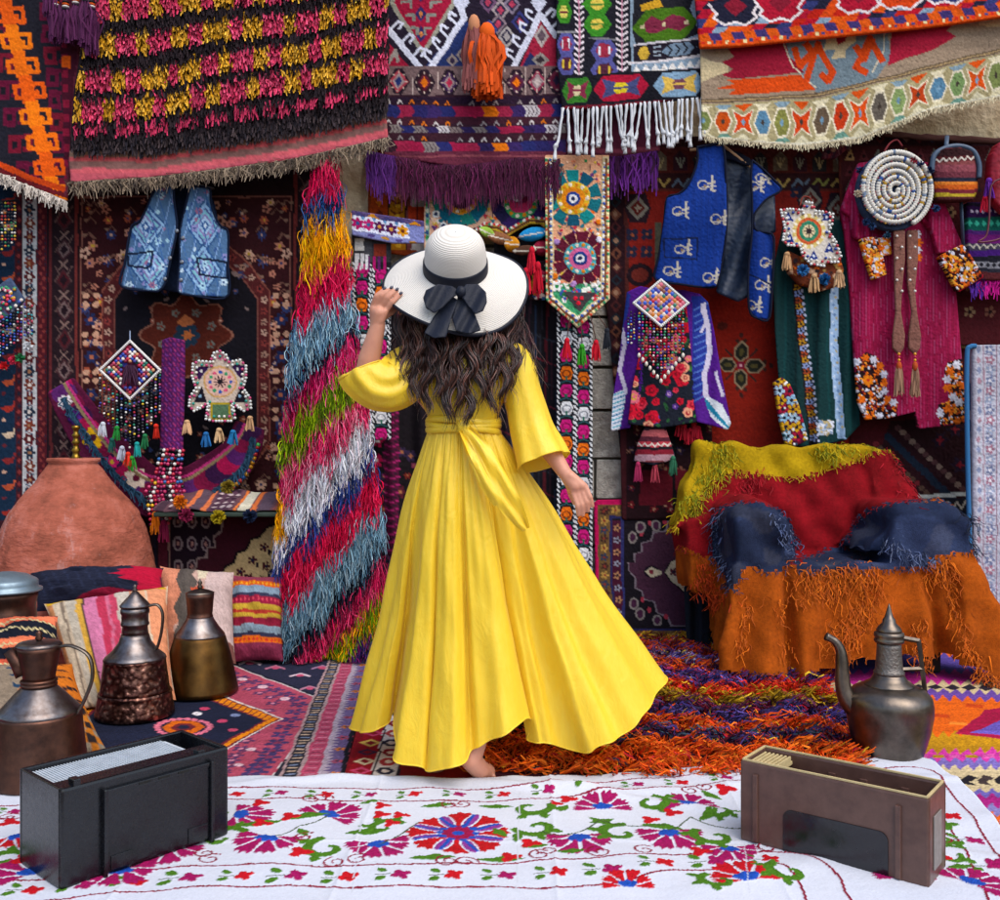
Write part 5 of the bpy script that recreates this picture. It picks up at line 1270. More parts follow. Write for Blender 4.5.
# -- royal blue waistcoat, half turned
vb = thing('waistcoat', 'royal blue waistcoat with pale printed motifs, hanging open on a hanger', 'waistcoat', P(715, 318, 5.1))
def script(cv, x, y, s=1.):
    pts = [(x + s * (5 * math.cos(a)) - 3 * s, y + s * 4.4 * math.sin(a)) for a in np.linspace(.3, 6.0, 12)]
    c = '#b9b2a4'; cv.line(pts, 1.3, c); cv.line([(x - s * 6, y + s * 3), (x + s * 9, y + s * 1)], 1., c); cv.line([(x + s * 6, y - s * 9), (x + s * 5, y + s * 5), (x + s * 8, y + s * 6)], 2.3, c); cv.line([(x + s * 2, y - s * 1), (x + s * 8, y - s * 3)], 2., c); cv.ell(x - s * 1, y + s * 1, 1.5, 1.5, '#8a7460')
def paint(cv):
    cv.fill('#14388c')
    for k in range(40): cv.line([(650 + k * 3.5, 140), (646 + k * 3.5, 325)], .9, '#123482' if k % 2 else '#163d96')
    for (x, y) in ((706, 185), (681, 211), (719, 219), (683, 249), (672, 271), (711, 278), (764, 178), (756, 186), (763, 285), (754, 305), (768, 262)): script(cv, x, y)
    for (x0, y0, x1, y1) in ((664, 238, 698, 260),): cv.line([(x0, y0 + 1), (x1, y0), (x1 - 1, y1), (x0 + 1, y1 - 3), (x0, y0 + 1)], 1.7, '#0e2350')
    cv.line([(748, 274), (770, 284)], 1.8, '#0e2350')
bl = lambda x, y: 5.13 - .06 * np.sin(np.clip((x - 655) / 122, 0, 1) * PI) ** .7
Lb = [(697, 147), (710, 145), (723, 146), (726, 180), (727, 215), (725, 245), (720, 272), (716, 286), (702, 287), (680, 284), (655, 279), (659, 255), (664, 222), (667, 198), (678, 194), (687, 186), (694, 172), (698, 158)]
Rb = [(752, 160), (764, 170), (774, 180), (781, 187), (779, 192), (768, 198), (760, 206), (754, 216), (756, 230), (772, 234), (774, 250), (772, 290), (769, 319), (757, 318), (750, 312), (748, 290), (749, 262), (752, 232), (752, 200), (751, 178)]
hanging('front_panel', Lb, paint, bl, vb, s=1.05, mat=CLOTH, fold=folds(.016, 45, 3, .2, 90), thick=.02, vary=(.06, .02, .08))
hanging('front_panel', Rb, paint, lambda x, y: 5.10 - .02 * np.sin((x - 748) / 30 * PI), vb, s=1.05, mat=CLOTH, fold=folds(.010, 30, 5), thick=.02, vary=(.06, .02, .08))
SATIN = attr_mat('satin_lining', rough=.42, spec=.4, namt=.05, bstr=.1)
hanging('lining', [(722, 150), (735, 155), (752, 163), (760, 180), (775, 196), (776, 232), (752, 240), (750, 296), (738, 302), (716, 292), (724, 260)], pl('#1a2c48'), lambda x, y: 5.16 + 0 * x, vb, s=1.6, mat=SATIN, fold=folds(.018, 46, 7, .4, 70))
hanging('collar', [(722, 148), (734, 150), (750, 158), (753, 166), (744, 165), (733, 160), (723, 158)], pl('#0d1628'), lambda x, y: 5.13 + 0 * x, vb, s=1.4, mat=CLOTH)
for ol_, yf in ((Lb, bl), (Rb, lambda x, y: 5.085)):
    v, f = tube(catmull([P(x, y, float(yf(np.array(x), 0)) - .004) for x, y in ol_ + [ol_[0]]], 70), .006, 6, False); mk('piping', v, f, CLOTH, vb, np.broadcast_to(K('#0e1830'), v.shape))
for (x, y) in ((726, 196), (724, 218), (720, 244), (717, 268)):
    v, f = lathe([(.001, 0), (.011, 0), (.012, .004), (.008, .008), (.001, .007)], 12); v = v[:, [0, 2, 1]] * np.array([1, -1, 1]) + np.array(P(x, y, 5.085)); mk('button', v, f, plain_mat('black_button', '#12141c', rough=.3), vb)
wood = plain_mat('light_wood', '#c9a27c', rough=.5, nscale=60)
v, f = tube([P(690, 150, 5.15), P(724, 146, 5.13), P(752, 168, 5.14)], .008, 8); ho = mk('hanger', v, f, wood, vb)
v, f = tube(catmull([P(724, 146, 5.13), P(724, 140, 5.13), P(729, 136, 5.14), P(723, 132, 5.16)], 14), .004, 6); mk('hook', v, f, hang_m, ho)

# -- purple ikat robe with rose print body
pr = thing('robe', 'purple ikat robe with a red rose print body, hung below the blue waistcoat', 'robe', P(670, 430, 5.15))
def paint(cv):
    cv.fill('#5a2190')
    cv.poly([(604, 440), (612, 395), (626, 388), (622, 440)], '#d3d9e4')
    for k in range(10): cv.line([(612, 396 + k * 4), (625, 391 + k * 4)], 1.4, '#2a7aa8' if k % 2 else '#3aa0b8')
    cv.line([(622, 320), (625, 345), (620, 370), (626, 392)], 4, '#cfc8dc'); cv.line([(616, 300), (628, 295), (622, 330)], 5, '#2a3f9c')
    cv.poly([(692, 296), (708, 298), (711, 330), (708, 370), (700, 400), (692, 405)], '#2b3a9c')
    for k in range(14): cv.line([(694, 310 + k * 7), (707, 304 + k * 7)], 1.6, '#5a7ac8')
    cv.line([(703, 305), (708, 330), (710, 352), (705, 372), (706, 394), (714, 414), (730, 427)], 5, '#cdc7dc'); cv.line([(702, 310), (706, 322), (701, 332)], 3, '#cdc7dc')
    cv.line([(716, 372), (719, 386), (722, 396)], 3, '#cdc7dc')
    cv.poly([(706, 396), (722, 404), (732, 426), (728, 432), (710, 416)], '#d3dbe4')
    for k in range(12): cv.line([(706 + k * 2, 398 + k * 2.6), (709 + k * 2, 410 + k * 2)], 1.4, '#2a86a8')
    cv.poly([(620, 430), (628, 385), (640, 360), (636, 330), (640, 430)], '#4b1a7c')
ol = [(627, 292), (640, 286), (660, 290), (684, 290), (700, 294), (708, 302), (714, 330), (721, 372), (731, 424), (728, 430), (714, 426), (697, 422), (690, 380), (686, 330), (648, 330), (644, 380), (630, 428), (611, 431), (613, 398), (619, 360), (623, 325)]
hanging('sleeves', ol, paint, lambda x, y: 5.19 - .03 * np.sin(np.clip((x - 612) / 118, 0, 1) * PI), pr, s=1.05, mat=CLOTH, fold=folds(.020, 24, 3), vary=(.06, .02, .08), thick=.012)
def paint(cv):
    cv.fill('#1c2230'); rs = np.random.default_rng(4)
    for k in range(70): cv.ell(rs.uniform(628, 698), rs.uniform(300, 428), rs.uniform(1.5, 4), rs.uniform(1, 2), ['#2a5a34', '#3a7a3a', '#23462c'][rs.integers(3)], rot=rs.uniform(0, 3))
    for k in range(75):
        x, y, r = rs.uniform(628, 698), rs.uniform(300, 428), rs.uniform(2.6, 7); c = [('#c81c34', '#8a1028'), ('#d83a4c', '#a01830'), ('#d86a7c', '#c8a04a'), ('#e0a080', '#b03a40'), ('#5a3a8c', '#c8a0c8')][rs.integers(5) if k % 3 else 0]
        for a in range(5): cv.ell(x + r * .5 * math.cos(a * 1.256 + k), y + r * .5 * math.sin(a * 1.256 + k), r * .55, r * .5, c[0])
        cv.ell(x, y, r * .5, r * .5, c[1]); cv.ell(x + r * .1, y - r * .1, r * .25, r * .25, c[0])
hanging('body', [(646, 300), (686, 300), (690, 340), (694, 390), (697, 422), (662, 428), (628, 424), (632, 390), (640, 350)], paint, lambda x, y: 5.165 - .02 * np.sin((x - 628) / 70 * PI), pr, s=1., mat=CLOTH, fold=folds(.009, 26, 8), vary=(.06, 0, .08))
t = thing('beaded_pendant', 'beaded diamond breastplate with long coloured strings over the purple robe', 'pendant', P(660, 378, 5.1))
cx, cy, rx_, ry_ = 661, 303, 27, 23
hanging('panel', [(cx - rx_, cy), (cx, cy - ry_), (cx + rx_, cy), (cx, cy + ry_)], pl('#5a3a3c'), 5.11, t, s=1.2, mat=CLOTH, thick=.012)
pos, cc = [], []
for i in range(-4, 5):
    for j in range(-4, 5):
        u, w = (i + j) / 10., (i - j) / 10.
        if abs(u) + abs(w) < .86: pos.append(P(cx + u * rx_, cy + w * ry_, 5.10)); cc.append(K(random.choice(['#c8283c', '#c88a6a', '#2a5ac8', '#d8d0c4', '#8a4a3a', '#d86a80', '#d8a080', '#2a7a6a', '#3a3aa8', '#d07a2a'])))
beads('buttons', pos, .0165, cc, t, kind='stuff', sub=2, squash=(1, .5, 1))
pos = [P(a[0] + (b[0] - a[0]) * k / 18, a[1] + (b[1] - a[1]) * k / 18, 5.098) for a, b in (((cx - rx_, cy), (cx, cy - ry_)), ((cx, cy - ry_), (cx + rx_, cy)), ((cx + rx_, cy), (cx, cy + ry_)), ((cx, cy + ry_), (cx - rx_, cy))) for k in range(18)]
beads('edge_beads', pos, .0095, K('#dcdcd8'), t, kind='stuff')
xs = np.linspace(cx - 22, cx + 22, 13)
tops = [(x, cy + ry_ * (1 - abs(x - cx) / rx_) + 3) for x in xs]; ends = [np.interp(abs(x - cx), [0, 24], [378, 350]) for x in xs]
bead_strings('bead_strings', tops, [e - tp[1] for tp, e in zip(tops, ends)], 5.105, t, gap=3.0, r=.0072, pal=['#c8283c', '#2a5ac8', '#d83a7a', '#3a9a6a', '#d8d4cc', '#7a3a9a', '#d88a3a', '#c8283c'], dark=.2)
beads('shells', [P(x, e + 3, 5.10) for x, e in zip(xs, ends)], .012, K('#d8d2c4'), t, kind='stuff', squash=(.8, .7, 1.25))
bead_strings('bead_strings', [(631, 312), (634, 314), (628, 318)], [36, 28, 30], 5.11, t, pal=['#3a9ab0', '#d8d4cc', '#2a5ac8', '#d8a03a'])

# -- striped pouch with tassels
po = thing('pouch', 'small striped pouch with three tassels hanging under the purple robe', 'bag', P(655, 480, 5.2))
def paint(cv):
    cv.fill('#8a4a52')
    for y0, y1, c in ((424, 430, '#2a1c28'), (430, 437, '#a8565a'), (437, 442, '#5a2634'), (442, 447, '#b8404c'), (447, 450, '#241c24'), (450, 455, '#8a2434'), (455, 461, '#b08a94')): cv.rect(630, y0, 680, y1, c)
    cv.zig(634, 445, 676, 445, 14, 1.4, 1.2, '#d8d0c4')
hanging('bag_body', [(645, 427), (665, 426), (670, 440), (675, 458), (666, 462), (654, 463), (640, 462), (634, 461), (638, 444)], paint, lambda x, y: 5.20 - .04 * np.sin((x - 634) / 41 * PI), po, s=1., mat=FLAT, thick=.03)
v, f = tube([P(646, 428, 5.2), P(634, 461, 5.21), P(654, 464, 5.165), P(675, 459, 5.21), P(664, 427, 5.2)], .008, 6); mk('trim', v, f, CLOTH, po, np.broadcast_to(K('#20283a'), v.shape))
for k, (x, y, c) in enumerate([(638, 462, '#a8305a'), (655, 463, '#c04a5a'), (673, 456, '#3a7a5a')]): tassel('tassel', P(x, y, 5.18), .10, .05, c, po, seed=k, n=28)
for k, (x, y) in enumerate([(684, 432), (694, 430), (690, 436), (680, 428), (698, 434)]): tassel('tassel', P(x, y - 8, 5.23), .085, .06, '#a8182c', po, seed=k + 9, n=26)

# -- dark green robe with embroidered bands
gr = thing('robe', 'dark green robe with embroidered cuffs and a pale blue stripe', 'robe', P(815, 445, 5.13))
def paint(cv):
    cv.fill('#0b3a3c')
    for k in range(9): cv.line([(776 + k * 10, 230), (774 + k * 11, 445)], 2.4, '#0d4446' if k % 2 else '#083032')
    cv.line([(797, 285), (801, 330), (808, 380), (814, 445)], 10, '#1e1a1e')
    for k in range(26):
        y = 288 + k * 6; x = np.interp(y, [285, 330, 380, 445], [797, 801, 808, 814]); cv.flower(x, y, 4, ['#b8862a', '#8a9ac8', '#a84a2a'][k % 3], '#2a1c20', 5); cv.ell(x + 5, y + 3, 1.4, 1.6, '#b8c0d8')
    cv.line([(834, 285), (834, 340), (838, 400), (841, 436)], 8, '#9cb8d8')
    for k in range(40):
        y = 290 + k * 3.6; cv.dia(np.interp(y, [285, 340, 400, 436], [834, 834, 838, 841]) + (k % 3 - 1) * 2, y, 1.4, 1.6, ['#c8d4e4', '#6a8ab8', '#b8a878'][k % 3])
    cv.rect(818, 420, 833, 435, '#aebccf'); confetti(cv, 819, 421, 832, 434, 30, ['#8aa0c0', '#d8dce8', '#b8a880'], 5)
ol = [(784, 222), (800, 218), (840, 220), (850, 250), (855, 300), (858, 360), (860, 425), (846, 440), (815, 447), (790, 446), (784, 420), (779, 380), (775, 330), (773, 270)]
hanging('body', ol, paint, lambda x, y: 5.19 + 0 * x, gr, s=1.1, mat=CLOTH, fold=folds(.026, 24, 5), vary=(.05, 0, .08))
def paint(cv):
    cv.fill('#5a1434'); rs = np.random.default_rng(6)
    for k in range(22): cv.flower(778 + (k % 3) * 10 + (k // 3) * 1.6, 382 + (k // 3) * 9, 6, ['#c89a24', '#8ab4d0', '#a81c3c', '#c89a24', '#a8c4d8'][(k * 3) % 5], '#1c1c2c', 5)
    for k in range(60): cv.ell(rs.uniform(774, 812), rs.uniform(376, 446), 1.3, 1.3, ['#e0e4e8', '#2a5a6a', '#d8a83a'][rs.integers(3)])
hanging('cuff', [(774, 382), (782, 377), (790, 384), (799, 405), (806, 430), (808, 440), (796, 446), (786, 444), (780, 420)], paint, lambda x, y: 5.14 + 0 * x, gr, s=.95, mat=CLOTH, thick=.03)

# -- star bag
ol = [(802, 210), (806, 202), (812, 203), (816, 211), (826, 212), (833, 214), (832, 224), (829, 232), (836, 242), (841, 256), (838, 262), (828, 262), (824, 266), (811, 264), (803, 256), (800, 246), (788, 245), (783, 240), (785, 228), (781, 210), (790, 209)]
def sp(cv):
    cv.ell(809, 231, 17, 17, '#d8c27a'); cv.ell(809, 231, 13, 13, '#d0603a'); cv.ell(809, 231, 10, 10, '#3a8a6a'); cv.ell(809, 231, 6.5, 6.5, '#d8c8a0'); cv.star(809, 231, 6, 2.4, 8, '#3a2a2c')
    for a in range(14): cv.ell(809 + 15 * math.cos(a * PI / 7), 231 + 15 * math.sin(a * PI / 7), 1.6, 1.6, '#ece4d0')
    for (x, y) in ((790, 238), (829, 248), (789, 217), (826, 217), (814, 255)): cv.poly([(x - 5, y + 4), (x, y - 6), (x + 5, y + 4)], '#203a8c'); cv.ell(x, y, 1.4, 1.4, '#e0e4ec')
t = beaded_shape('beaded star bag with a green and red rosette over the green robe', ol, 5.10, '#d8d0c4', sp, name='beaded_bag', rim=('#e0e2e0', '#2a4aa8', '#c83a4a', '#e6e0d0'), cat='bag')
hanging('bag_body', [(787, 250), (800, 256), (826, 264), (840, 258), (844, 270), (838, 286), (824, 290), (800, 284), (789, 272)], lambda cv: (cv.fill('#7a3a24'), confetti(cv, 786, 250, 846, 290, 60, ['#d86a2a', '#a8844a', '#c8a080', '#3a2a2c'], 7)), lambda x, y: 5.13 - .03 * np.sin((x - 786) / 60 * PI), t, s=1.1, mat=CLOTH, thick=.04)
for (x, y, c) in ((803, 270, '#3a7ab8'), (825, 279, '#2a6aa8')): pompom('pompom', P(x, y, 5.07), .032, c, t, 110)
for k, (x, y, c) in enumerate([(787, 252, '#b89068'), (814, 274, '#c09a70'), (839, 270, '#c8a27c')]): tassel('tassel', P(x, y, 5.06), .09, .06, c, t, seed=k, n=30)
v, f = tube(catmull([P(800, 206, 5.12), P(803, 197, 5.13), P(810, 198, 5.13), P(813, 206, 5.12)], 12), .004, 6); mk('loop', v, f, YARN, t, np.broadcast_to(K('#8a3a30'), v.shape))

# -- maroon striped tunic
tn = thing('tunic', 'maroon striped tunic with orange and white embroidered cuffs and hem corners', 'tunic', P(905, 428, 5.1))
def stripes(cv):
    cv.fill('#9c1246'); x0 = cv.x0
    for k in range(80): cv.line([(830 + k * 3.4, 150), (836 + k * 3.3, 440)], .9, '#ac2a5a' if k % 2 else '#8a0e3e')
    for k in range(50): cv.line([(830 + k * 6.8, 150), (836 + k * 6.6, 440)], .6, '#a4456c')
def blos(cv, pts, r=4.4):
    for i, (x, y) in enumerate(pts): cv.flower(x, y, r, '#e8721c' if i % 2 else '#d8d8e4', '#d8a43a' if i % 2 else '#a8a8b8', 6); cv.ell(x, y, r * .62, r * .62, '#e8721c' if i % 2 else '#d8d8e4')
def paint(cv):
    stripes(cv)
    cv.clip = inpoly(cv.X, cv.Y, [(856, 362), (866, 352), (878, 358), (886, 375), (886, 395), (896, 402), (897, 418), (856, 424)])
    cv.rect(850, 345, 900, 430, '#2a1018'); confetti(cv, 856, 355, 897, 420, 420, ['#e8721c', '#d8d8e4', '#c8541c', '#f0a040', '#7a1430'], 5, (.8, 1.8)); cv.flower(868, 380, 6, '#e8862a', '#c83a2a', 8); cv.clip = None
    blos(cv, [(857, 362), (865, 358), (873, 360), (880, 366), (884, 374), (884, 383), (884, 391), (888, 399), (893, 402), (862, 400), (862, 409), (868, 418), (880, 416)], 4.2)
    cv.clip = inpoly(cv.X, cv.Y, [(938, 404), (948, 402), (950, 380), (944, 372), (948, 362), (962, 358), (968, 424), (940, 425)])
    cv.rect(935, 350, 970, 430, '#2a1018'); confetti(cv, 938, 360, 968, 424, 300, ['#e8721c', '#d8d8e4', '#c8541c', '#f0a040'], 6, (.8, 1.8)); cv.clip = None
    blos(cv, [(957, 364), (950, 371), (947, 379), (947, 388), (953, 397), (948, 408), (940, 413), (957, 421), (959, 402), (962, 385)], 4.6)
    blos(cv, [(917, 234), (918, 242), (917, 250), (918, 258)], 4.8)
    cv.line([(915, 412), (919, 428), (965, 425)], 1.5, '#3a0a1c')
ol = [(858, 163), (880, 160), (912, 160), (931, 163), (940, 200), (950, 250), (957, 300), (962, 360), (967, 423), (940, 427), (918, 429), (915, 412), (890, 418), (866, 420), (858, 402), (854, 350), (850, 290), (845, 235), (841, 212), (851, 188)]
hanging('body', ol, paint, lambda x, y: 5.16 - .03 * np.sin(np.clip((x - 842) / 124, 0, 1) * PI), tn, s=1.05, mat=CLOTH, fold=folds(.022, 34, 15), vary=(.06, 0, .08), thick=.02)
hanging('sleeve', [(857, 166), (866, 172), (874, 210), (872, 236), (862, 240), (853, 236), (850, 216), (841, 210), (848, 190)], stripes, lambda x, y: 5.10 + .002 * np.abs(x - 860), tn, s=1.1, mat=CLOTH, fold=folds(.016, 14, 2), thick=.03)
hanging('sleeve', [(925, 166), (934, 170), (942, 195), (952, 220), (963, 246), (950, 252), (938, 253), (935, 240), (931, 228), (922, 222), (924, 200)], stripes, lambda x, y: 5.09 + .002 * np.abs(x - 940), tn, s=1.1, mat=CLOTH, fold=folds(.016, 14, 6), thick=.03)
def cuffp(cv): cv.fill('#3a1018'); confetti(cv, cv.x0, cv.y0, cv.x1, cv.y1, 330, ['#e8721c', '#d8d8e4', '#c8541c', '#f0a040', '#e8b04a'], 8, (.9, 2.2))
hanging('cuff', [(860, 239), (868, 237), (877, 237), (883, 256), (887, 274), (873, 280), (866, 260)], cuffp, 5.08, tn, s=.95, mat=CLOTH, thick=.03)
hanging('cuff', [(876, 238), (890, 237), (892, 254), (882, 256)], cuffp, 5.10, tn, s=.95, mat=CLOTH, thick=.02)
hanging('cuff', [(938, 257), (950, 250), (963, 244), (974, 260), (983, 276), (970, 285), (957, 291), (947, 272)], cuffp, 5.07, tn, s=.95, mat=CLOTH, thick=.03)
hanging('cuff_lining', [(956, 288), (982, 273), (984, 277), (959, 292)], pl('#b0142c'), 5.075, tn, s=1.2, mat=CLOTH)

# -- round coiled bag with suede tails
rb = thing('round_bag', 'round white coiled shell bag with brown suede tails over the maroon tunic', 'bag', P(900, 395, 5.02))
pos, cc = [], []
a = 0.; 
while True:
    rr = 3.2 + a * .86
    if rr > 36.5: break
    w = 1 + .05 * math.sin(a * .9); x, y = 895 + rr * .98 * w * math.cos(a), 190 + rr * 1.06 * w * math.sin(a)
    ring = int(rr / 5.4) % 1
    pos.append(P(x, y, 5.03)); u = (rr % 6.0) / 6.0
    cc.append(K('#d6d3ca') if random.random() < .9 else K(random.choice(['#3a5a9a', '#b08a3a', '#7a8aa0']))); a += 2.5 / rr
beads('coil', pos, .0158, cc, rb, mat=FLAT, kind='stuff', sub=1)
pos, cc = [], []
for k in range(520):
    ph = k * .137; rr = 5.9 + ph * .86
    if rr > 36: break
    w = 1 + .05 * math.sin(ph * .9); pos.append(P(895 + rr * .98 * w * math.cos(ph), 190 + rr * 1.06 * w * math.sin(ph), 5.022)); cc.append(K(random.choice(['#2a3a5a', '#3a4a6a', '#23304a', '#b08a3a', '#8a3040'])))
beads('bead_spiral', pos, .0060, cc, rb, kind='stuff')
n = 48; ring = [(895 + 37 * math.cos(2 * PI * k / n), 190 + 40 * math.sin(2 * PI * k / n)) for k in range(n)]
hanging('bag_body', ring, pl('#3c4a66'), 5.05, rb, s=1.5, mat=FLAT, thick=.05)
for k, (x, y, c) in enumerate([(860, 170, '#1c2c5a'), (866, 222, '#1c3a6a'), (872, 226, '#24406a'), (887, 235, '#1c3f5a'), (936, 208, '#1c3a6a'), (930, 170, '#1c2c5a'), (914, 160, '#8a1c30'), (920, 164, '#2a3a6a'), (858, 193, '#c8b8a0')]): pompom('pompom', P(x, y, 5.02), .022, c, rb, 60)
SUEDE = attr_mat('suede', rough=.95, namt=.2, nscale=120)
for sx, x0, xe in ((-1, 894, 898), (1, 907, 914)):
    ol = [(x0, 230), (x0 + 11, 230), (x0 + 11, 260), (x0 + 8, 290), (xe + 3, 312), (xe + 7, 335), (xe + 6, 348), (xe + 1, 355), (xe - 5, 348), (xe - 5, 335), (xe - 2, 312), (x0 + 1, 285)]
    hanging('tail', ol, pl('#8a5f54'), 5.06 + .02 * (sx > 0), rb, s=1.1, mat=SUEDE, thick=.012)
    beads('studs', [P(x0 + 3 + 5 * (k % 2), 236 + k * 11, 5.05) for k in range(6)], .008, K('#dcd8d0'), rb, kind='stuff')
    tassel('tassel', P(xe + 1, 362, 5.05), .17, .055, '#a8826a', rb, seed=sx + 5, n=34, head='#b8502a')
    beads('tail_beads', [P(xe + 1, 354 + k * 3, 5.05) for k in range(4)], .008, [K(c) for c in ('#e8a02a', '#c82a4a', '#e8a02a', '#d86a8a')], rb, kind='stuff')
v, f = tube(catmull([P(884, 152, 5.06), P(890, 143, 5.08), P(897, 140, 5.1), P(902, 146, 5.08)], 12), .005, 6); mk('loop', v, f, YARN, rb, np.broadcast_to(K('#7a2a30'), v.shape))

# -- small striped backpack
bp_ = thing('backpack', 'small striped kilim backpack with grey-blue leather trim', 'bag', P(955, 200, 5.05))
def paint(cv):
    cv.fill('#6a2a30')
    for y0, y1, c in ((148, 156, '#3a1c20'), (156, 161, '#5a1e24'), (161, 164, '#8a4a4c'), (164, 171, '#8c4a54'), (171, 177, '#6e3440'), (177, 181, '#23283c'), (181, 184, '#d8803a'), (184, 189, '#c8602a'), (189, 193, '#7a2834'), (193, 197, '#b8a03a'), (197, 202, '#5a2a2c')): cv.rect(928, y0, 982, y1, c)
    cv.zig(936, 160, 974, 158, 12, 1.6, 1.4, '#d8d0c4')
hanging('pocket', [(935, 153), (945, 148), (960, 147), (972, 151), (977, 162), (978, 190), (974, 199), (955, 200), (938, 200), (934, 190), (933, 165)], paint, lambda x, y: 5.06 - .05 * np.sin(np.clip((x - 932) / 47, 0, 1) * PI) ** .5, bp_, s=1., thick=.07)
LEA = plain_mat('blue_grey_leather', '#4a5f78', rough=.5, nscale=90)
v, f = tube(catmull([P(x, y, 5.035) for x, y in ((932, 172), (934, 156), (945, 148), (960, 146), (973, 151), (979, 164), (979, 178))], 40), .013, 8); mk('trim', v, f, LEA, bp_)
v, f = tube([P(946, 149, 5.05), P(947, 136, 5.10)], .011, 8, flat=.5); mk('handle', v, f, LEA, bp_)
v, f = tube([P(961, 200, 5.08), P(963, 245, 5.1)], .016, 8, flat=.4); mk('strap', v, f, LEA, bp_)
# -- red bag and purple woven bag at the edge
rbg = thing('bag', 'red leather bag with a thin strap and purple tassel beside the backpack', 'bag', P(1010, 215, 5.0))
ol = [(990, 175), (992, 155), (998, 143), (1008, 139), (1035, 140), (1040, 180), (1036, 212), (1005, 212), (994, 200)]
hanging('bag_body', ol, pl('#a8142e'), lambda x, y: 5.04 - .06 * np.sin(np.clip((x - 988) / 54, 0, 1) * PI) ** .5, rbg, s=1.4, mat=SATIN, thick=.06)
v, f = tube(catmull([P(x, y, 4.97) for x, y in ((1012, 178), (992, 184), (989, 220), (986, 236), (978, 242), (996, 240), (1012, 232))], 30), .005, 6); mk('strap', v, f, plain_mat('oxblood_leather', '#6a2434', rough=.5), rbg)
tassel('tassel', P(989, 178, 5.0), .1, .06, '#6a2a9a', rbg, seed=3, n=30); tassel('tassel', P(985, 196, 5.0), .08, .05, '#c8203a', rbg, seed=4, n=26)
wb = thing('bag', 'purple and teal striped woven bag with magenta tassels below the red bag', 'bag', P(990, 300, 5.08))
def paint(cv):
    cv.fill('#3c1a54')
    for y0, y1, c in ((203, 206, '#241c34'), (217, 230, '#1c6a5c'), (230, 234, '#5a2a7a'), (234, 243, '#7a2478'), (243, 250, '#4a4658'), (250, 256, '#4a1f7c'), (256, 262, '#20202c'), (262, 268, '#8a8a92'), (268, 272, '#2a2a36'), (272, 279, '#5a2428')): cv.rect(962, y0, 1050, y1, c)
    for k in range(12): cv.ell(972 + k * 6, 211, 1.6, 1.6, '#d8c8e0'); cv.dia(970 + k * 7, 223, 2.6, 3.4, '#4ac0a0'); cv.line([(966 + k * 7, 248), (970 + k * 7, 244), (974 + k * 7, 248)], 1.3, '#c8c0b0'); cv.dia(970 + k * 6, 265, 2.6, 2.4, '#24242e')
hanging('bag_body', [(967, 202), (1044, 202), (1044, 280), (970, 280), (968, 240)], paint, lambda x, y: 5.12 - .04 * np.sin(np.clip((x - 966) / 78, 0, 1) * PI) ** .5, wb, s=1., thick=.05)
r, t2 = fringe_pts(971, 1043, 160, lambda x: 279 + 0 * x, 15, 5.1, 1.5, .2)
ribbons('fringe', r, t2, .010, [K(c) for c in (['#5a2a9a'] * 26 + ['#c8208a'] * 60 + ['#4a2a8a'] * 40 + ['#c8208a'] * 34)], wb, kind='stuff')

# -- pale carpet with a curled blue edge at the right
def paint(cv):
    cv.fill('#bfc0cc')
    for x0, x1, c in ((966, 970, '#3a6a9c'), (970, 976, '#a8a6b4'), (983, 984.2, '#a88a98'), (996, 997.2, '#9a7a8a'), (1010, 1011, '#9a7a8a')): cv.rect(x0, 330, x1, 640, c)
    for k in range(30):
        y = 350 + k * 10; cv.dia(979, y, 2.6, 4, ['#8a93b0', '#b08a98'][k % 2]); cv.flower(990, y, 5, ['#7d86a6', '#a8788a', '#96a0b8'][k % 3], '#d8d6dc', 5); cv.line([(985, y + 4), (995, y + 6)], .9, '#8a86a0'); cv.flower(1004, y + 4, 5, ['#8a93b0', '#a87a8c'][k % 2], '#dedce2', 6); cv.dia(1020, y, 4, 5, '#8f97b0')
    cv.rect(960, 606, 1060, 612, '#5a86a8'); cv.rect(960, 612, 1060, 618, '#8a9ab0')
pc = thing('carpet', 'pale lavender carpet with fine border and curled blue edge', 'carpet', P(990, 640, 5.0))
hanging('pile', [(968, 350), (974, 345), (1050, 344), (1056, 480), (1058, 618), (974, 616), (970, 500)], paint, lambda x, y: 4.98 + .05 * np.exp(-((x - 967) / 4.) ** 2) , pc, s=1.1, mat=PILE, fold=folds(.006, 60, 6), thick=.02)
v, f = tube(catmull([P(x, y, 4.985) for x, y in ((976, 346), (970, 347), (967, 356), (967, 420), (969, 520), (972, 612))], 30), .012, 8); mk('binding', v, f, PILE, pc, np.broadcast_to(K('#3f76a8'), v.shape))
r, t2 = fringe_pts(975, 1057, 240, lambda x: 616 + 0 * x, 24, 4.975, 1.5, .1)
ribbons('fringe', r, t2, .008, K('#ccd2e0'), pc, kind='stuff')
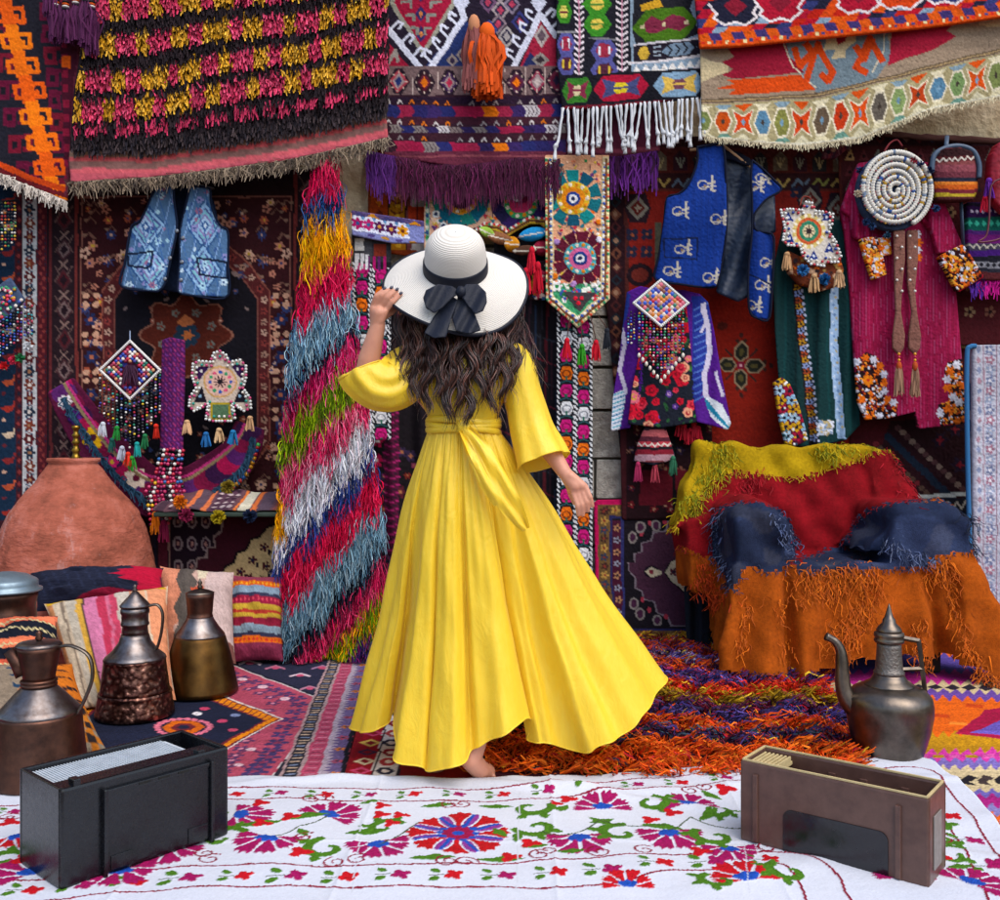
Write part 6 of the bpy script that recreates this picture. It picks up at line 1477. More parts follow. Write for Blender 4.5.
# ------------------------------------------------------------------ floor rugs and the embroidered white cloth
def FP(px, py):
    x, y = G(px, max(py, 520)); return (x * 100, y * 100)
def floor_cloth(name, outline_cm, paint, z, step, mat, parent=None, wrinkle=(0.004, 40), relief=1., warp=.3, vary=(.10, .05, .07), thick=.008, seed=1, kind=None, wfun=None):
    xs = [p[0] for p in outline_cm]; ys = [p[1] for p in outline_cm]
    cv = Cv(min(xs) - step, min(ys) - step, max(xs) + step, max(ys) + step, step, warp, 12)
    paint(cv)
    if vary: cv.vary(*vary)
    keep = inpoly(cv.GX, cv.GY, outline_cm)
    r = np.random.default_rng(seed)
    w = wrinkle[0] * smooth_noise(cv.H, cv.W, wrinkle[1] / step, r) + .0003 * r.standard_normal((cv.H, cv.W))
    if wfun is not None: w = w + wfun(cv.GX / 100, cv.GY / 100)
    w = np.maximum(w, -.003).ravel()
    def fn(x, y, h): return x / 100, y / 100, z + w + h * relief
    return grid_mesh(name, cv, keep, fn, mat, parent, outline_cm, thick, (0, 0, -1), kind)

# -- worn pink and navy carpet, left
def paint(cv):
    cv.fill('#9c4454'); cv.tf = FP
    cv.poly([(-300, 800), (-300, 650), (240, 655), (345, 652), (372, 656), (341, 790)], '#a83a55')
    cv.poly([(210, 655), (372, 652), (352, 705), (318, 700), (236, 668)], '#2a2c42')                    # navy corner
    cv.poly([(250, 790), (318, 703), (345, 720), (330, 792)], '#2a2838')
    hexp = [(232, 666), (320, 701), (290, 752), (262, 790), (60, 800), (-100, 700), (100, 662)]
    cv.line(hexp[:4], 5, '#1c2030'); cv.line(hexp[:4], 1.6, '#c9c2c0')
    cv.poly(hexp, '#b04e62'); 
    cv.tf = FP
    inn = [(225, 672), (302, 702), (270, 755), (240, 790)]
    for a, b in zip(inn[:-1], inn[1:]):                                                               # little navy leaves down the pink field
        n = 7
        for k in range(n):
            x = a[0] + (b[0] - a[0]) * (k + .5) / n; y = a[1] + (b[1] - a[1]) * (k + .5) / n
            xx, yy = FP(x, y); cv.tf = None; cv.flower(xx, yy, 4.4, '#4a3a68', '#8a3a58', 5); cv.flower(xx - 11, yy + 2, 3.2, '#5a3a62', '#d88a9c', 5); cv.tf = FP
    for (x, y) in ((243, 682), (262, 690), (285, 702), (230, 745), (252, 752), (222, 772), (238, 715 + 52), (188, 782)):
        cv.line([(x - 8, y), (x, y - 2), (x + 9, y + 1)], 2.2, '#6a3a5c'); cv.ell(x, y - 2, 5, 1.6, '#d8b4bc')
    nav = [(120, 690), (212, 697), (272, 721), (196, 762), (90, 775), (60, 730)]
    cv.poly([(x + (x - 165) * .10, y + (y - 730) * .12) for x, y in nav], '#dcd0c4'); cv.poly([(x + (x - 165) * .08, y + (y - 730) * .09) for x, y in nav], '#7c2a34')
    for i in range(len(nav)):
        a, b = nav[i], nav[(i + 1) % len(nav)]; n = max(4, int(math.hypot(a[0] - b[0], (a[1] - b[1]) * 2.5) / 7))
        for k in range(n):
            x, y = a[0] + (b[0] - a[0]) * k / n, a[1] + (b[1] - a[1]) * k / n
            cv.poly([(x - 4, y + 2), (x + 1, y - 2.4), (x + 6, y - 1.6), (x + 1, y + 2.6)], '#e0852c')
    cv.poly([(165 + (x - 165) * .93, 730 + (y - 730) * .9) for x, y in nav], '#20263e')
    for k in range(22):
        a = 2 * PI * k / 22; cv.ell(183 + 27 * math.cos(a), 728 + 8.5 * math.sin(a), 3.6, 1.4, '#e0788c')
    cv.hexa(183, 728, 22, 6.6, '#d86a28'); cv.hexa(183, 728, 12, 3.6, '#7a2a30'); cv.hexa(183, 728, 6, 1.8, '#2a2a44')
    for (x, y, c) in ((198, 714, '#d8d2d4'), (205, 709, '#c84a6a'), (222, 722, '#c84a6a'), (235, 716, '#7a86a8'), (150, 748, '#c84a6a'), (140, 716, '#b04a6a'), (232, 731, '#c8506c'), (160, 706, '#7a86a8'), (208, 745, '#c84a6a')): cv.ell(x, y, 5, 1.8, c)
    for (x, y, c) in ((250, 664, '#c8b4bc'), (275, 668, '#a86a80'), (300, 676, '#c8b4bc'), (310, 690, '#a8788a'), (330, 684, '#b4a4b0'), (322, 668, '#8a6a84'), (295, 662, '#b0889a')):
        cv.line([(x - 10, y + 1), (x, y - 2), (x + 10, y + 1)], 1.8, c); cv.ell(x, y, 4, 1.5, '#b8506c')
    # right-hand borders run parallel to the edge
    e0, e1 = np.array(FP(341, 790)), np.array(FP(372, 656)); d = (e1 - e0) / np.linalg.norm(e1 - e0); nrm = np.array([-d[1], d[0]])
    cv.tf = lambda u, v_: tuple(e0 + d * v_ + nrm * u)
    for u0, u1, c in ((0, 1.6, '#1c1c28'), (1.6, 6.5, '#6a5a84'), (6.5, 8.2, '#a89aa6'), (8.2, 13.5, '#b04a64'), (13.5, 14.6, '#a89090'), (14.6, 19, '#23232f'), (19, 20, '#a88c8c')): cv.rect(u0, -30, u1, 200, c)
    for k in range(70):
        v_ = -25 + k * 3.2
        cv.poly([(6.8, v_), (4.6, v_ + 1.6), (6.8, v_ + 3.0)], '#a89aa6'); cv.rect(9, v_, 12.6, v_ + 1.2, '#8c3a54' if k % 2 else '#bc7488'); cv.rect(15.2, v_ + .6, 18.4, v_ + 1.8, '#b8a08a' if k % 3 else '#7a86a0')
        if k % 4 == 0: cv.flower(3.4, v_, 2.2, '#c8762c' if k % 8 else '#a84a5c', '#2a2a44', 5)
    cv.tf = None
ol = [FP(-420, 800), FP(-330, 655), FP(200, 652), FP(373, 655), FP(341, 792), FP(200, 800)]
tag(floor_cloth('floor_rug', ol, paint, .004, .55, PILE, vary=(.20, .07, .16)), 'worn pink and navy floor carpet with an orange-edged medallion beneath the metal jugs', 'rug')

# -- red kilim under the woman's feet
def paint(cv):
    cv.fill('#8c1422'); cv.tf = FP
    cv.poly([(392, 800), (412, 690), (640, 660), (620, 800)], '#8a1220')
    cv.poly([(500, 800), (520, 700), (700, 690), (640, 800)], '#5a1620')
    for k in range(16): cv.line([(430 + k * 14, 730 + (k * 37) % 50), (448 + k * 14, 727 + (k * 37) % 50)], 1.6, ['#a86a2c', '#c83a34', '#3a2030'][k % 3]); cv.line([(505 + k * 8, 722 + (k * 23) % 60), (530 + k * 8, 719 + (k * 23) % 60)], 1.4, ['#a8702c', '#7a2a20', '#3a3040'][k % 3])
    cv.poly([(364, 800), (395, 690), (416, 690), (394, 800)], '#cfc6bc'); cv.poly([(340, 800), (382, 690), (395, 690), (364, 800)], '#9c1626')
    for k in range(11):
        y = 782 - k * 9.4; xl = np.interp(y, [690, 800], [388, 352]); xw = np.interp(y, [690, 800], [405, 379]); h = 4.2 * (1 - k * .05)
        cv.poly([(xl - 11, y), (xl, y - h), (xl + 11, y), (xl, y + h)], ['#d8b45c', '#c8486a', '#d8c8a0', '#3a2a48'][k % 4]); cv.poly([(xl - 6, y), (xl, y - h * .5), (xl + 6, y), (xl, y + h * .5)], '#8a1424')
        cv.poly([(xw - 10, y), (xw - 4, y - h), (xw + 4, y - h), (xw + 10, y), (xw + 4, y + h), (xw - 4, y + h)], ['#8a1c2c', '#2a2a3c', '#a83a3c'][k % 3]); cv.ell(xw, y, 4, 1.6, '#d8c8b8')
    cv.line([(366, 800), (397, 690)], 2, '#23202c'); cv.line([(393, 800), (415, 690)], 2.4, '#2a2430')
    cv.tf = None
tag(floor_cloth('floor_rug', [FP(338, 800), FP(374, 668), FP(400, 655), FP(640, 655), FP(660, 800)], paint, .008, .6, FLAT, seed=3), 'red kilim with a white bordered stripe under the bare foot', 'rug')

# -- bright kilim on the right
def paint(cv):
    cv.fill('#d8641c'); cv.tf = FP
    def saw(y0, y1, c, n=9, x0=690, x1=1100, amp=4, sl=0.):
        top = []; bot_ = []
        for k in range(n * 2 + 1):
            x = x0 + (x1 - x0) * k / (n * 2); top.append((x, y0 + sl * (x - 850) + (amp if k % 2 else -amp) * .35)); bot_.append((x, y1 + sl * (x - 850) + (amp if k % 2 else -amp) * .35))
        cv.poly(top + bot_[::-1], c)
    for y0, y1, c in ((655, 672, '#5c4a9c'), (672, 684, '#c0308c'), (684, 694, '#c8b48a'), (694, 702, '#6a4a9c'), (702, 735, '#e0661c'), (735, 744, '#b8861c'), (744, 752, '#a87a1c'), (752, 760, '#c23c94'), (760, 768, '#7a6ab0'), (768, 792, '#d3c096'), (792, 798, '#7468b4'), (798, 808, '#b02a80'), (808, 816, '#8a80b8'), (816, 836, '#e06a20'), (836, 850, '#8a84b4'), (850, 900, '#e0621c')): saw(y0, y1, c, 34, amp=9)
    for k in range(12):
        x = 865 + k * 17
        cv.line([(x, 708 + k % 3 * 8), (x + 16, 709 + k % 3 * 8)], 3, '#f08a3c' if k % 2 else '#c84a1c'); cv.poly([(x - 8, 780), (x, 775), (x + 10, 778), (x + 2, 782), (x + 8, 786), (x - 6, 784)], '#24202a' if k % 2 == 0 else '#4a3c3a')
        cv.poly([(x - 6, 690), (x + 3, 686), (x + 10, 690), (x + 2, 693)], '#2a2430'); cv.line([(x, 822 + k % 2 * 5), (x + 18, 823 + k % 2 * 5)], 3, '#a89ac4'); cv.line([(x, 757), (x + 10, 757)], 3, '#d860a8' if k % 2 else '#b08a1c')
    cv.poly([(955, 735), (985, 712), (1060, 705), (1060, 745), (1000, 742)], '#a81c44'); cv.poly([(970, 735), (1000, 722), (1060, 722), (1060, 735), (1000, 738)], '#6a5ab4')
    cv.tf = None
tag(floor_cloth('floor_rug', [FP(690, 655), FP(1080, 652), FP(1150, 900), FP(760, 880)], paint, .004, .6, FLAT, seed=5, wrinkle=(.006, 30), vary=(.16, .08, .14)), 'orange, magenta and purple kilim with zigzag bands right of the coffee pot', 'rug')

# -- shaggy orange and purple rug
srug = thing('shag_rug', 'shaggy floor rug in rows of orange, purple, red and ochre tufts', 'rug', (.35, 3.9, 0))
sho = [FP(470, 778), FP(560, 640), FP(700, 632), FP(812, 668), FP(852, 720), FP(860, 782), FP(700, 784)]
floor_cloth('backing', sho, lambda cv: cv.fill('#4a1a24'), .012, 2.5, FLAT, srug)
R_, T_, C_ = [], [], []
rows_ = [(632, 640, ['#7a1c34', '#3a2a3c']), (640, 650, ['#c8a03a', '#b8842c', '#8a1c34']), (650, 661, ['#d8541c', '#c83a1c', '#5a3a7a']), (661, 669, ['#5a4a94', '#6a5aa8', '#3a2c5c', '#c8b4c8']), (669, 678, ['#e0641c', '#d84a1c', '#8a2438']), (678, 690, ['#4f3f8a', '#5c4c98', '#3a2c58', '#8a2450']), (690, 700, ['#d8351c', '#c82a24', '#e0541c']), (700, 709, ['#b8922c', '#a88424', '#8a6a1c']), (709, 717, ['#8a1c34', '#4a2c5c', '#6a2a4c']), (717, 727, ['#4a3c84', '#2c2448', '#5a4a90']), (727, 738, ['#e8581c', '#d8401c', '#e8702c']), (738, 750, ['#4a3a7c', '#2c2444', '#3a5060', '#8a2a3c']), (750, 790, ['#e85c1c', '#f06a20', '#d84a18', '#e87830'])]
YY = np.arange(FP(0, 784)[1], FP(0, 634)[1], 1.6)
for v_ in YY:
    for u in np.arange(-8, 140, .95):
        x, y = u + random.uniform(-1, 1), v_ + random.uniform(-1.2, 1.2)
        if not inpoly(np.array([x]), np.array([y]), sho)[0]: continue
        py = HORIZON + 1050 / (y / 100); pxx = 500 + x / 100 / (y / 100) * 1000
        py += 3.5 * math.sin(pxx * .05) + 2 * math.sin(pxx * .17 + py * .3) - (pxx - 680) * .015 + random.gauss(0, 1.2)
        pal = next((c for a, b, c in rows_ if a <= py < b), rows_[-1][2])
        if random.random() < .05: pal = ['#2c2434', '#c8283c', '#d8b03c']
        z0 = .02; a = -PI / 2 + 1.15 * math.sin(x * .31 + 1.7 * math.sin(y * .19)) + random.gauss(0, .3); ln = random.uniform(.045, .08)
        R_.append((x / 100, y / 100, z0)); T_.append((x / 100 + ln * math.cos(a), y / 100 + ln * math.sin(a) * .8, z0 + random.uniform(.012, .05))); C_.append(K(random.choice(pal)))
ribbons('pile', R_, T_, RNG.uniform(.0045, .0115, len(R_)), C_, srug, YARN, kind='stuff', curl=.24, seg=5, taper=.5, jcol=.3, facing=(0, -.6, .8))

# -- the white embroidered cloth in front
RED, MAG, GRN, BLU, CRI = '#c01428', '#a01c5c', '#4c7a24', '#2450b0', '#8c1434'
def carn(cv, x, y, s, rot, c=MAG, base=BLU):
    """carnation: six notched petals spread about the direction rot, a blue heart at its foot"""
    s *= 1.2
    for k in range(6):
        a = rot + (k - 2.5) * .60; L = s * (1.12 if k in (2, 3) else 1. - .05 * abs(k - 2.5)); w = .275
        ring = [(-w * .8, .5), (-w, .9), (-w * .62, 1.), (-w * .35, .90), (0, 1.04), (w * .35, .90), (w * .62, 1.), (w, .9), (w * .8, .5)]
        cv.poly([(x + .18 * s * math.cos(a), y + .18 * s * math.sin(a))] + [(x + r_ * L * math.cos(a + q), y + r_ * L * math.sin(a + q)) for q, r_ in ring], c, .002)
    for k in range(3):
        a = rot + (k - 1) * .75; cv.ell(x + .20 * s * math.cos(a), y + .20 * s * math.sin(a), .22 * s, .14 * s, base, .0026, rot=a, n=9)
def tiny(cv, x, y, s, c, d=1):
    for k in range(4): cv.ell(x + s * .5 * math.cos(k * 1.57 + .5), y + s * .5 * math.sin(k * 1.57 + .5), s * .55, s * .42, c, .002, rot=k * 1.57 + .5, n=9)
    cv.line([(x - d * s, y), (x - d * 2.5 * s, y - .15 * s)], .35, '#4a5a3a', .0015)
    for q in (-1, 1): cv.ell(x - d * 1.9 * s, y + q * .85 * s, s * .62, s * .42, GRN, .002, rot=q * d * -.7, n=9)
def leaf(cv, x, y, l, w, rot, c=GRN): 
    cr, sr = math.cos(rot), math.sin(rot)
    pts = [(t * l, w * math.sin(PI * t) ** .8 * (1 + .25 * math.sin(t * 14))) for t in np.linspace(0, 1, 9)] + [(t * l, -w * .8 * math.sin(PI * t)) for t in np.linspace(1, 0, 7)]
    cv.poly([(x + a * cr - b * sr, y + a * sr + b * cr) for a, b in pts], c, .002)
def scroll(cv, x, y, s, rot, flip=1, c=GRN):
    pts = []
    for i in range(26):
        t = i / 25.; r = s * (.95 - .78 * t); a = rot + flip * (t * 5.4); pts.append((x + r * math.cos(a), y + r * math.sin(a)))
    for i in range(len(pts) - 1): cv.line([pts[i], pts[i + 1]], s * (.44 - .30 * abs(i / 25. - .25)) if i < 20 else s * .22, c, .002)
    for i in (2, 6, 10): leaf(cv, *pts[i], s * .7, s * .22, rot + flip * (i / 25. * 5.4) + flip * .5, c)
def curl_line(cv, x, y, s, rot, c=CRI):
    cv.line([(x + s * (1 - .8 * t) * math.cos(rot + t * 8), y + s * (1 - .8 * t) * math.sin(rot + t * 8)) for t in np.linspace(0, 1, 18)], .55, c, .0015)
LN = {1: [(-200, 825), (0, 815), (120, 803), (230, 796), (370, 797), (500, 797), (640, 787), (740, 781), (850, 778), (925, 776), (950, 800), (1000, 870), (1030, 940)],
      2: [(-200, 838), (0, 828), (120, 816), (230, 808), (370, 809), (500, 809), (640, 799), (740, 793), (850, 790), (905, 790), (930, 812), (975, 880), (1000, 950)],
      3: [(-200, 905), (0, 893), (120, 882), (230, 875), (340, 877), (420, 875), (520, 872), (650, 865), (737, 862), (790, 864), (830, 880), (850, 910), (870, 960)],
      4: [(-200, 925), (0, 915), (120, 905), (230, 897), (340, 898), (420, 897), (500, 898), (600, 896), (660, 884), (700, 880), (770, 876), (790, 882), (806, 910), (815, 960)]}
def paint(cv):
    cv.fill('#cdd1dc')
    for k in LN:
        pts = catmull(LN[k], 120); cv.line([FP(x, y) for x, y in pts], .7, CRI, .0015)
    def row(a, b, n, x0, x1, ph=0, s=3.):
        pa, pb = np.array(LN[a]), np.array(LN[b])
        for k in range(n):
            px = x0 + (x1 - x0) * k / (n - 1); py = (np.interp(px, pa[:, 0], pa[:, 1]) + np.interp(px, pb[:, 0], pb[:, 1])) / 2
            x, y = FP(px, py); tiny(cv, x, y, s * random.uniform(.9, 1.1), [RED, MAG][(k + ph) % 2])
    row(1, 2, 22, -30, 905, s=2.3); row(3, 4, 16, -20, 770, 1, s=2.6)
    for (px, py, s) in ((952, 828, 2.6), (975, 850, 2.6), (995, 875, 2.6), (938, 808, 2.2)): tiny(cv, *FP(px, py), s, [RED, MAG][px % 2])
    # great rosette
    x, y = FP(458, 842)
    for k in range(8):
        a = k * PI / 4; cv.poly([(x + 3 * math.cos(a - .3), y + 3 * math.sin(a - .3)), (x + 11.5 * math.cos(a - .36), y + 11.5 * math.sin(a - .36)), (x + 13.4 * math.cos(a - .2), y + 13.4 * math.sin(a - .2)), (x + 12.6 * math.cos(a - .1), y + 12.6 * math.sin(a - .1)), (x + 14 * math.cos(a), y + 14 * math.sin(a)), (x + 12.6 * math.cos(a + .1), y + 12.6 * math.sin(a + .1)), (x + 13.4 * math.cos(a + .2), y + 13.4 * math.sin(a + .2)), (x + 11.5 * math.cos(a + .36), y + 11.5 * math.sin(a + .36)), (x + 3 * math.cos(a + .3), y + 3 * math.sin(a + .3))], '#b81024', .002)
    for k in range(8):
        a = k * PI / 4 + PI / 8; m = 8.6
        cv.ell(x + m * math.cos(a), y + m * math.sin(a), 4.9, 2.1, '#cdd1dc', 0, rot=a); cv.ell(x + m * math.cos(a), y + m * math.sin(a), 4.2, 1.5, '#8c3a8c', .002, rot=a); cv.line([(x + 5 * math.cos(a), y + 5 * math.sin(a)), (x + 12 * math.cos(a + .07), y + 12 * math.sin(a + .07))], 1.0, BLU, .003)
    cv.star(x, y, 6.2, 4.4, 10, BLU, 0, .003); cv.star(x, y, 4.6, 3.6, 10, '#9c1848', .3, .0035); cv.ell(x, y, 1.5, 1.5, BLU, .004)
    U, D_ = PI / 2, -PI / 2
    for (px, py, s, rot, c) in ((325, 825, 8.6, U - .5, MAG), (270, 846, 8.6, D_ - .2, MAG), (377, 851, 8, D_ + .3, MAG), (603, 817, 8, U, MAG), (579, 845, 8.6, D_, MAG), (690, 817, 8, U, MAG), (669, 840, 8.6, D_, MAG), (235, 826, 8, 0, MAG), (170, 856, 8.4, D_, MAG), (34, 884, 8.6, 2.4, MAG), (12, 848, 7, -.4, RED), (968, 896, 8, .6, MAG), (750, 893, 8.5, U + .2, RED), (628, 897, 6, U, RED), (905, 890, 7, U, MAG), (728, 856, 7, D_, MAG), (120, 878, 8, D_ + .4, MAG)): carn(cv, *FP(px, py), s, rot, c)
    for (px, py, s, rot, fl) in ((222, 847, 6.4, .6, 1), (328, 858, 6.6, 2., 1), (384, 836, 5.6, .5, 1), (530, 817, 6.6, .4, -1), (536, 836, 6.2, 3.4, 1), (650, 812, 6.2, 1.2, -1), (622, 842, 6.8, 1.4, 1), (716, 845, 6.4, 2.4, 1), (715, 822, 5, .8, -1), (955, 866, 6, .8, 1), (938, 838, 5, 2.6, -1), (5, 872, 6, .3, 1), (875, 868, 6, 1.2, 1), (790, 884, 6, 2., 1), (720, 893, 5.4, 2, 1), (200, 832, 6, 2.2, -1)): scroll(cv, *FP(px, py), s, rot, fl)
    for (px, py, l, w, rot) in ((238, 838, 12, 1.9, .5), (282, 829, 13, 2, .35), (345, 843, 12, 2.4, .3), (298, 838, 6, 1.5, -1), (360, 812, 6, 1.3, .4), (420, 815, 10, 1.6, .1), (478, 815, 10, 1.6, 0), (408, 869, 12, 1.8, .05), (476, 869, 12, 1.8, .05), (590, 832, 8, 1.5, .5), (612, 833, 8, 1.5, 2.4), (640, 834, 12, 2, -.3), (700, 830, 9, 1.8, .8), (722, 808, 8, 1.6, 2.2), (560, 822, 7, 1.5, 1.2), (516, 852, 8, 1.5, 1.4), (524, 858, 7, 1.4, .4), (508, 846, 7, 1.4, 2.2), (556, 862, 8, 1.4, .2), (948, 880, 8, 1.6, .4), (965, 858, 7, 1.4, 2), (770, 884, 8, 1.6, 1.2)): leaf(cv, *FP(px, py), l, w, rot)
    for (px, py, s, c) in ((260, 812, 2.6, RED), (262, 833, 2.6, RED), (290, 826, 2.6, RED), (300, 862, 3, RED), (382, 814, 2.4, RED), (381, 823, 2.4, RED), (400, 824, 2.4, RED), (391, 832, 2.2, RED), (530, 853, 2.8, RED), (510, 866, 2.6, RED), (568, 807, 2.6, RED), (672, 822, 2.6, RED), (650, 829, 2.5, RED), (725, 800, 3, RED), (700, 861, 2.7, RED), (556, 812, 2, RED), (10, 832, 3, RED), (25, 870, 3, RED), (940, 868, 2.6, RED)):
        x, y = FP(px, py)
        for k in range(3): cv.ell(x + s * .5 * math.cos(k * 2.1), y + s * .5 * math.sin(k * 2.1), s * .7, s * .5, c, .002, rot=k * 2.1, n=9)
    for (px, py, s, r) in ((322, 806, 3.4, 0), (312, 808, 3, 2), (450, 814, 3, 1), (462, 813, 3, 3), (304, 847, 3.2, 1), (335, 872, 3.2, 2), (358, 870, 3.2, 1), (448, 872, 3.2, 2), (466, 872, 3.2, 0), (540, 865, 3.4, 1), (548, 860, 3, 3), (600, 862, 3.4, 2), (645, 860, 3.2, 1), (690, 800, 3, 1), (705, 797, 3, 2), (768, 858, 3.4, 0), (870, 867, 3.4, 1), (945, 850, 3, 1), (210, 868, 3.4, 1), (205, 862, 3, 2), (8, 826, 3, 1)): curl_line(cv, *FP(px, py), s, r)
    for a, b in (((300, 835), (268, 846)), ((300, 835), (330, 823)), ((600, 828), (575, 843)), ((600, 828), (665, 835)), ((690, 826), (668, 840)), ((690, 826), (740, 838)), ((420, 830), (380, 853)), ((540, 840), (575, 843))):
        cv.line([FP(a[0] + (b[0] - a[0]) * t, a[1] + (b[1] - a[1]) * t + 3 * math.sin(t * PI)) for t in np.linspace(0, 1, 9)], .5, '#4a5a3a', .0015)
    m_ = cv.h > 0; n_ = int(m_.sum()); cv.c[m_] *= np.clip(1 + .17 * RNG.standard_normal((n_, 1)) + .12 * np.sin(cv.X[m_] * 9 + cv.Y[m_] * 7)[:, None], .5, 1.6); cv.h[m_] += .0007 * RNG.standard_normal(n_)
    for px in (365, 520, 740): cv.line([FP(px, 800), FP(px - (px - 500) * -.06 - 5, 905)], .25, '#c4c8d2', 0)
def wr(X, Y):
    cr = sum(.0035 * np.exp(-np.abs(X - x0 - .03 * (Y - 2.6)) / .006) for x0 in (-.86, -.37, .14, .66)) + .003 * np.exp(-np.abs(Y - 2.56) / .008)
    return cr + .010 * np.exp(-((Y - 2.98 + .06 * np.sin(X * 4)) / .03) ** 2) * (1 + .5 * np.sin(X * 9)) + .010 * np.exp(-((X * .5 + Y - 3.05) / .03) ** 2) + .004 * np.sin(X * 14 + Y * 9) ** 2 + .006 * np.exp(-((Y - .5 * X - 2.05) / .05) ** 2) * np.clip((X - .3) * 4, 0, 1)
far_ = [(-200, 812), (0, 803), (120, 791), (230, 783), (360, 786), (500, 787), (600, 782), (740, 772), (850, 767), (922, 765), (945, 778), (975, 803), (1000, 836), (1035, 890), (1060, 960)]
ol = [FP(x, y) for x, y in catmull(far_, 60)] + [FP(1060, 1000), FP(-250, 1000)]
tag(floor_cloth('embroidered_cloth', ol, paint, .022, .34, CLOTH, wrinkle=(.003, 18), relief=1., warp=.10, vary=(.03, .01, .03), seed=8, wfun=wr), 'white cotton cloth embroidered with red, magenta and green flowers on the ground', 'cloth')
# ------------------------------------------------------------------ jar, jugs, cushions, radio cases
def lathe_obj(name, prof, c, mat, parent=None, n=56, smooth=True, sub=6, dent=.0):
    pr = []
    for (a, b) in zip(prof[:-1], prof[1:]):
        k = max(1, int(math.hypot(a[0] - b[0], a[1] - b[1]) / .012))
        pr += [(a[0] + (b[0] - a[0]) * i / k, a[1] + (b[1] - a[1]) * i / k) for i in range(k)]
    pr.append(prof[-1]); v, f = lathe(pr, n, c)
    if dent:
        o = np.array(c)
        nn = np.array([mnoise.noise(Vector(p) * 9) + .5 * mnoise.noise(Vector(p) * 23) for p in v]); d = v - o; d[:, 2] = 0
        l = np.linalg.norm(d, axis=1, keepdims=True) + 1e-6; v = v + d / l * (nn * dent)[:, None]
    return mk(name, v, f, mat, parent, smooth=smooth)

# -- terracotta jar
tm, nt, b = nodes_of('terracotta'); L = nt.links
tc = nt.nodes.new('ShaderNodeTexCoord'); n1 = nt.nodes.new('ShaderNodeTexNoise'); n1.inputs['Scale'].default_value = 7; n1.inputs['Detail'].default_value = 8; n1.inputs['Roughness'].default_value = .7
mp = nt.nodes.new('ShaderNodeMapping'); mp.inputs['Scale'].default_value = (1, 1, .35); L.new(tc.outputs['Object'], mp.inputs[0])
r1_ = nt.nodes.new('ShaderNodeValToRGB'); e = r1_.color_ramp.elements; e[0].position = .3; e[0].color = (*K('#80493a'), 1); e[1].position = .62; e[1].color = (*K('#b87060'), 1)
x = e.new(.5); x.color = (*K('#a9604e'), 1)
n2 = nt.nodes.new('ShaderNodeTexNoise'); n2.inputs['Scale'].default_value = 4.5; n2.inputs['Detail'].default_value = 9; n2.inputs['Roughness'].default_value = .75; L.new(mp.outputs[0], n2.inputs['Vector'])
r2_ = nt.nodes.new('ShaderNodeValToRGB'); e = r2_.color_ramp.elements; e[0].position = .57; e[0].color = (0, 0, 0, 1); e[1].position = .72; e[1].color = (.8, .8, .8, 1)
mx = nt.nodes.new('ShaderNodeMixRGB'); mx.inputs[2].default_value = (*K('#c8aaa8'), 1)
L.new(tc.outputs['Object'], n1.inputs['Vector']); L.new(n1.outputs['Fac'], r1_.inputs[0]); L.new(n2.outputs['Fac'], r2_.inputs[0]); L.new(r2_.outputs[0], mx.inputs[0]); L.new(r1_.outputs[0], mx.inputs[1]); L.new(mx.outputs[0], b.inputs['Base Color'])
n3 = nt.nodes.new('ShaderNodeTexNoise'); n3.inputs['Scale'].default_value = 26; n3.inputs['Detail'].default_value = 8; mp2 = nt.nodes.new('ShaderNodeMapping'); mp2.inputs['Scale'].default_value = (1, 1, 2.2); L.new(tc.outputs['Object'], mp2.inputs[0]); L.new(mp2.outputs[0], n3.inputs['Vector'])
bp = nt.nodes.new('ShaderNodeBump'); bp.inputs['Strength'].default_value = .8; bp.inputs['Distance'].default_value = .012; L.new(n3.outputs['Fac'], bp.inputs['Height']); L.new(bp.outputs[0], b.inputs['Normal']); b.inputs['Roughness'].default_value = .9; b.inputs['Specular IOR Level'].default_value = .15
jY = 4.86; jx = P(74, 0, jY)[0]; S = jY / 1000; jz = lambda y: CAM_H - (y - HORIZON) * S
jar = thing('clay_jar', 'big terracotta jar with a worn chalky belly standing behind the cushions', 'jar', (jx, jY, 0))
prof = [(.20, 0.), (.30, .12), (.385, .24), (.398, jz(600)), (.392, jz(588)), (.384, jz(586)), (.376, jz(572)), (.358, jz(550)), (.322, jz(526)), (.296, jz(513)), (.286, jz(510)), (.226, jz(495)), (.178, jz(482)), (.150, jz(474)), (.122, jz(466)), (.112, jz(463)), (.124, jz(461)), (.120, jz(458)), (.10, jz(458)), (.095, jz(466)), (.02, jz(467))]
lathe_obj('jar_body', prof, (jx, jY, 0), tm, jar, 72, dent=.010)
BRASS = plain_mat('brass', '#a8843c', rough=.32, metal=1., nscale=40, namt=.3, bstr=.1)
cz = jz(463)
lathe_obj('candlestick', [(.055, cz), (.05, cz + .012), (.02, cz + .03), (.014, cz + .05), (.022, cz + .062), (.013, cz + .075), (.013, cz + .09), (.021, cz + .1), (.013, cz + .112), (.013, cz + .125), (.020, cz + .134), (.012, cz + .145), (.012, cz + .16), (.019, cz + .168), (.019, cz + .18), (.012, cz + .182), (.011, cz + .175)], (P(76, 0, jY)[0], jY, 0), BRASS, None, 24)
tag(bpy.context.scene.objects['candlestick'], 'small turned brass candlestick standing on the mouth of the clay jar', 'candlestick')

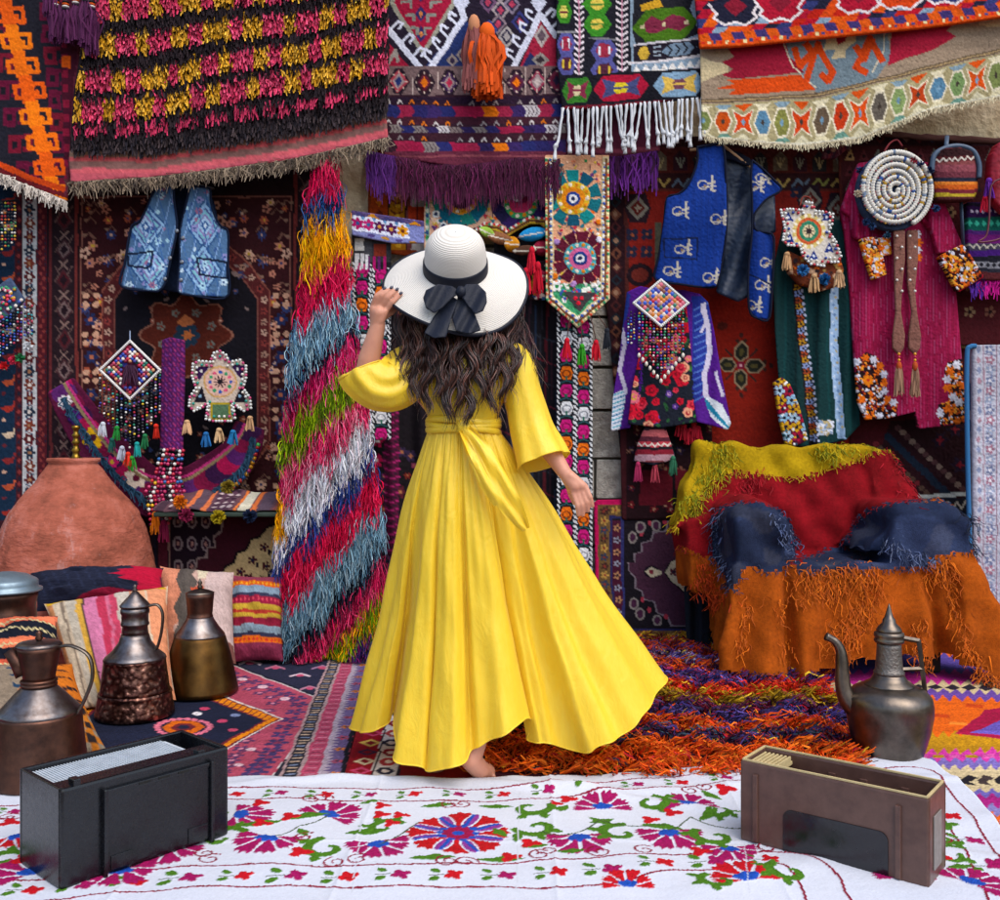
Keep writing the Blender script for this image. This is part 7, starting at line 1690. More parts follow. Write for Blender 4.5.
# -- cushions
def cushion(label, corners, paint, thick=.10, n=64, mat=None, wrap=1.0):
    """four world corners bl, br, tr, tl; painted in a 100 x 100 local square"""
    bl, br, tr, tl = [np.array(c, float) for c in corners]
    cv = Cv(0, 0, 100, 100, 100 / n, .8, 8); paint(cv); cv.vary(.10, .06, .08)
    u = cv.GX / 100; v_ = 1 - cv.GY / 100
    base = (bl[None, None] * ((1 - u) * (1 - v_))[..., None] + br * (u * (1 - v_))[..., None] + tr * (u * v_)[..., None] + tl * ((1 - u) * v_)[..., None])
    nr = np.cross(br - bl, tl - bl); nr /= np.linalg.norm(nr)
    uu, vv = 2 * u - 1, 2 * v_ - 1
    prof = ((1 - np.abs(uu) ** 2.6) * (1 - np.abs(vv) ** 2.6)) ** .55
    ctr = (bl + br + tr + tl) / 4
    pin = 1 - .06 * (1 - np.abs(uu) ** 3) * np.abs(vv) ** 6 - .06 * (1 - np.abs(vv) ** 3) * np.abs(uu) ** 6     # sides pulled in between the corners
    base = ctr + (base - ctr) * pin[..., None]
    wr = .006 * smooth_noise(cv.H, cv.W, 9) + .0015 * RNG.standard_normal(u.shape)
    front = base + nr * (thick * prof + wr * np.minimum(1, prof * 2))[..., None]; back = base - nr * (thick * prof * .8)[..., None]
    H, W = cv.H, cv.W; idx = np.arange(H * W).reshape(H, W)
    q = np.stack([idx[:-1, :-1].ravel(), idx[1:, :-1].ravel(), idx[1:, 1:].ravel(), idx[:-1, 1:].ravel()], 1)
    V = np.vstack([front.reshape(-1, 3), back.reshape(-1, 3)]); F = np.vstack([q, q[:, ::-1] + H * W]); Cc = np.vstack([cv.c.reshape(-1, 3)] * 2)
    V[:, 2] = np.maximum(V[:, 2], .012)
    return tag(mk('cushion', V, F, mat or FLAT, None, Cc), label, 'cushion')
def PW(px, py, Y): return P(px, py, Y)
def p_navy(cv):
    cv.fill('#22263a')
    cv.poly([(60, 45), (72, 38), (70, 30), (80, 24), (78, 14), (100, 5), (100, 100), (78, 92), (84, 70), (70, 62), (74, 52)], '#b01c38'); cv.poly([(40, 88), (60, 80), (80, 92), (100, 84), (100, 100), (30, 100)], '#8a1a34')
    for k in range(8): cv.line([(5 + k * 8, 20), (12 + k * 8, 80)], 1.2, '#2a3048')
cushion('navy and crimson kilim bolster leaning on the clay jar', [PW(36, 612, 4.36), PW(168, 596, 4.36), PW(164, 568, 4.5), PW(29, 573, 4.5)], p_navy, .09)
def p_str(cv):
    cv.fill('#cbb9a0')
    for x0, w, c in ((0, 5, '#c88a5c'), (12, 2, '#8a7a6a'), (16, 8, '#bdb3a2'), (24, 5, '#d0a24a'), (29, 2, '#4a3a34'), (31, 11, '#c8789a'), (42, 7, '#b83a54'), (49, 3, '#c86a84'), (52, 6, '#c84a64'), (58, 12, '#beb4a6'), (70, 2, '#c87a5c'), (76, 6, '#d8a07c'), (84, 16, '#d8916c')): cv.rect(x0, -5, x0 + w, 105, c)
    cv.rect(0, 0, 100, 3, '#c8a02c')
cushion('cream cushion with pink, red and ochre stripes behind the engraved jug', [PW(78, 716, 3.86), PW(176, 700, 3.95), PW(168, 586, 4.25), PW(44, 604, 4.25)], p_str, .10)
def p_bei(cv):
    cv.fill('#bb9a8c')
    cv.poly([(0, 0), (36, 0), (30, 14), (40, 26), (28, 40), (38, 56), (22, 70), (30, 100), (0, 100)], '#c98468')
    cv.poly([(28, 0), (52, 0), (46, 14), (56, 22), (46, 34), (40, 50), (48, 64), (36, 84), (44, 100), (24, 100), (22, 80), (30, 64), (22, 50), (32, 34), (24, 20)], '#5a524c'); cv.poly([(46, 30), (60, 24), (64, 36), (52, 50)], '#c0563c'); cv.poly([(52, 0), (66, 0), (64, 16), (56, 20)], '#cdbfa4'); cv.poly([(60, 50), (74, 40), (86, 56), (72, 66)], '#c9b49c')
    cv.poly([(66, 0), (100, 0), (100, 100), (60, 100), (70, 70), (62, 40)], '#c2aaa4'); cv.poly([(70, 78), (100, 84), (100, 100), (64, 100)], '#7a5048')
cushion('dusty beige and terracotta kilim cushion behind the brass jug', [PW(158, 668, 4.4), PW(236, 664, 4.45), PW(234, 572, 4.72), PW(160, 566, 4.7)], p_bei, .09)
def p_lin(cv):
    cv.fill('#7a2a44')
    for y0, h, c in ((0, 10, '#8c3c50'), (10, 7, '#d8641c'), (17, 9, '#7f93a4'), (26, 4, '#3a3a54'), (30, 9, '#94203c'), (39, 7, '#b8983c'), (46, 4, '#b03a30'), (50, 5, '#b8983c'), (55, 8, '#8c2038'), (63, 8, '#8396a4'), (71, 4, '#34344c'), (75, 7, '#d86a24'), (82, 18, '#84304a')): cv.rect(-2, y0, 102, y0 + h, c)
    for k in range(14): cv.dia(4 + k * 7.4, 13.5, 2.6, 2.4, '#e8a03a'); cv.dia(4 + k * 7.4, 34, 2.2, 2.6, '#c84a5a'); cv.dia(4 + k * 7.4, 78.5, 2.6, 2.4, '#c83a2c')
cushion('narrow cushion striped crimson, grey, ochre and orange beside the long-pile rug', [PW(226, 664, 4.62), PW(284, 662, 4.66), PW(284, 576, 4.86), PW(228, 574, 4.84)], p_lin, .07)
def p_zig(cv):
    cv.fill('#171c2c')
    for k, (y, c) in enumerate(((8, '#d8694c'), (30, '#171c2c'), (46, '#e07a58'), (70, '#c85a44'))):
        cv.poly([(0, y), (40, y + 6), (100, y - 2), (100, y + 8), (60, y + 18), (0, y + 12)], c)
    for y in (24, 40, 62, 84): cv.zig(0, y, 100, y - 6, 34, 1.8, 1.8, '#c8b88a')
    cv.poly([(55, 16), (100, 2), (100, 14)], '#e07a58')
cushion('black cushion with coral bands and cream zigzags beside the copper pot', [PW(-44, 690, 3.46), PW(62, 686, 3.46), PW(58, 616, 3.66), PW(-36, 626, 3.66)], p_zig, .09)
def p_ora(cv):
    cv.fill('#c8702c')
    cv.poly([(0, 0), (48, 0), (56, 30), (50, 64), (62, 100), (0, 100)], '#8a7a68'); cv.poly([(0, 46), (26, 40), (34, 56), (24, 72), (0, 70)], '#d0763c'); cv.poly([(4, 52), (20, 50), (24, 58), (16, 64), (4, 63)], '#2c4058')
    for k in range(8): cv.line([(46 + k * 1.2, 6 + k * 12), (60 + k * 1.2, 9 + k * 12)], 3, '#23405c'); cv.line([(70 + k, 4 + k * 12), (80 + k, 10 + k * 12), (92 + k, 5 + k * 12)], 2.6, '#2a2024'); cv.dia(66 + k, 10 + k * 12, 3, 3, '#e08a3c')
    cv.rect(76, 60, 100, 100, '#b8702c')
    for i in range(5):
        for j in range(6):
            if (i + j) % 2: cv.rect(76 + i * 5, 62 + j * 6.4, 81 + i * 5, 68.4 + j * 6.4, '#2c2426' if i % 2 else '#8a8070')
cushion('orange and grey kilim cushion with navy notches behind the dark copper ewer', [PW(-60, 780, 3.14), PW(108, 752, 3.32), PW(72, 664, 3.52), PW(-50, 672, 3.5)], p_ora, .10)

# -- metal jugs
COP = plain_mat('dark_copper', '#7a5648', rough=.44, metal=1., nscale=14, c2='#54403a', bscale=30, bstr=.15, bdist=.004)
TIN = plain_mat('tinned_copper', '#918c8c', rough=.36, metal=1., nscale=18, c2='#6c5f5a', bscale=34, bstr=.18, bdist=.004)
BRZ = plain_mat('worn_brass', '#5e452a', rough=.4, metal=1., nscale=12, c2='#775730', bscale=26, bstr=.15, bdist=.004)
PEW = plain_mat('old_pewter', '#857a70', rough=.36, metal=1., nscale=10, c2='#5c5650', bscale=30, bstr=.22, bdist=.004)
ENG, nt, b = nodes_of('embossed_copper'); L = nt.links            # beaten copper with raised scrolls
tc = nt.nodes.new('ShaderNodeTexCoord'); vo = nt.nodes.new('ShaderNodeTexVoronoi'); vo.inputs['Scale'].default_value = 58; vo.feature = 'SMOOTH_F1'
n1 = nt.nodes.new('ShaderNodeTexNoise'); n1.inputs['Scale'].default_value = 40; n1.inputs['Detail'].default_value = 5; L.new(tc.outputs['Object'], n1.inputs['Vector']); L.new(tc.outputs['Object'], vo.inputs['Vector'])
ad = nt.nodes.new('ShaderNodeMath'); ad.operation = 'ADD'; L.new(vo.outputs['Distance'], ad.inputs[0]); L.new(n1.outputs['Fac'], ad.inputs[1])
bp = nt.nodes.new('ShaderNodeBump'); bp.inputs['Strength'].default_value = .8; bp.inputs['Distance'].default_value = .005; L.new(ad.outputs[0], bp.inputs['Height']); L.new(bp.outputs[0], b.inputs['Normal'])
rp = nt.nodes.new('ShaderNodeValToRGB'); rp.color_ramp.elements[0].color = (*K('#b88a78'), 1); rp.color_ramp.elements[0].position = .55; rp.color_ramp.elements[1].color = (*K('#5a3c36'), 1); rp.color_ramp.elements[1].position = .95
L.new(ad.outputs[0], rp.inputs[0]); L.new(rp.outputs[0], b.inputs['Base Color']); b.inputs['Metallic'].default_value = 1; b.inputs['Roughness'].default_value = .36
def ring_handle(parent, pts, r, mat, flat=.6, name='handle'):
    v, f = tube(catmull(pts, 26), r, 10, True, flat); return mk(name, v, f, mat, parent)
# E1 dark copper ewer, front left
c = (P(39, 0, 3.02)[0], 3.02, .024); e1 = thing('ewer', 'dark copper ewer with hinged flat lid and curved handle behind the black radio case', 'jug', c)
lathe_obj('ewer_body', [(.135, 0), (.141, .006), (.138, .03), (.128, .12), (.120, .196), (.118, .206)], c, COP, e1, dent=.002)
lathe_obj('shoulder', [(.119, .204), (.119, .210), (.096, .234), (.070, .262), (.052, .280), (.046, .286)], c, TIN, e1, dent=.0015)
lathe_obj('neck_ring', [(.045, .282), (.052, .286), (.052, .291), (.048, .294), (.053, .298), (.052, .303), (.046, .306)], c, COP, e1)
lathe_obj('neck', [(.046, .304), (.046, .315), (.052, .345), (.060, .388), (.064, .402), (.060, .404), (.056, .396)], c, COP, e1, dent=.001)
ld = lathe_obj('lid', [(.064, .402), (.066, .408), (.058, .415), (.03, .419), (.004, .420)], c, TIN, e1)
lathe_obj('knob', [(.006, .419), (.012, .428), (.007, .434), (.011, .442), (.004, .450), (.001, .452)], c, COP, ld, 20)
X0, Y0, Z0 = c
ring_handle(e1, [(X0 + .055, Y0, Z0 + .40), (X0 + .10, Y0 - .005, Z0 + .405), (X0 + .155, Y0 - .01, Z0 + .375), (X0 + .165, Y0 - .01, Z0 + .31), (X0 + .14, Y0 - .01, Z0 + .24), (X0 + .118, Y0 - .005, Z0 + .20)], .0085, PEW)
v, f = tube([(X0 - .04, Y0 - .01, Z0 + .32), (X0 - .06, Y0 - .012, Z0 + .36), (X0 - .085, Y0 - .014, Z0 + .392)], [.026, .022, .016], 12); mk('spout', v, f, COP, e1)
# E2 engraved jug
c = (P(135, 0, 3.80)[0], 3.80, .008); e2 = thing('ewer', 'embossed copper jug with shiny tinned shoulder and pointed lid', 'jug', c)
lathe_obj('foot', [(.142, 0), (.146, .005), (.143, .02), (.134, .075), (.136, .082), (.132, .09)], c, ENG, e2, dent=.002)
lathe_obj('ewer_body', [(.131, .088), (.126, .10), (.118, .16), (.112, .205), (.114, .212)], c, ENG, e2, dent=.002)
lathe_obj('shoulder', [(.114, .210), (.110, .220), (.082, .245), (.060, .275), (.050, .305)], c, TIN, e2)
lathe_obj('neck', [(.049, .302), (.046, .335), (.052, .34), (.052, .347), (.049, .352), (.049, .38), (.053, .386), (.053, .395), (.048, .41)], c, TIN, e2)
ld = lathe_obj('lid', [(.055, .408), (.056, .414), (.042, .430), (.022, .452), (.010, .466)], c, TIN, e2)
lathe_obj('knob', [(.006, .464), (.011, .472), (.005, .479), (.009, .486), (.002, .494)], c, TIN, ld, 16)
X0, Y0, Z0 = c
ring_handle(e2, [(X0 + .048, Y0, Z0 + .41), (X0 + .085, Y0, Z0 + .415), (X0 + .105, Y0, Z0 + .38), (X0 + .10, Y0, Z0 + .31), (X0 + .085, Y0, Z0 + .255), (X0 + .075, Y0, Z0 + .245)], .009, PEW)
# E3 brass jug
c = (P(200, 0, 4.14)[0], 4.14, .008); e3 = thing('ewer', 'plain wide brass jug with tinned shoulder and short collar neck', 'jug', c)
lathe_obj('ewer_body', [(.150, 0), (.156, .006), (.153, .02), (.136, .10), (.118, .18), (.103, .228), (.100, .232)], c, BRZ, e3, dent=.002)
lathe_obj('shoulder', [(.101, .230), (.100, .237), (.075, .270), (.056, .300), (.052, .312)], c, TIN, e3)
lathe_obj('neck', [(.052, .308), (.053, .314), (.050, .318), (.053, .36), (.057, .405), (.052, .408)], c, COP, e3)
ld = lathe_obj('lid', [(.056, .404), (.058, .410), (.035, .420), (.012, .426)], c, PEW, e3)
lathe_obj('knob', [(.006, .424), (.012, .434), (.006, .442), (.010, .450), (.004, .462), (.001, .468)], c, PEW, ld, 16)
# lidded copper pot at the far left
c = (P(6, 0, 3.86)[0], 3.86, .006); e5 = thing('copper_pot', 'tall copper pot with a domed tin lid behind the cushions', 'pot', c)
lathe_obj('pot_body', [(.10, 0), (.115, .05), (.12, .2), (.11, .36), (.105, .40), (.112, .44), (.112, .462)], c, COP, e5, dent=.004)
ld = lathe_obj('lid', [(.118, .458), (.130, .462), (.130, .470), (.116, .474), (.114, .500), (.108, .506), (.075, .524), (.03, .534), (.004, .536)], c, plain_mat('grey_tin', '#8da0ac', rough=.45, metal=.7, nscale=30), e5)
# E4 coffee pot on the right
c = (P(889, 0, 3.30)[0], 3.30, .010); e4 = thing('coffee_pot', 'dark pewter coffee pot with long curved spout, tall neck and angular handle', 'pot', c)
lathe_obj('pot_body', [(.098, 0), (.105, .006), (.112, .03), (.126, .08), (.137, .14), (.139, .17), (.134, .195), (.116, .216), (.090, .228), (.078, .232)], c, PEW, e4, dent=.003)
lathe_obj('shoulder', [(.080, .230), (.078, .236), (.060, .246), (.050, .262), (.047, .270)], c, PEW, e4)
lathe_obj('neck', [(.048, .266), (.049, .276), (.044, .282), (.040, .33), (.038, .372)], c, plain_mat('hammered_pewter', '#8a847e', rough=.5, metal=1., nscale=80, bscale=120, bstr=.8, bdist=.004), e4)
lathe_obj('collar', [(.038, .368), (.047, .374), (.048, .382), (.044, .386), (.048, .394), (.047, .404), (.040, .408)], c, PEW, e4)
ld = lathe_obj('lid', [(.040, .406), (.040, .414), (.034, .424), (.022, .436), (.020, .448), (.014, .456), (.010, .470), (.005, .488), (.001, .500)], c, PEW, e4, 32)
X0, Y0, Z0 = c
v, f = tube(catmull([(X0 - .105, Y0, Z0 + .15), (X0 - .135, Y0, Z0 + .18), (X0 - .152, Y0, Z0 + .23), (X0 - .155, Y0, Z0 + .30), (X0 - .160, Y0, Z0 + .345), (X0 - .178, Y0, Z0 + .375), (X0 - .208, Y0, Z0 + .392)], 30), list(np.interp(np.linspace(0, 1, 30), [0, .3, .7, .9, 1], [.036, .026, .016, .012, .014])), 14); mk('spout', v, f, PEW, e4)
def bar(a, b, r, parent, mat, name='handle'):
    v, f = tube([a, b], r, 4); return mk(name, v, f, mat, parent, smooth=False)
hd = bar((X0 + .036, Y0, Z0 + .388), (X0 + .100, Y0, Z0 + .376), .008, e4, PEW); bar((X0 + .098, Y0, Z0 + .380), (X0 + .120, Y0, Z0 + .20), .008, hd, PEW, 'grip'); bar((X0 + .040, Y0, Z0 + .282), (X0 + .112, Y0, Z0 + .285), .007, hd, PEW, 'cross_bar')

# -- old radio cases, backs off
def frame_from(p0, p1):
    x = Vector((p1[0] - p0[0], p1[1] - p0[1], 0)); w = x.length; x.normalize(); y = Vector((-x.y, x.x, 0))
    return Matrix(((x.x, y.x, 0, p0[0]), (x.y, y.y, 0, p0[1]), (0, 0, 1, 0), (0, 0, 0, 1))), w
def addbox(name, a, mat, parent, M, bev=.002):
    v, f = box(*a, bev=bev, M=M); return mk(name, v, f, mat, parent, smooth=False)
BLK = plain_mat('black_plastic', '#0b0e16', rough=.27, spec=.5, nscale=60, c2='#14171e', bscale=90, bstr=.06, bdist=.001, rvar=.12)
WHT = plain_mat('yellowed_white_plastic', '#c9d2da', rough=.5, nscale=30)
M, w = frame_from((-.999, 2.275), (-.706, 2.600)); M = M @ Matrix.Translation((0, 0, .024)); D, H = .225, .230
rad = thing('radio_case', 'black plastic radio case standing open-topped with white ribbed insert', 'radio', M.translation)
t_ = .012
addbox('front_wall', (0, 0, 0, w, t_, H), BLK, rad, M, .007); addbox('back_wall', (0, D - t_, 0, w, D, H), BLK, rad, M, .004)
addbox('side_wall', (.0005, t_, 0, t_, D - t_, H - .001), BLK, rad, M); addbox('side_wall', (w - t_, t_, 0, w - .0005, D - t_, H - .001), BLK, rad, M); addbox('base', (t_, t_, 0.001, w - t_, D - t_, .02), BLK, rad, M)
ins = addbox('ribbed_insert', (t_ + .001, t_ + .075, .17, w - .06, D - t_ - .001, .214), WHT, rad, M)
for k in range(46): addbox('rib', (t_ + .004 + k * .0076, t_ + .078, .2135, t_ + .0078 + k * .0076, D - t_ - .004, .219), WHT, ins, M, 0)
addbox('top_ledge', (t_ + .0005, t_ + .0005, .19, w - t_ - .0005, t_ + .073, .222), BLK, rad, M, .003)
addbox('inner_floor', (w - .058, t_ + .075, .12, w - t_ - .001, D - t_ - .001, .14), BLK, rad, M)
addbox('lug', (.030, .002, H - .004, .048, .03, H + .014), BLK, rad, M); addbox('lug', (w - .085, .004, H - .010, w - .066, .03, H + .006), BLK, rad, M)
fp = addbox('front_panel', (.105, -.006, .012, w - .06, .001, H - .035), BLK, rad, M, .003)
for (a, b) in ((.095, .105), (w - .06, w - .050)): addbox('panel_ridge', (a, -.016, .0, b, .001, H - .022), BLK, fp, M, .004)
addbox('panel_ridge', (.105, -.010, H - .036, w - .06, .001, H - .026), BLK, fp, M, .002)
DKS = plain_mat('dark_slot', '#08090c', rough=.8)
for x in (.185, .235, .288): addbox('slot', (x, -.0115, H - .034, x + .03, -.009, H - .028), DKS, fp, M, 0)
addbox('catch', (.115, -.009, .012, .165, -.005, .045), BLK, fp, M, .001); addbox('catch', (w - .12, -.009, .012, w - .066, -.005, .05), BLK, fp, M, .001)
BRN = plain_mat('brown_bakelite', '#5c4038', rough=.42, spec=.4, nscale=24, c2='#6c4e44', bscale=60, bstr=.15, bdist=.001, coat=.2)
CRM = plain_mat('cream_plastic', '#cdb98a', rough=.5, nscale=30)
M, w = frame_from((.616, 2.565), (.980, 2.283)); M = M @ Matrix.Translation((0, 0, .024)); D, H = .148, .205
r2 = thing('radio_case', 'brown bakelite radio case lying open-topped with cream rim and dark window', 'radio', M.translation)
t_ = .010
addbox('front_wall', (0, 0, 0, w, t_, H), BRN, r2, M, .006); addbox('back_wall', (0, D - t_, 0, w, D, H), BRN, r2, M, .006)
addbox('side_wall', (.0005, t_, 0.0005, t_, D - t_, H - .001), BRN, r2, M); addbox('side_wall', (w - t_, t_, 0.0005, w - .0005, D - t_, H - .001), BRN, r2, M); addbox('base', (t_, t_, 0.001, w - t_, D - t_, .02), DKS, r2, M)
for a in ((.004, .003, w - .004, .008), (.004, D - .008, w - .004, D - .003), (.003, .008, .009, D - .008), (w - .009, .008, w - .003, D - .008)): addbox('rim', (a[0], a[1], H - .0005, a[2], a[3], H + .0045), CRM, r2, M, .001)
addbox('speaker_board', (t_, t_, .03, .10, D - t_, .135), DKS, r2, M)
gr_ = addbox('grille', (t_ + .001, t_ + .001, H - .03, .085, D - t_ - .001, H - .02), CRM, r2, M)
for k in range(7): addbox('grille_bar', (.014 + k * .011, t_ + .012, H - .0205, .019 + k * .011, D - t_ - .012, H - .006), CRM, gr_, M, .001)
rr = [(.115, 0), (.37, 0), (.37, .085)] + [(.348 + .022 * math.cos(a), .085 + .022 * math.sin(a)) for a in np.linspace(.2, PI / 2, 6)] + [(.137 + .022 * math.cos(a), .085 + .022 * math.sin(a)) for a in np.linspace(PI / 2, PI - .2, 6)] + [(.115, .085)]
n_r = len(rr); v = np.array([(x, y, z) for y in (-.0035, .001) for x, z in rr]); f = [tuple(range(n_r)), tuple(range(2 * n_r - 1, n_r - 1, -1))] + [(k, n_r + k, n_r + (k + 1) % n_r, (k + 1) % n_r) for k in range(n_r)]
v = v @ np.array(M.to_3x3()).T + np.array(M.translation)
mk('window_panel', v, f, plain_mat('smoked_window', '#10141c', rough=.22, spec=.6, nscale=20, c2='#1c1a22'), r2, smooth=False)
for x in (.035, w - .075): addbox('panel_ridge', (x, -.007, .006, x + .014, .001, H - .028), BRN, r2, M, .003)
for x in (.18, .26, .36): addbox('rib', (x, D - t_ - .006, .02, x + .018, D - t_, H - .03), BRN, r2, M, .001)
v, f = lathe([(.010, 0), (.020, 0), (.021, .004), (.017, .008), (.010, .006)], 24); v = v @ np.array(M.to_3x3()).T + np.array(M @ Vector((w - .12, .07, .12))); mk('coil', v, f, CRM, r2)
addbox('chassis', (.25, t_ + .02, .06, w - .03, D - t_ - .02, .12), plain_mat('grey_metal', '#6a6e76', rough=.5, metal=.7), r2, M)
addbox('side_grille', (w - .0002, .035, .03, w + .003, D - .05, H - .05), plain_mat('dusty_plastic', '#8f8a86', rough=.6, nscale=60), r2, M, .001)
# ------------------------------------------------------------------ armchair under a patchwork throw
ach = thing('armchair', 'wooden armchair hidden under the patchwork throw, only its feet in shadow', 'armchair', (1.55, 4.7, 0))
dkw = plain_mat('dark_wood', '#2c1e18', rough=.6, nscale=40)
for (x, y) in ((1.10, 4.52), (1.95, 4.52), (1.10, 4.98), (1.95, 4.98)):
    v, f = box(x - .03, y - .03, .006, x + .03, y + .03, .30, bev=.005); mk('leg', v, f, dkw, ach, smooth=False)
v, f = box(1.06, 4.48, .30, 1.99, 5.02, .40, bev=.01); mk('seat', v, f, dkw, ach, smooth=False)
v, f = box(1.12, 5.02, .40, 1.84, 5.06, .80, bev=.01); mk('backrest', v, f, dkw, ach, smooth=False)

def hull(bm, pts):
    vs = [bm.verts.new(p) for p in pts]; r = bmesh.ops.convex_hull(bm, input=vs)
def blob(bm, c, r):
    v, f = ico(3); vs = [bm.verts.new(np.array(c) + q * np.array(r)) for q in v]
    for t in f: bm.faces.new([vs[i] for i in t])
def remeshed(bm, vox, smooth_it=6):
    me = bpy.data.meshes.new('tmp'); bm.to_mesh(me); bm.free(); o = bpy.data.objects.new('tmp', me); COL.objects.link(o)
    m = o.modifiers.new('r', 'REMESH'); m.mode = 'VOXEL'; m.voxel_size = vox
    if smooth_it: s = o.modifiers.new('s', 'SMOOTH'); s.factor = .5; s.iterations = smooth_it
    dg = bpy.context.evaluated_depsgraph_get(); ev = o.evaluated_get(dg); em = ev.to_mesh()
    V = np.zeros(len(em.vertices) * 3, np.float32); em.vertices.foreach_get('co', V); V = V.reshape(-1, 3)
    F = np.zeros(len(em.loops), np.int32); em.loops.foreach_get('vertex_index', F)
    tot = np.zeros(len(em.polygons), np.int32); em.polygons.foreach_get('loop_total', tot)
    assert (tot == 4).all(); F = F.reshape(-1, 4)
    N = np.zeros(len(em.vertices) * 3, np.float32); em.vertices.foreach_get('normal', N); N = N.reshape(-1, 3)
    ev.to_mesh_clear(); bpy.data.objects.remove(o); bpy.data.meshes.remove(me)
    return V.astype(float), F, N.astype(float)
bm = bmesh.new()
bx = lambda x0, y0, z0, x1, y1, z1: [(x, y, z) for x in (x0, x1) for y in (y0, y1) for z in (z0, z1)]
hull(bm, bx(1.06, 4.40, .02, 2.02, 5.02, .50))                                              # seat
hull(bm, [(1.06, 4.86, .4), (1.98, 4.86, .4), (1.06, 5.1, .02), (1.98, 5.1, .02), (1.00, 5.0, 1.03), (1.93, 5.0, 1.015), (1.00, 5.10, 1.03), (1.93, 5.10, 1.015), (1.45, 5.0, .985), (1.45, 5.1, .985)])
hull(bm, [(.98, 5.02, 1.04), (1.06, 5.02, 1.05), (.98, 5.1, 1.04), (1.06, 5.1, 1.05), (.86, 4.86, .62), (1.1, 4.86, .62), (.86, 5.1, .62), (1.1, 5.1, .62)])   # left wing of the throw
hull(bm, [(.90, 4.84, .66), (1.08, 4.84, .70), (.86, 5.08, .66), (1.05, 5.08, .7), (.92, 4.74, .30), (1.1, 4.74, .3), (.92, 5.0, .30), (1.1, 5.0, .3)])
hull(bm, [(1.82, 5.0, 1.0), (1.95, 5.0, 1.02), (1.82, 5.1, 1.0), (1.95, 5.1, 1.02), (1.85, 4.86, .7), (2.08, 4.86, .72), (1.85, 5.1, .7), (2.08, 5.1, .72)])
for x0, x1, zt, yf in ((1.04, 1.26, .70, 4.40), (1.74, 2.08, .70, 4.42)):                      # arms
    hull(bm, bx(x0, yf, .02, x1, 4.98, zt))
    for k in range(9): blob(bm, ((x0 + x1) / 2, yf + .10 + k * .06, zt), ((x1 - x0) / 2 + .005, .11, .075))
hull(bm, [(1.64, 4.55, .53), (1.80, 4.45, .56), (1.64, 4.9, .54), (1.8, 4.9, .66), (1.8, 4.5, .7)])                      # bunched cloth inside the right arm
hull(bm, [(1.03, 4.40, .5), (2.09, 4.42, .5), (1.03, 4.5, .5), (2.09, 4.5, .5), (.97, 4.29, .01), (2.14, 4.26, .01), (.97, 4.5, .01), (2.14, 4.5, .01)])   # skirt
hull(bm, [(1.98, 4.42, .60), (2.09, 4.42, .60), (2.05, 4.7, .5), (2.05, 4.24, .02), (2.25, 4.26, .02), (2.2, 4.6, .02)])
V, F, N = remeshed(bm, .0125, 7)
px = 500 + V[:, 0] / V[:, 1] * 1000; py = HORIZON - (V[:, 2] - CAM_H) / V[:, 1] * 1000
# folds: hanging pleats on the skirt, drag folds elsewhere
low_ = np.clip((.50 - V[:, 2]) / .40, 0, 1); ang = V[:, 0] * 1.0 + (V[:, 1] - 4.35) * -.9
pl_ = np.sin(ang * 21 + 1.3 * np.sin(ang * 7)) * .5 + .5 * np.sin(ang * 37 + 2)
nz = np.array([mnoise.noise(Vector(p * 5.)) + .5 * mnoise.noise(Vector(p * 13.)) for p in V])
groove = np.exp(-((V[:, 0] - 1.262) / .022) ** 2) + np.exp(-((V[:, 0] - 1.90 + (V[:, 2] - .3) * .15) / .03) ** 2)
V[:, 1] += low_ ** .5 * groove * .10 * (V[:, 1] < 4.5)
V = V + N * (low_ * pl_ * .046 + nz * .024 + .008 * np.sin(V[:, 0] * 30 + V[:, 2] * 22) * (V[:, 2] > .5))[:, None]
px = 500 + V[:, 0] / V[:, 1] * 1000; py = HORIZON - (V[:, 2] - CAM_H) / V[:, 1] * 1000
fx, fy = px[F].mean(1), py[F].mean(1); fz = V[F][:, :, 2].mean(1); fY = V[F][:, :, 1].mean(1)
hem = np.interp(fx, [690, 715, 745, 790, 830, 870, 905, 950, 1000, 1040], [.34, .06, .03, .02, .06, .12, .13, .11, .045, .03]) + .01 * np.sin(fx * .2)
keepf = (fz > hem) 
jag = 2.0 * np.sin(fx * .9) + 1.5 * np.sin(fx * 2.3 + fy) + 1.5 * np.sin(fy * 1.7)
def reg(pts): return inpoly(fx + jag * .6, fy + jag * .6, pts)
YEL = [(640, 380), (960, 380), (960, 436), (892, 446), (875, 452), (850, 462), (826, 471), (792, 478), (760, 474), (735, 471), (716, 478), (703, 494), (690, 512), (640, 560)]
NAV1 = [(710, 520), (722, 508), (738, 502), (760, 503), (778, 508), (790, 520), (796, 540), (796, 560), (780, 570), (768, 574), (752, 566), (742, 570), (735, 590), (727, 588), (722, 570), (712, 556)]
NAV2 = [(794, 562), (812, 556), (840, 546), (850, 536), (856, 520), (872, 508), (900, 502), (940, 500), (968, 506), (985, 522), (985, 552), (950, 552), (938, 556), (925, 566), (880, 570), (840, 572), (800, 572)]
RED_ = [(640, 560), (690, 510), (703, 494), (716, 478), (735, 471), (760, 474), (792, 478), (826, 471), (850, 462), (875, 452), (893, 445), (905, 470), (925, 505), (1000, 505), (1000, 530), (850, 560), (800, 566), (720, 556), (702, 556), (680, 545), (660, 560)]
lab = np.full(len(F), 3)
lab[reg(RED_)] = 1; lab[reg(YEL)] = 0; lab[reg(NAV2)] = 4; lab[reg(NAV1)] = 2
lab[(fY > 4.93) & (fz < .9) & (lab == 4)] = 1
thr = thing('patchwork_throw', 'frayed patchwork throw of ochre, red, navy and orange wool over the armchair', 'throw', (1.55, 4.4, .02))
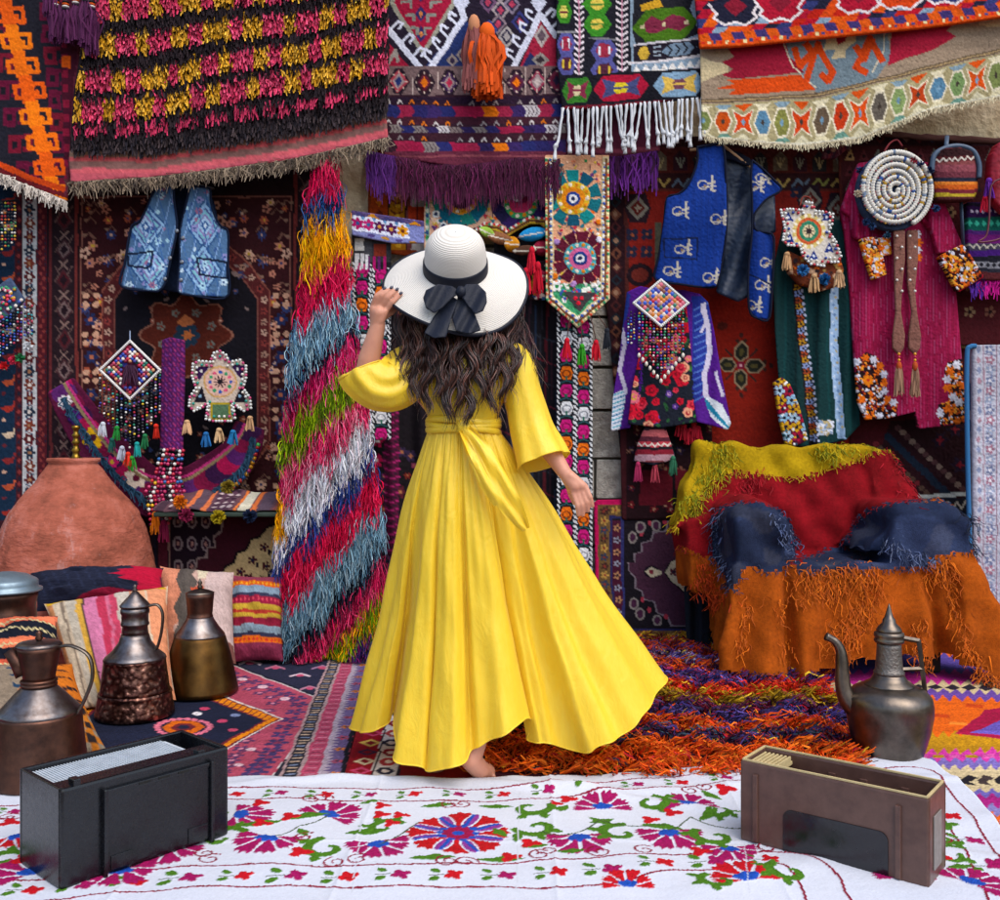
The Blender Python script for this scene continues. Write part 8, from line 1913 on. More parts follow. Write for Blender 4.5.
pcols = {0: ('#a88a10', 'ochre_panel'), 1: ('#860f1e', 'red_panel'), 2: ('#2b3550', 'navy_panel'), 4: ('#2b3550', 'navy_panel'), 3: ('#a4500b', 'orange_panel')}
WOOL = attr_mat('felted_wool', rough=.95, spec=.1, nscale=70., namt=.22, bscale=220., bstr=.6, bdist=.004)
nz2 = np.array([mnoise.noise(Vector(p * 9.)) for p in V]); nz3 = np.array([mnoise.noise(Vector(p * 2.7 + np.array([5, 5, 5]))) for p in V])
fray = []
for k, (c, nm) in pcols.items():
    fk = F[(lab == k) & keepf]
    if not len(fk): continue
    u = np.unique(fk); rm = np.full(len(V), -1); rm[u] = np.arange(len(u))
    cc = K(c)[None] * (1 + .16 * nz2[u] + .14 * nz3[u])[:, None]
    if k in (2, 4): cc = cc * np.where(nz3[u] > .12, 1.35, .95)[:, None] + np.where(nz2[u] > .25, .012, 0)[:, None] * np.array([1.2, 1, .5])
    if k == 1: cc = cc * (1 + .10 * np.sin(V[u][:, 0] * 60))[:, None]
    mk(nm, V[u], rm[fk], WOOL, thr, np.clip(cc, .003, .8))
    e = np.sort(np.concatenate([fk[:, [0, 1]], fk[:, [1, 2]], fk[:, [2, 3]], fk[:, [3, 0]]]), 1)
    ue, cnt = np.unique(e, axis=0, return_counts=True); be = ue[cnt == 1]
    fray.append((k, be))
# frayed tufts along the seams and where the photograph shows loose wool
R_, T_, C_ = [], [], []
for k, be in fray:
    for a, b in be:
        for q in range(2 if k in (2, 4, 0) else 1):
            if random.random() < (.25 if k == 3 else .45):
                t = random.random(); p = V[a] * (1 - t) + V[b] * t; n = N[a]
                if n[1] > .35: continue
                R_.append(p); T_.append(p + n * random.uniform(.004, .016) + np.array([random.gauss(0, .012), -.004, -random.uniform(.008, .032)])); C_.append(K(pcols[k][0]) * random.uniform(.8, 1.5))
vis = np.where((N[:, 1] < .3))[0]; vp = np.stack([px[vis], py[vis]], 1)
def tuftline(pts, w, n, pal, ln):
    pts = catmull(pts, 60)
    for _ in range(n):
        i = random.randrange(60); x, y = pts[i][0] + random.gauss(0, w), pts[i][1] + random.gauss(0, w * .6)
        d = (vp[:, 0] - x) ** 2 + (vp[:, 1] - y) ** 2; dm = d + (V[vis][:, 1] - 4.2) * 6; j = vis[np.argmin(dm)]
        if d.min() > 30: continue
        p = V[j]; l = random.uniform(.6, 1.3) * ln
        R_.append(p + N[j] * .002); T_.append(p + N[j] * random.uniform(.01, .03) + np.array([random.gauss(0, l * .35), -.012, -l * random.uniform(.5, 1)])); C_.append(K(random.choice(pal)))
OR = ['#cc6a18', '#b0560e', '#c05c10']
tuftline([(808, 570), (825, 585), (842, 568), (868, 572), (862, 600), (850, 625), (838, 640)], 10, 560, OR, .09)
tuftline([(785, 575), (800, 600), (820, 590)], 4, 40, OR, .05)
tuftline([(930, 578), (948, 560), (955, 600), (965, 640), (985, 670), (998, 680)], 5, 330, OR, .07)
tuftline([(780, 600), (785, 640), (792, 665)], 4, 50, OR, .05)
tuftline([(745, 600), (742, 650)], 3, 50, OR, .05)
tuftline([(705, 560), (712, 590), (716, 600)], 7, 220, ['#c84a10', '#b03c0c'], .05)
tuftline([(920, 620), (915, 650), (925, 665)], 4, 90, OR, .05)
YG = ['#a8961a', '#8a8a14', '#6f7a16', '#c0a41c']
tuftline([(712, 432), (722, 445), (716, 470), (700, 492), (685, 515)], 8, 420, YG, .06)
tuftline([(822, 452), (840, 442), (865, 436), (890, 444)], 8, 420, YG, .06)
tuftline([(760, 474), (750, 482), (740, 490)], 7, 70, ['#a81428', '#8c0f20'], .05)
tuftline([(893, 450), (902, 470), (915, 500)], 5, 120, ['#a81428', '#8c0f20'], .05)
NV = ['#3a4868', '#56648a', '#2a3450', '#6a7490']
tuftline([(720, 510), (716, 550), (728, 575)], 4, 90, NV, .04); tuftline([(772, 512), (786, 535), (792, 560)], 5, 110, NV, .04)
tuftline([(965, 506), (978, 522), (976, 545)], 5, 150, ['#20283c', '#2e3a58', '#161c2c'], .06); tuftline([(890, 540), (905, 552), (930, 560)], 6, 120, NV, .05)
ribbons('frayed_wool', np.array(R_), np.array(T_), .0050, np.array(C_), thr, YARN, kind='stuff', curl=.35, seg=4, taper=.6, jcol=.18)
# loose dark cloth tucked beside the chair
def paint(cv): cv.fill('#1c222e')
tag(hanging('dark_cloth', [(684, 586), (700, 580), (716, 596), (724, 640), (720, 662), (690, 662), (686, 630)], paint, 4.96, None, s=1.6, fold=folds(.02, 12, 4), mat=CLOTH), 'dark blue cloth bunched between the armchair and the small mauve rug', 'cloth')
# ------------------------------------------------------------------ the woman in the yellow dress
BY = 3.09
woman = thing('person', 'person in a long yellow dress and wide white sun hat, seen from behind, walking barefoot', 'person', (P(465, 0, BY)[0], BY, .01))
skin_m, nt, b = nodes_of('skin'); b.inputs['Base Color'].default_value = (*lin('#c98f72'), 1); b.inputs['Roughness'].default_value = .5
b.inputs['Subsurface Weight'].default_value = .12; b.inputs['Subsurface Radius'].default_value = (.010, .004, .002); b.inputs['Subsurface Scale'].default_value = 1.
tc = nt.nodes.new('ShaderNodeTexCoord'); n1 = nt.nodes.new('ShaderNodeTexNoise'); n1.inputs['Scale'].default_value = 28; n1.inputs['Detail'].default_value = 4; nt.links.new(tc.outputs['Object'], n1.inputs['Vector'])
mx = nt.nodes.new('ShaderNodeMixRGB'); mx.inputs[1].default_value = (*lin('#cf9478'), 1); mx.inputs[2].default_value = (*lin('#b87a64'), 1); nt.links.new(n1.outputs['Fac'], mx.inputs[0]); nt.links.new(mx.outputs[0], b.inputs['Base Color'])
_s2 = ico(3)[0]
def caps(bm, p0, p1, r0, r1):
    pts = [np.array(p0) + q * r0 for q in _s2] + [np.array(p1) + q * r1 for q in _s2]
    vs = [bm.verts.new(p) for p in pts]; g = bmesh.ops.convex_hull(bm, input=vs)
    bmesh.ops.delete(bm, geom=[x for x in g['geom_interior'] if isinstance(x, bmesh.types.BMVert)], context='VERTS')
def chain(bm, pts, rad):
    for a, b2, ra, rb in zip(pts[:-1], pts[1:], rad[:-1], rad[1:]): caps(bm, a, b2, ra, rb)
W = lambda x, y, Y=BY: np.array(P(x, y, Y))
bm = bmesh.new()
hc = W(456, 300, 3.10)
blob(bm, hc, (.074, .092, .108)); blob(bm, hc + np.array([0, .03, -.05]), (.056, .062, .062))
caps(bm, hc + np.array([0, .088, -.01]), hc + np.array([0, .104, -.034]), .009, .013)                       # nose
caps(bm, hc + np.array([-.018, .078, -.065]), hc + np.array([.018, .078, -.065]), .008, .008)              # mouth
for s_ in (-1, 1):
    blob(bm, hc + np.array([s_ * .076, .0, -.015]), (.010, .022, .032)); blob(bm, hc + np.array([s_ * .03, .080, .006]), (.014, .012, .009))
chain(bm, [hc + np.array([0, -.01, -.07]), W(457, 345, 3.085), W(459, 362)], [.052, .048, .058])
chain(bm, [W(412, 362), W(459, 356), W(508, 360)], [.050, .066, .050])
blob(bm, W(459, 382, 3.10), (.145, .095, .13)); blob(bm, W(462, 415, 3.10), (.100, .078, .10)); blob(bm, W(464, 462, 3.11), (.118, .082, .12))
chain(bm, [W(450, 490, 3.12), W(444, 620, 3.14), W(436, 760, 3.16)], [.070, .052, .036]); chain(bm, [W(436, 762, 3.16), W(430, 770, 3.28)], [.036, .026])
chain(bm, [W(478, 490, 3.12), W(480, 615, 3.10), W(477, 690, 3.07), W(476, 738, 3.04)], [.070, .054, .048, .034])
chain(bm, [W(476, 742, 3.04), W(471, 760, 3.02), W(480, 770, 3.05), W(487, 772, 3.09)], [.033, .032, .030, .026])     # right foot, heel towards us
for k, (dx, dY, r) in enumerate(((0, .03, .012), (5, .015, .009), (8, .0, .0085), (10.5, -.015, .008), (12, -.03, .0075))): caps(bm, W(485 + dx * .3, 773, 3.09), W(488 + dx * .45, 776.0, 3.10 + dY), r * 1.15, r)
# left arm, raised to the brim
chain(bm, [W(411, 360), W(364, 392, 3.05)], [.046, .038]); chain(bm, [W(364, 392, 3.05), W(369, 360, 3.03), W(378, 325, 3.01)], [.038, .034, .0225])
caps(bm, W(377, 324, 3.01), W(379, 313, 3.0), .021, .022); caps(bm, W(375, 320, 3.01), W(373.5, 309, 3.0), .016, .013); caps(bm, W(380, 320, 3.0), W(384.5, 312, 2.995), .016, .012)
FT = []
for (kx, ky), (mx_, my), (tx, ty) in (((372.5, 307), (376, 296), (384.5, 289.0)), ((377, 306), (382, 295.5), (391.5, 288.2)), ((381.5, 307.5), (388, 297.5), (397.0, 290)), ((386, 311), (393.0, 302), (401, 294))):
    chain(bm, [W(kx, ky, 3.0), W(mx_, my, 2.985), W(tx, ty, 2.99)], [.0084, .0075, .0060]); FT.append((W(tx, ty, 2.99), W(tx, ty, 2.99) - W(mx_, my, 2.985)))
chain(bm, [W(384, 316, 3.01), W(392, 311, 3.03), W(398, 305, 3.05)], [.013, .011, .008])                       # thumb, under the brim
# right arm, hanging out
chain(bm, [W(509, 360), W(536, 424, 3.06)], [.046, .038]); chain(bm, [W(536, 424, 3.06), W(549, 449, 3.03), W(564, 472, 3.0)], [.035, .030, .0215])
caps(bm, W(565, 473, 3.0), W(575, 486, 2.99), .021, .022); caps(bm, W(570, 476, 2.99), W(582, 486, 2.985), .017, .015); caps(bm, W(566, 478, 3.0), W(573, 490, 3.0), .016, .014)
for kn, md, tp in (((585, 486), (590, 497), (592.5, 506)), ((581, 489), (586.5, 502), (588, 511)), ((577, 491), (582, 505), (583, 515)), ((573, 492), (577.5, 506), (578.5, 515))):
    chain(bm, [W(*kn, 2.985), W(*md, 2.975), W(*tp, 2.985)], [.0092, .0080, .0063])
chain(bm, [W(569, 484, 3.01), W(572, 496, 3.03), W(575, 503, 3.035)], [.013, .0105, .008])
V, F, N = remeshed(bm, .0036, 2)
mk('body', V, F, skin_m, woman)
for p, d in FT:
    d = d / np.linalg.norm(d); v, f = ico(2); u = np.cross(d, (0, -1, 0)); u /= np.linalg.norm(u); w_ = np.cross(u, d)
    q = v[:, :1] * u * .0046 + v[:, 1:2] * d * .0066 + v[:, 2:3] * w_ * .0022; mk('nail', p + d * .001 + np.array([0, -.0058, .001]) + q, f, plain_mat('grey_nail_polish', '#4a4a5a', rough=.25, spec=.6), woman)

# -- dress
DR, nt, b = nodes_of('yellow_satin_linen'); L = nt.links
tc = nt.nodes.new('ShaderNodeTexCoord'); mp = nt.nodes.new('ShaderNodeMapping'); mp.inputs['Scale'].default_value = (1., 1., .12); L.new(tc.outputs['Object'], mp.inputs[0])
n1 = nt.nodes.new('ShaderNodeTexNoise'); n1.inputs['Scale'].default_value = 160; n1.inputs['Detail'].default_value = 4; L.new(mp.outputs[0], n1.inputs['Vector'])
mx = nt.nodes.new('ShaderNodeMixRGB'); mx.inputs[1].default_value = (.93, .60, .016, 1); mx.inputs[2].default_value = (.94, .71, .06, 1); L.new(n1.outputs['Fac'], mx.inputs[0]); L.new(mx.outputs[0], b.inputs['Base Color'])
n2 = nt.nodes.new('ShaderNodeTexNoise'); n2.inputs['Scale'].default_value = 23; n2.inputs['Detail'].default_value = 6; n2.inputs['Roughness'].default_value = .6; n2.inputs['Distortion'].default_value = 1.2
mp2 = nt.nodes.new('ShaderNodeMapping'); mp2.inputs['Scale'].default_value = (1.2, 1., .6); L.new(tc.outputs['Object'], mp2.inputs[0]); L.new(mp2.outputs[0], n2.inputs['Vector'])
bp = nt.nodes.new('ShaderNodeBump'); bp.inputs['Strength'].default_value = .32; bp.inputs['Distance'].default_value = .012; L.new(n2.outputs['Fac'], bp.inputs['Height'])
bp2 = nt.nodes.new('ShaderNodeBump'); bp2.inputs['Strength'].default_value = .2; bp2.inputs['Distance'].default_value = .001; L.new(n1.outputs['Fac'], bp2.inputs['Height']); L.new(bp.outputs[0], bp2.inputs['Normal']); L.new(bp2.outputs[0], b.inputs['Normal'])
b.inputs['Roughness'].default_value = .40; b.inputs['Specular IOR Level'].default_value = .5; b.inputs['Sheen Weight'].default_value = .22; b.inputs['Sheen Roughness'].default_value = .3; b.inputs['Sheen Tint'].default_value = (1, .9, .5, 1)
tr = nt.nodes.new('ShaderNodeBsdfTranslucent'); L.new(mx.outputs[0], tr.inputs['Color']); ms = nt.nodes.new('ShaderNodeMixShader'); ms.inputs[0].default_value = .22; L.new(b.outputs[0], ms.inputs[1]); L.new(tr.outputs[0], ms.inputs[2]); L.new(ms.outputs[0], nt.nodes['Material Output'].inputs[0])
NS, NT = 360, 110
hemc = [(353, 728, 3.26), (362, 732, 3.19), (374, 731, 3.14), (384, 724, 3.15), (392, 712, 3.20), (396, 742, 3.08), (399, 762, 2.99), (418, 768, 2.96), (428, 770, 2.99), (440, 769, 2.95), (452, 768, 2.91), (464, 764, 2.93), (471, 750, 2.99), (480, 745, 2.97), (498, 737, 2.93), (515, 727, 2.94), (529, 720, 2.99), (531, 722, 3.06), (525, 738, 3.09), (538, 742, 3.05), (555, 745, 3.03), (572, 750, 3.06), (588, 752, 3.00), (606, 744, 2.99), (622, 735, 3.04), (638, 719, 3.06), (650, 704, 3.12), (659, 690, 3.20), (664, 676, 3.30), (650, 668, 3.42), (600, 680, 3.55), (540, 690, 3.60), (480, 695, 3.62), (420, 700, 3.55), (375, 712, 3.42)]
hem = catmull(np.array(hemc), NS, closed=True)
u = np.arange(NS) / NS * len(hemc)
# angle round the waist for every hem station
key_u = [0, 6, 11, 16, 22, 28, 32, 35]; key_a = [PI, 1.28 * PI, 1.45 * PI, 1.58 * PI, 1.80 * PI, 2.0 * PI, 2.5 * PI, 3 * PI]
ang = np.interp(u, key_u, key_a)
wc = W(463.5, 428); waist = np.stack([wc[0] + .104 * np.cos(ang), wc[1] + .084 * np.sin(ang), np.full(NS, wc[2])], 1)
hw = np.stack([(hem[:, 0] - 500) * hem[:, 2] / 1000, hem[:, 2], CAM_H - (hem[:, 1] - HORIZON) * hem[:, 2] / 1000], 1); hw[:, 2] = np.maximum(hw[:, 2], .05)
rs = np.random.default_rng(12); ph = rs.uniform(0, 6.28, 8)
rows = []
out = np.stack([np.cos(ang), np.sin(ang), np.zeros(NS)], 1)
sN = np.arange(NS) / NS * 2 * PI
for i in range(NT + 1):
    t = i / NT; th = t ** 1.08
    p = waist * (1 - th) + hw * th; p[:, 2] = waist[:, 2] * (1 - t) + hw[:, 2] * t
    bulge = .030 * math.sin(PI * min(1, t * 1.6)) * (1 - t)                                                     # hips
    ple = .0120 * t ** .8 * (np.sin(11 * sN + ph[0] + 1.8 * t * t + 1.1 * np.sin(5 * sN)) + .45 * np.sin(27 * sN + ph[1] - 1.2 * t) * np.sin(3 * sN + ph[6]) + .7 * np.sin(8 * sN + ph[2])) + .0012 * np.sin(47 * sN + ph[3]) * math.exp(-((t - .05) / .06) ** 2)
    wr = .003 * np.sin(9 * sN + 14 * t + ph[4]) * np.sin(23 * sN - 9 * t + ph[5])
    rows.append(p + out * (bulge + ple + wr)[:, None])
V = np.vstack(rows); idx = np.arange((NT + 1) * NS).reshape(NT + 1, NS)
q = np.stack([idx[:-1].ravel(), idx[1:].ravel(), np.roll(idx, -1, 1)[1:].ravel(), np.roll(idx, -1, 1)[:-1].ravel()], 1)
skirt = mk('skirt', V, q, DR, woman)
# rolled hem
v, f = tube([*rows[-1][::2], rows[-1][0]], .0028, 6, False); mk('hem', v, f, DR, skirt)
# bodice
def loft(secs, n=72, m=8, fold=None):
    """secs: (centre xyz, rx, ry) in order; horizontal ellipses, catmull between"""
    s = catmull(np.array([[*c, a, b2] for c, a, b2 in secs]), (len(secs) - 1) * m + 1); A = np.linspace(0, 2 * PI, n, endpoint=False); rows = []
    for i, r in enumerate(s):
        f_ = 1 + (fold(A, i / (len(s) - 1)) if fold else 0)
        rows.append(np.stack([r[0] + r[3] * np.cos(A) * f_, r[1] + r[4] * np.sin(A) * f_, np.full(n, r[2])], 1))
    V = np.vstack(rows); k = len(s); idx = np.arange(k * n).reshape(k, n)
    return V, np.stack([idx[:-1].ravel(), idx[1:].ravel(), np.roll(idx, -1, 1)[1:].ravel(), np.roll(idx, -1, 1)[:-1].ravel()], 1)
bf = lambda A, t: .012 * np.sin(A * 13 + 4 * t) * math.sin(PI * t) + .008 * np.sin(A * 7 + 9 * t)
V, q = loft([(W(463.5, 429), .104, .084), (W(462.5, 415), .111, .090), (W(461, 396), .137, .100), (W(460, 376), .160, .108), (W(460, 361), .168, .100), (W(459.5, 351), .150, .084), (W(459, 345), .105, .070), (W(458.5, 342), .070, .060)], fold=bf)
mk('bodice', V, q, DR, woman)
def sleeve(pts, n=64, fold=None, name='sleeve'):
    """pts: (centre, radius along a, radius along b, axis a)"""
    C_ = catmull(np.array([[*c, ra, rb] for c, ra, rb in pts]), 40); A = np.linspace(0, 2 * PI, n, endpoint=False); rows = []
    a_prev = None
    for i in range(40):
        t = C_[min(39, i + 1), :3] - C_[max(0, i - 1), :3]; t /= np.linalg.norm(t)
        b_ = np.cross(t, (0, 1, 0)); b_ /= np.linalg.norm(b_); a_ = np.cross(b_, t)
        s_ = i / 39; f_ = 1 + (fold(A, s_) if fold else 0)
        rows.append(C_[i, :3] + b_[None] * (C_[i, 3] * np.cos(A) * f_)[:, None] + a_[None] * (C_[i, 4] * np.sin(A) * f_)[:, None])
    V = np.vstack(rows); idx = np.arange(40 * n).reshape(40, n)
    q = np.stack([idx[:-1].ravel(), idx[1:].ravel(), np.roll(idx, -1, 1)[1:].ravel(), np.roll(idx, -1, 1)[:-1].ravel()], 1)
    o = mk(name, V, q, DR, woman); v, f = tube([*rows[-1], rows[-1][0]], .0026, 6, False); mk('hem', v, f, DR, o)
# right sleeve: flares to a wide cuff
sleeve([(W(496, 358), .055, .075), (W(512, 366, 3.08), .068, .072), (W(522, 395, 3.07), .060, .066), (W(530, 425, 3.06), .066, .068), (W(537, 445, 3.045), .075, .078), (W(543, 462, 3.03), .082, .086)], fold=lambda A, s: .05 * s * np.sin(A * 5 + 1) + .03 * s * np.sin(A * 9 + 3 * s) + .02 * np.sin(A * 3 + s * 16))
# left sleeve: puffed, slid down the raised arm
sleeve([(W(428, 360), .055, .075), (W(410, 370, 3.08), .078, .080), (W(394, 384, 3.06), .080, .088), (W(379, 385, 3.04), .080, .088), (W(366, 376, 3.03), .078, .080), (W(363, 371, 3.03), .074, .074)], fold=lambda A, s: .05 * np.sin(A * 7 + 6 * s) * s + .045 * np.sin(A * 4 + s * 9) + .03 * np.sin(A * 11 + 5 * s))
# sash: wound band, knot and two tails
sash_rows = []
for k, (y0, h) in enumerate(((421, 5.5), (426.5, 5.5), (430, 4))):
    A = np.linspace(0, 2 * PI, 90); c = W(463.5, y0)
    pts = np.stack([c[0] + .110 * np.cos(A), c[1] + .091 * np.sin(A), c[2] + .006 * np.sin(A * 2 + k * 2) - .003 * k * np.cos(A)], 1)
    v, f = tube([*pts], .0085, 8, False, 1.4); mk('sash', v, f, DR, woman)
def strip(pts, wid, name, m=50, k=9, amp=.006, seed=0):
    C_ = catmull(np.array(pts), m); r = np.random.default_rng(seed); rows = []
    for i in range(m):
        t = C_[min(m - 1, i + 1)] - C_[max(0, i - 1)]; t /= np.linalg.norm(t); s_ = np.cross(t, (0, -1, .1)); s_ /= np.linalg.norm(s_); nn = np.cross(s_, t)
        w = np.interp(i / (m - 1), np.linspace(0, 1, len(wid)), wid); a = np.linspace(-1, 1, k)
        rows.append(C_[i] + s_[None] * (a * w / 2)[:, None] + nn[None] * (amp * np.cos(a * 5 + i * .12) + amp * .6 * np.sin(a * 9 - i * .2))[:, None])
    V = np.vstack(rows); idx = np.arange(m * k).reshape(m, k)
    q = np.stack([idx[:-1, :-1].ravel(), idx[1:, :-1].ravel(), idx[1:, 1:].ravel(), idx[:-1, 1:].ravel()], 1)
    return mk(name, V, q, DR, woman)
v, f = ico(2); kn = W(464, 427, 2.985); mk('sash_knot', kn + v * np.array([.024, .018, .022]) * (1 + .15 * np.sin(v[:, :1] * 9 + v[:, 2:] * 7)), f, DR, woman)
strip([W(464, 428, 2.975), W(478, 448, 2.945), W(495, 480, 2.925), (W(512, 508, 2.925)), W(526, 530, 2.93)], [.03, .065, .075, .065, .025], 'sash_tail', amp=.008)
strip([W(463, 429, 2.975), W(474, 455, 2.95), W(486, 482, 2.935), W(497, 505, 2.93)], [.025, .04, .045, .02], 'sash_tail', amp=.006)

# -- hair
HAIR = attr_mat('hair', rough=.30, spec=.5, namt=.2, nscale=300., bscale=500., bstr=.0, aniso=(1, 1, .08))
HV, HF, HC, nn = [], [], [], 0
rs = np.random.default_rng(21)
def lock(x0, x1, ylen, rad, amp, wl, col, n=26, seg=7, Y0=3.0, Y1=2.955, ytop=318):
    global nn
    ph_ = rs.uniform(0, 6.28); pts = []; rr = []
    for i in range(n):
        t = i / (n - 1); y = ytop + (ylen - ytop) * t; x = x0 + (x1 - x0) * t ** 1.1 + amp * min(1, t * 1.8) * math.sin(2 * PI * (y - ytop) / wl + ph_)
        Yd = Y0 + (Y1 - Y0) * math.sin(min(1, t * 1.5) * PI / 2) + .006 * math.cos(2 * PI * (y - ytop) / wl + ph_) + (.02 * max(0, t - .6))
        pts.append(P(x, y, Yd)); rr.append(rad * (.75 + .5 * math.sin(PI * min(1, t * 1.1))) * (1 - max(0, t - .72) / .28 * .92))
    v, f = tube(pts, rr, seg, False, .6); HV.append(v); HF.extend([tuple(a + nn for a in q_) for q_ in f]); HC.append(np.broadcast_to(K(col) * rs.uniform(.75, 1.35), v.shape)); nn += len(v)
def wave(y, x0): return math.sin(2 * PI * (y - 322) / (44. + 5 * math.sin(x0)) + 2.2 * math.sin(x0 * .31))
def strand(x0, xt, yt, kx, rad, col, x1, amp, n=34, seg=4, Yo=0.):
    """one strand of a lock: leaves the head at x0, gathers to the lock's tip (xt, yt)"""
    global nn
    pts, rr = [], []
    for i in range(n):
        t = i / (n - 1); y = 306 + (yt - 306) * t; g = t ** 1.05
        x = (x0 + (x1 - x0) * t) * (1 - g) + xt * g + amp * min(1, t * 2.2) * wave(y, kx) * (1 - .25 * t)
        sd = abs(x - 459) / 57.; Yd = 3.035 + .05 * sd * (1 - t) - .075 * math.sin(min(1, max(0, t - .27) * 2.0) * PI / 2) + .030 * sd * sd + .010 * math.cos(2 * PI * (y - 322) / 44. + xt * .3) + Yo
        pts.append(P(x, y, Yd)); rr.append(rad * (1 - max(0, t - .8) / .2 * .8))
    v, f = tube(pts, rr, seg, False); HV.append(v); HF.extend([tuple(a_ + nn for a_ in q_) for q_ in f]); HC.append(np.broadcast_to(K(col) * rs.uniform(.7, 1.4), v.shape)); nn += len(v)
tips = [(394, 378), (406, 398), (421, 412), (433, 396), (446, 420), (459, 412), (470, 421), (484, 398), (497, 411), (513, 398), (522, 378), (412, 366), (440, 380), (475, 376), (505, 368), (457, 368), (428, 362), (490, 360)]
for (xt, yt) in [(459 + (a_ - 459) * .87, b_ - 4) for a_, b_ in tips]:
    root = 459 + (xt - 459) * .86
    for k in range(64):
        x0 = root + rs.normal(0, 7.0); dep = rs.uniform(-.012, .012)
        strand(x0, xt + rs.normal(0, 2.6), yt + rs.normal(0, 7), xt, rs.uniform(.0011, .0026), ['#33201b', '#432a23', '#573730', '#281712', '#70493e'][k % 5], x0 + (xt - root) * .6, rs.uniform(4.4, 5.6), Yo=dep)
for k in range(150):                                             # loose strands
    xt, yt = tips[rs.integers(len(tips))]; root = 459 + (xt - 459) * .86; x0 = root + rs.normal(0, 9)
    strand(x0, xt + rs.normal(0, 5), yt + rs.normal(0, 9), xt, rs.uniform(.0007, .0013), ['#4c3430', '#6a4c46', '#33221f'][k % 3], x0, rs.uniform(3, 6), Yo=-.008)
for k in range(16):
    strand(rs.uniform(508, 518), rs.uniform(526, 546), rs.uniform(362, 394), k, rs.uniform(.0008, .0022), ['#4a3030', '#6a4844', '#33221f'][k % 3], 526, rs.uniform(2, 5), Yo=.03)
mk('hair', np.vstack(HV), HF, HAIR, woman, np.vstack(HC))

# -- hat
STR, nt, b = nodes_of('woven_straw'); L = nt.links
tc = nt.nodes.new('ShaderNodeTexCoord'); wv = nt.nodes.new('ShaderNodeTexWave'); wv.wave_type = 'RINGS'; wv.rings_direction = 'SPHERICAL'; wv.inputs['Scale'].default_value = 70; wv.inputs['Distortion'].default_value = .25; wv.inputs['Detail'].default_value = 1
L.new(tc.outputs['Object'], wv.inputs['Vector']); n1 = nt.nodes.new('ShaderNodeTexNoise'); n1.inputs['Scale'].default_value = 420; L.new(tc.outputs['Object'], n1.inputs['Vector'])
ad = nt.nodes.new('ShaderNodeMath'); ad.operation = 'ADD'; L.new(wv.outputs['Fac'], ad.inputs[0]); L.new(n1.outputs['Fac'], ad.inputs[1])
bp = nt.nodes.new('ShaderNodeBump'); bp.inputs['Strength'].default_value = .55; bp.inputs['Distance'].default_value = .0022; L.new(ad.outputs[0], bp.inputs['Height']); L.new(bp.outputs[0], b.inputs['Normal'])
mx = nt.nodes.new('ShaderNodeMixRGB'); mx.inputs[1].default_value = (.60, .55, .48, 1); mx.inputs[2].default_value = (.76, .73, .68, 1); L.new(wv.outputs['Fac'], mx.inputs[0]); L.new(mx.outputs[0], b.inputs['Base Color']); b.inputs['Roughness'].default_value = .75; b.inputs['Specular IOR Level'].default_value = .25
NAVY = plain_mat('navy_ribbon', '#161c30', rough=.6, spec=.3, nscale=300, namt=.2, bscale=600, bstr=.2, bdist=.001)
CHIF, nt, b = nodes_of('navy_chiffon'); b.inputs['Base Color'].default_value = (*lin('#141a2c'), 1); b.inputs['Roughness'].default_value = .5; b.inputs['Sheen Weight'].default_value = .4; b.inputs['Alpha'].default_value = .88
hat = thing('sun_hat', 'wide white straw sun hat with navy rim, band and chiffon bow on the person\'s head', 'hat', P(455, 270, 3.06))
hx = Matrix.Translation(P(455.5, 270, 3.055)) @ Matrix.Rotation(math.radians(2), 4, 'Y') @ Matrix.Rotation(math.radians(44), 4, 'X')
def wavy(v):
    v = v.copy(); r = np.hypot(v[:, 0], v[:, 1]); a = np.arctan2(v[:, 1], v[:, 0]); w = np.clip((r - .11) / .12, 0, 1) ** 1.5
    v[:, 2] += w * (.016 * np.sin(2 * a + .5) + .010 * np.sin(3 * a + 1.2) - .008 * np.cos(a))
    return v
def hatpart(name, prof, mat, parent=hat, n=120, close=False, wav=True):
    v, f = lathe(prof, n, close=close); v = wavy(v) if wav else v
    o = mk(name, v, f, mat, None); o.parent = parent; o.matrix_parent_inverse = Matrix.Identity(4)
    o.matrix_parent_inverse = Matrix.Translation(-hat.location); o.matrix_basis = hx
    return o
pc_ = catmull([(.002, .136), (.030, .134), (.060, .124), (.083, .100), (.092, .065), (.095, .030), (.097, .0)], 22)
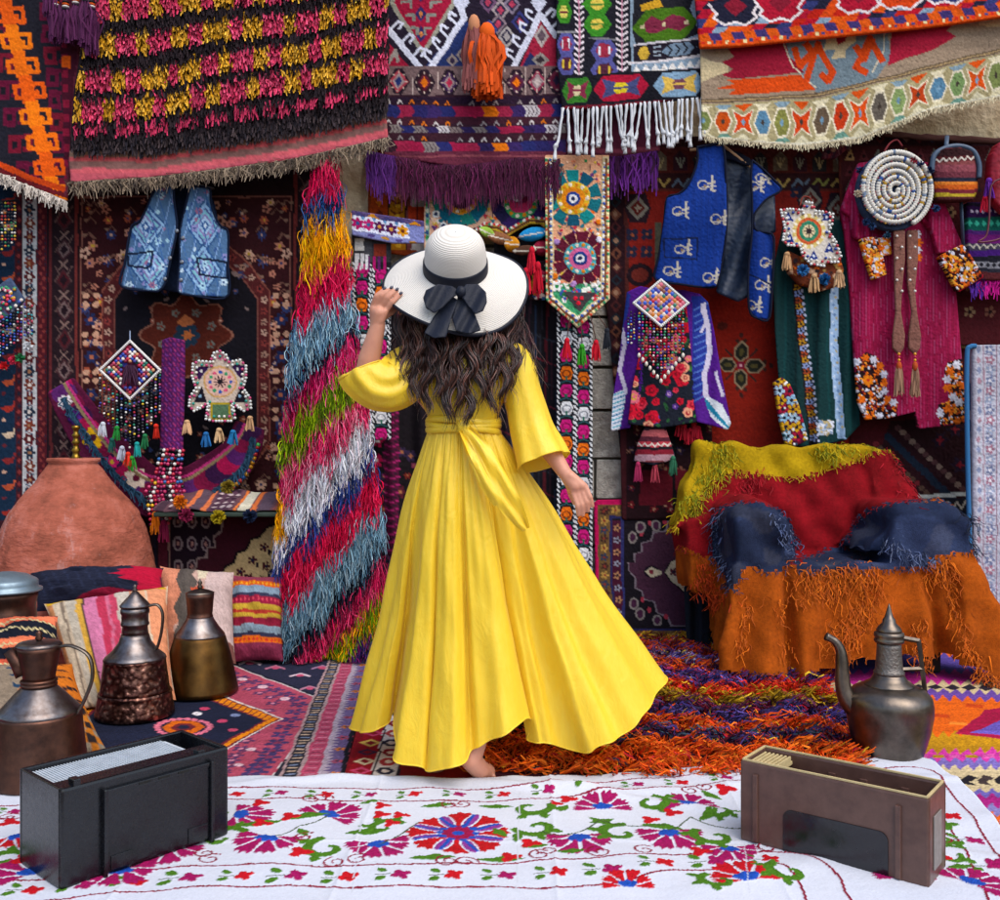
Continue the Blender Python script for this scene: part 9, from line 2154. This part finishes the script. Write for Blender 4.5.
STC = STR.copy(); w2 = [n for n in STC.node_tree.nodes if n.type == 'TEX_WAVE'][0]; w2.wave_type = 'BANDS'; w2.bands_direction = 'Z'; w2.inputs['Scale'].default_value = 75
hatpart('crown', [tuple(p) for p in pc_], STC)
pb_ = catmull([(.097, .0), (.12, -.006), (.15, -.016), (.19, -.036), (.222, -.060)], 26)
brim = hatpart('brim', [tuple(p) for p in pb_] + [(.2225, -.064)] + [(p[0] - .001, p[1] - .006) for p in pb_[::-1]], STR)
hatpart('brim_edging', [(.2195, -.0575), (.2250, -.0560), (.2275, -.0625), (.2245, -.0680), (.2190, -.0665), (.2195, -.0575)], NAVY)
hatpart('band', [(.0975, -.001), (.0995, .0), (.1, .006), (.0985, .030), (.0965, .036), (.095, .036)], NAVY, wav=False)
# bow
def bowY(off): return lambda x, y: 2.955 - off - (y - 288) * .0010 + 0 * x
CH2 = attr_mat('chiffon_dyed', rough=.55, spec=.3, nscale=600., namt=.15, bscale=800.)
def bowp(cv): cv.fill('#161d30'); None
for nm, ol, off, fw, sd in (('bow_tail', [(452, 296), (458, 300), (452, 316), (446, 337), (434, 338), (424, 333), (434, 316), (444, 304)], .0, 9, 1), ('bow_tail', [(458, 296), (466, 298), (474, 312), (481, 330), (470, 334), (456, 331), (452, 318)], .004, 9, 2),
                            ('bow_loop', [(461, 292), (452, 286), (438, 284), (426, 290), (423, 298), (426, 308), (434, 313), (442, 308), (452, 298)], .020, 8, 3), ('bow_loop', [(459, 292), (466, 284), (478, 284), (486, 292), (487, 302), (483, 311), (475, 314), (468, 306)], .020, 8, 4)):
    hanging(nm, ol, bowp, bowY(off), hat, s=.8, fold=folds(.007, fw * 2.6, sd, .5), mat=CH2, thick=.006, jit=.0003, warp=0, vary=(.06, 0, .1))
v, f = ico(2); kn = np.array(P(461, 292, 2.93)); mk('bow_knot', kn + v * np.array([.016, .014, .018]) * (1 + .1 * np.sin(v[:, :1] * 11)), f, CH2, hat, np.broadcast_to(K('#141b2e'), v.shape))
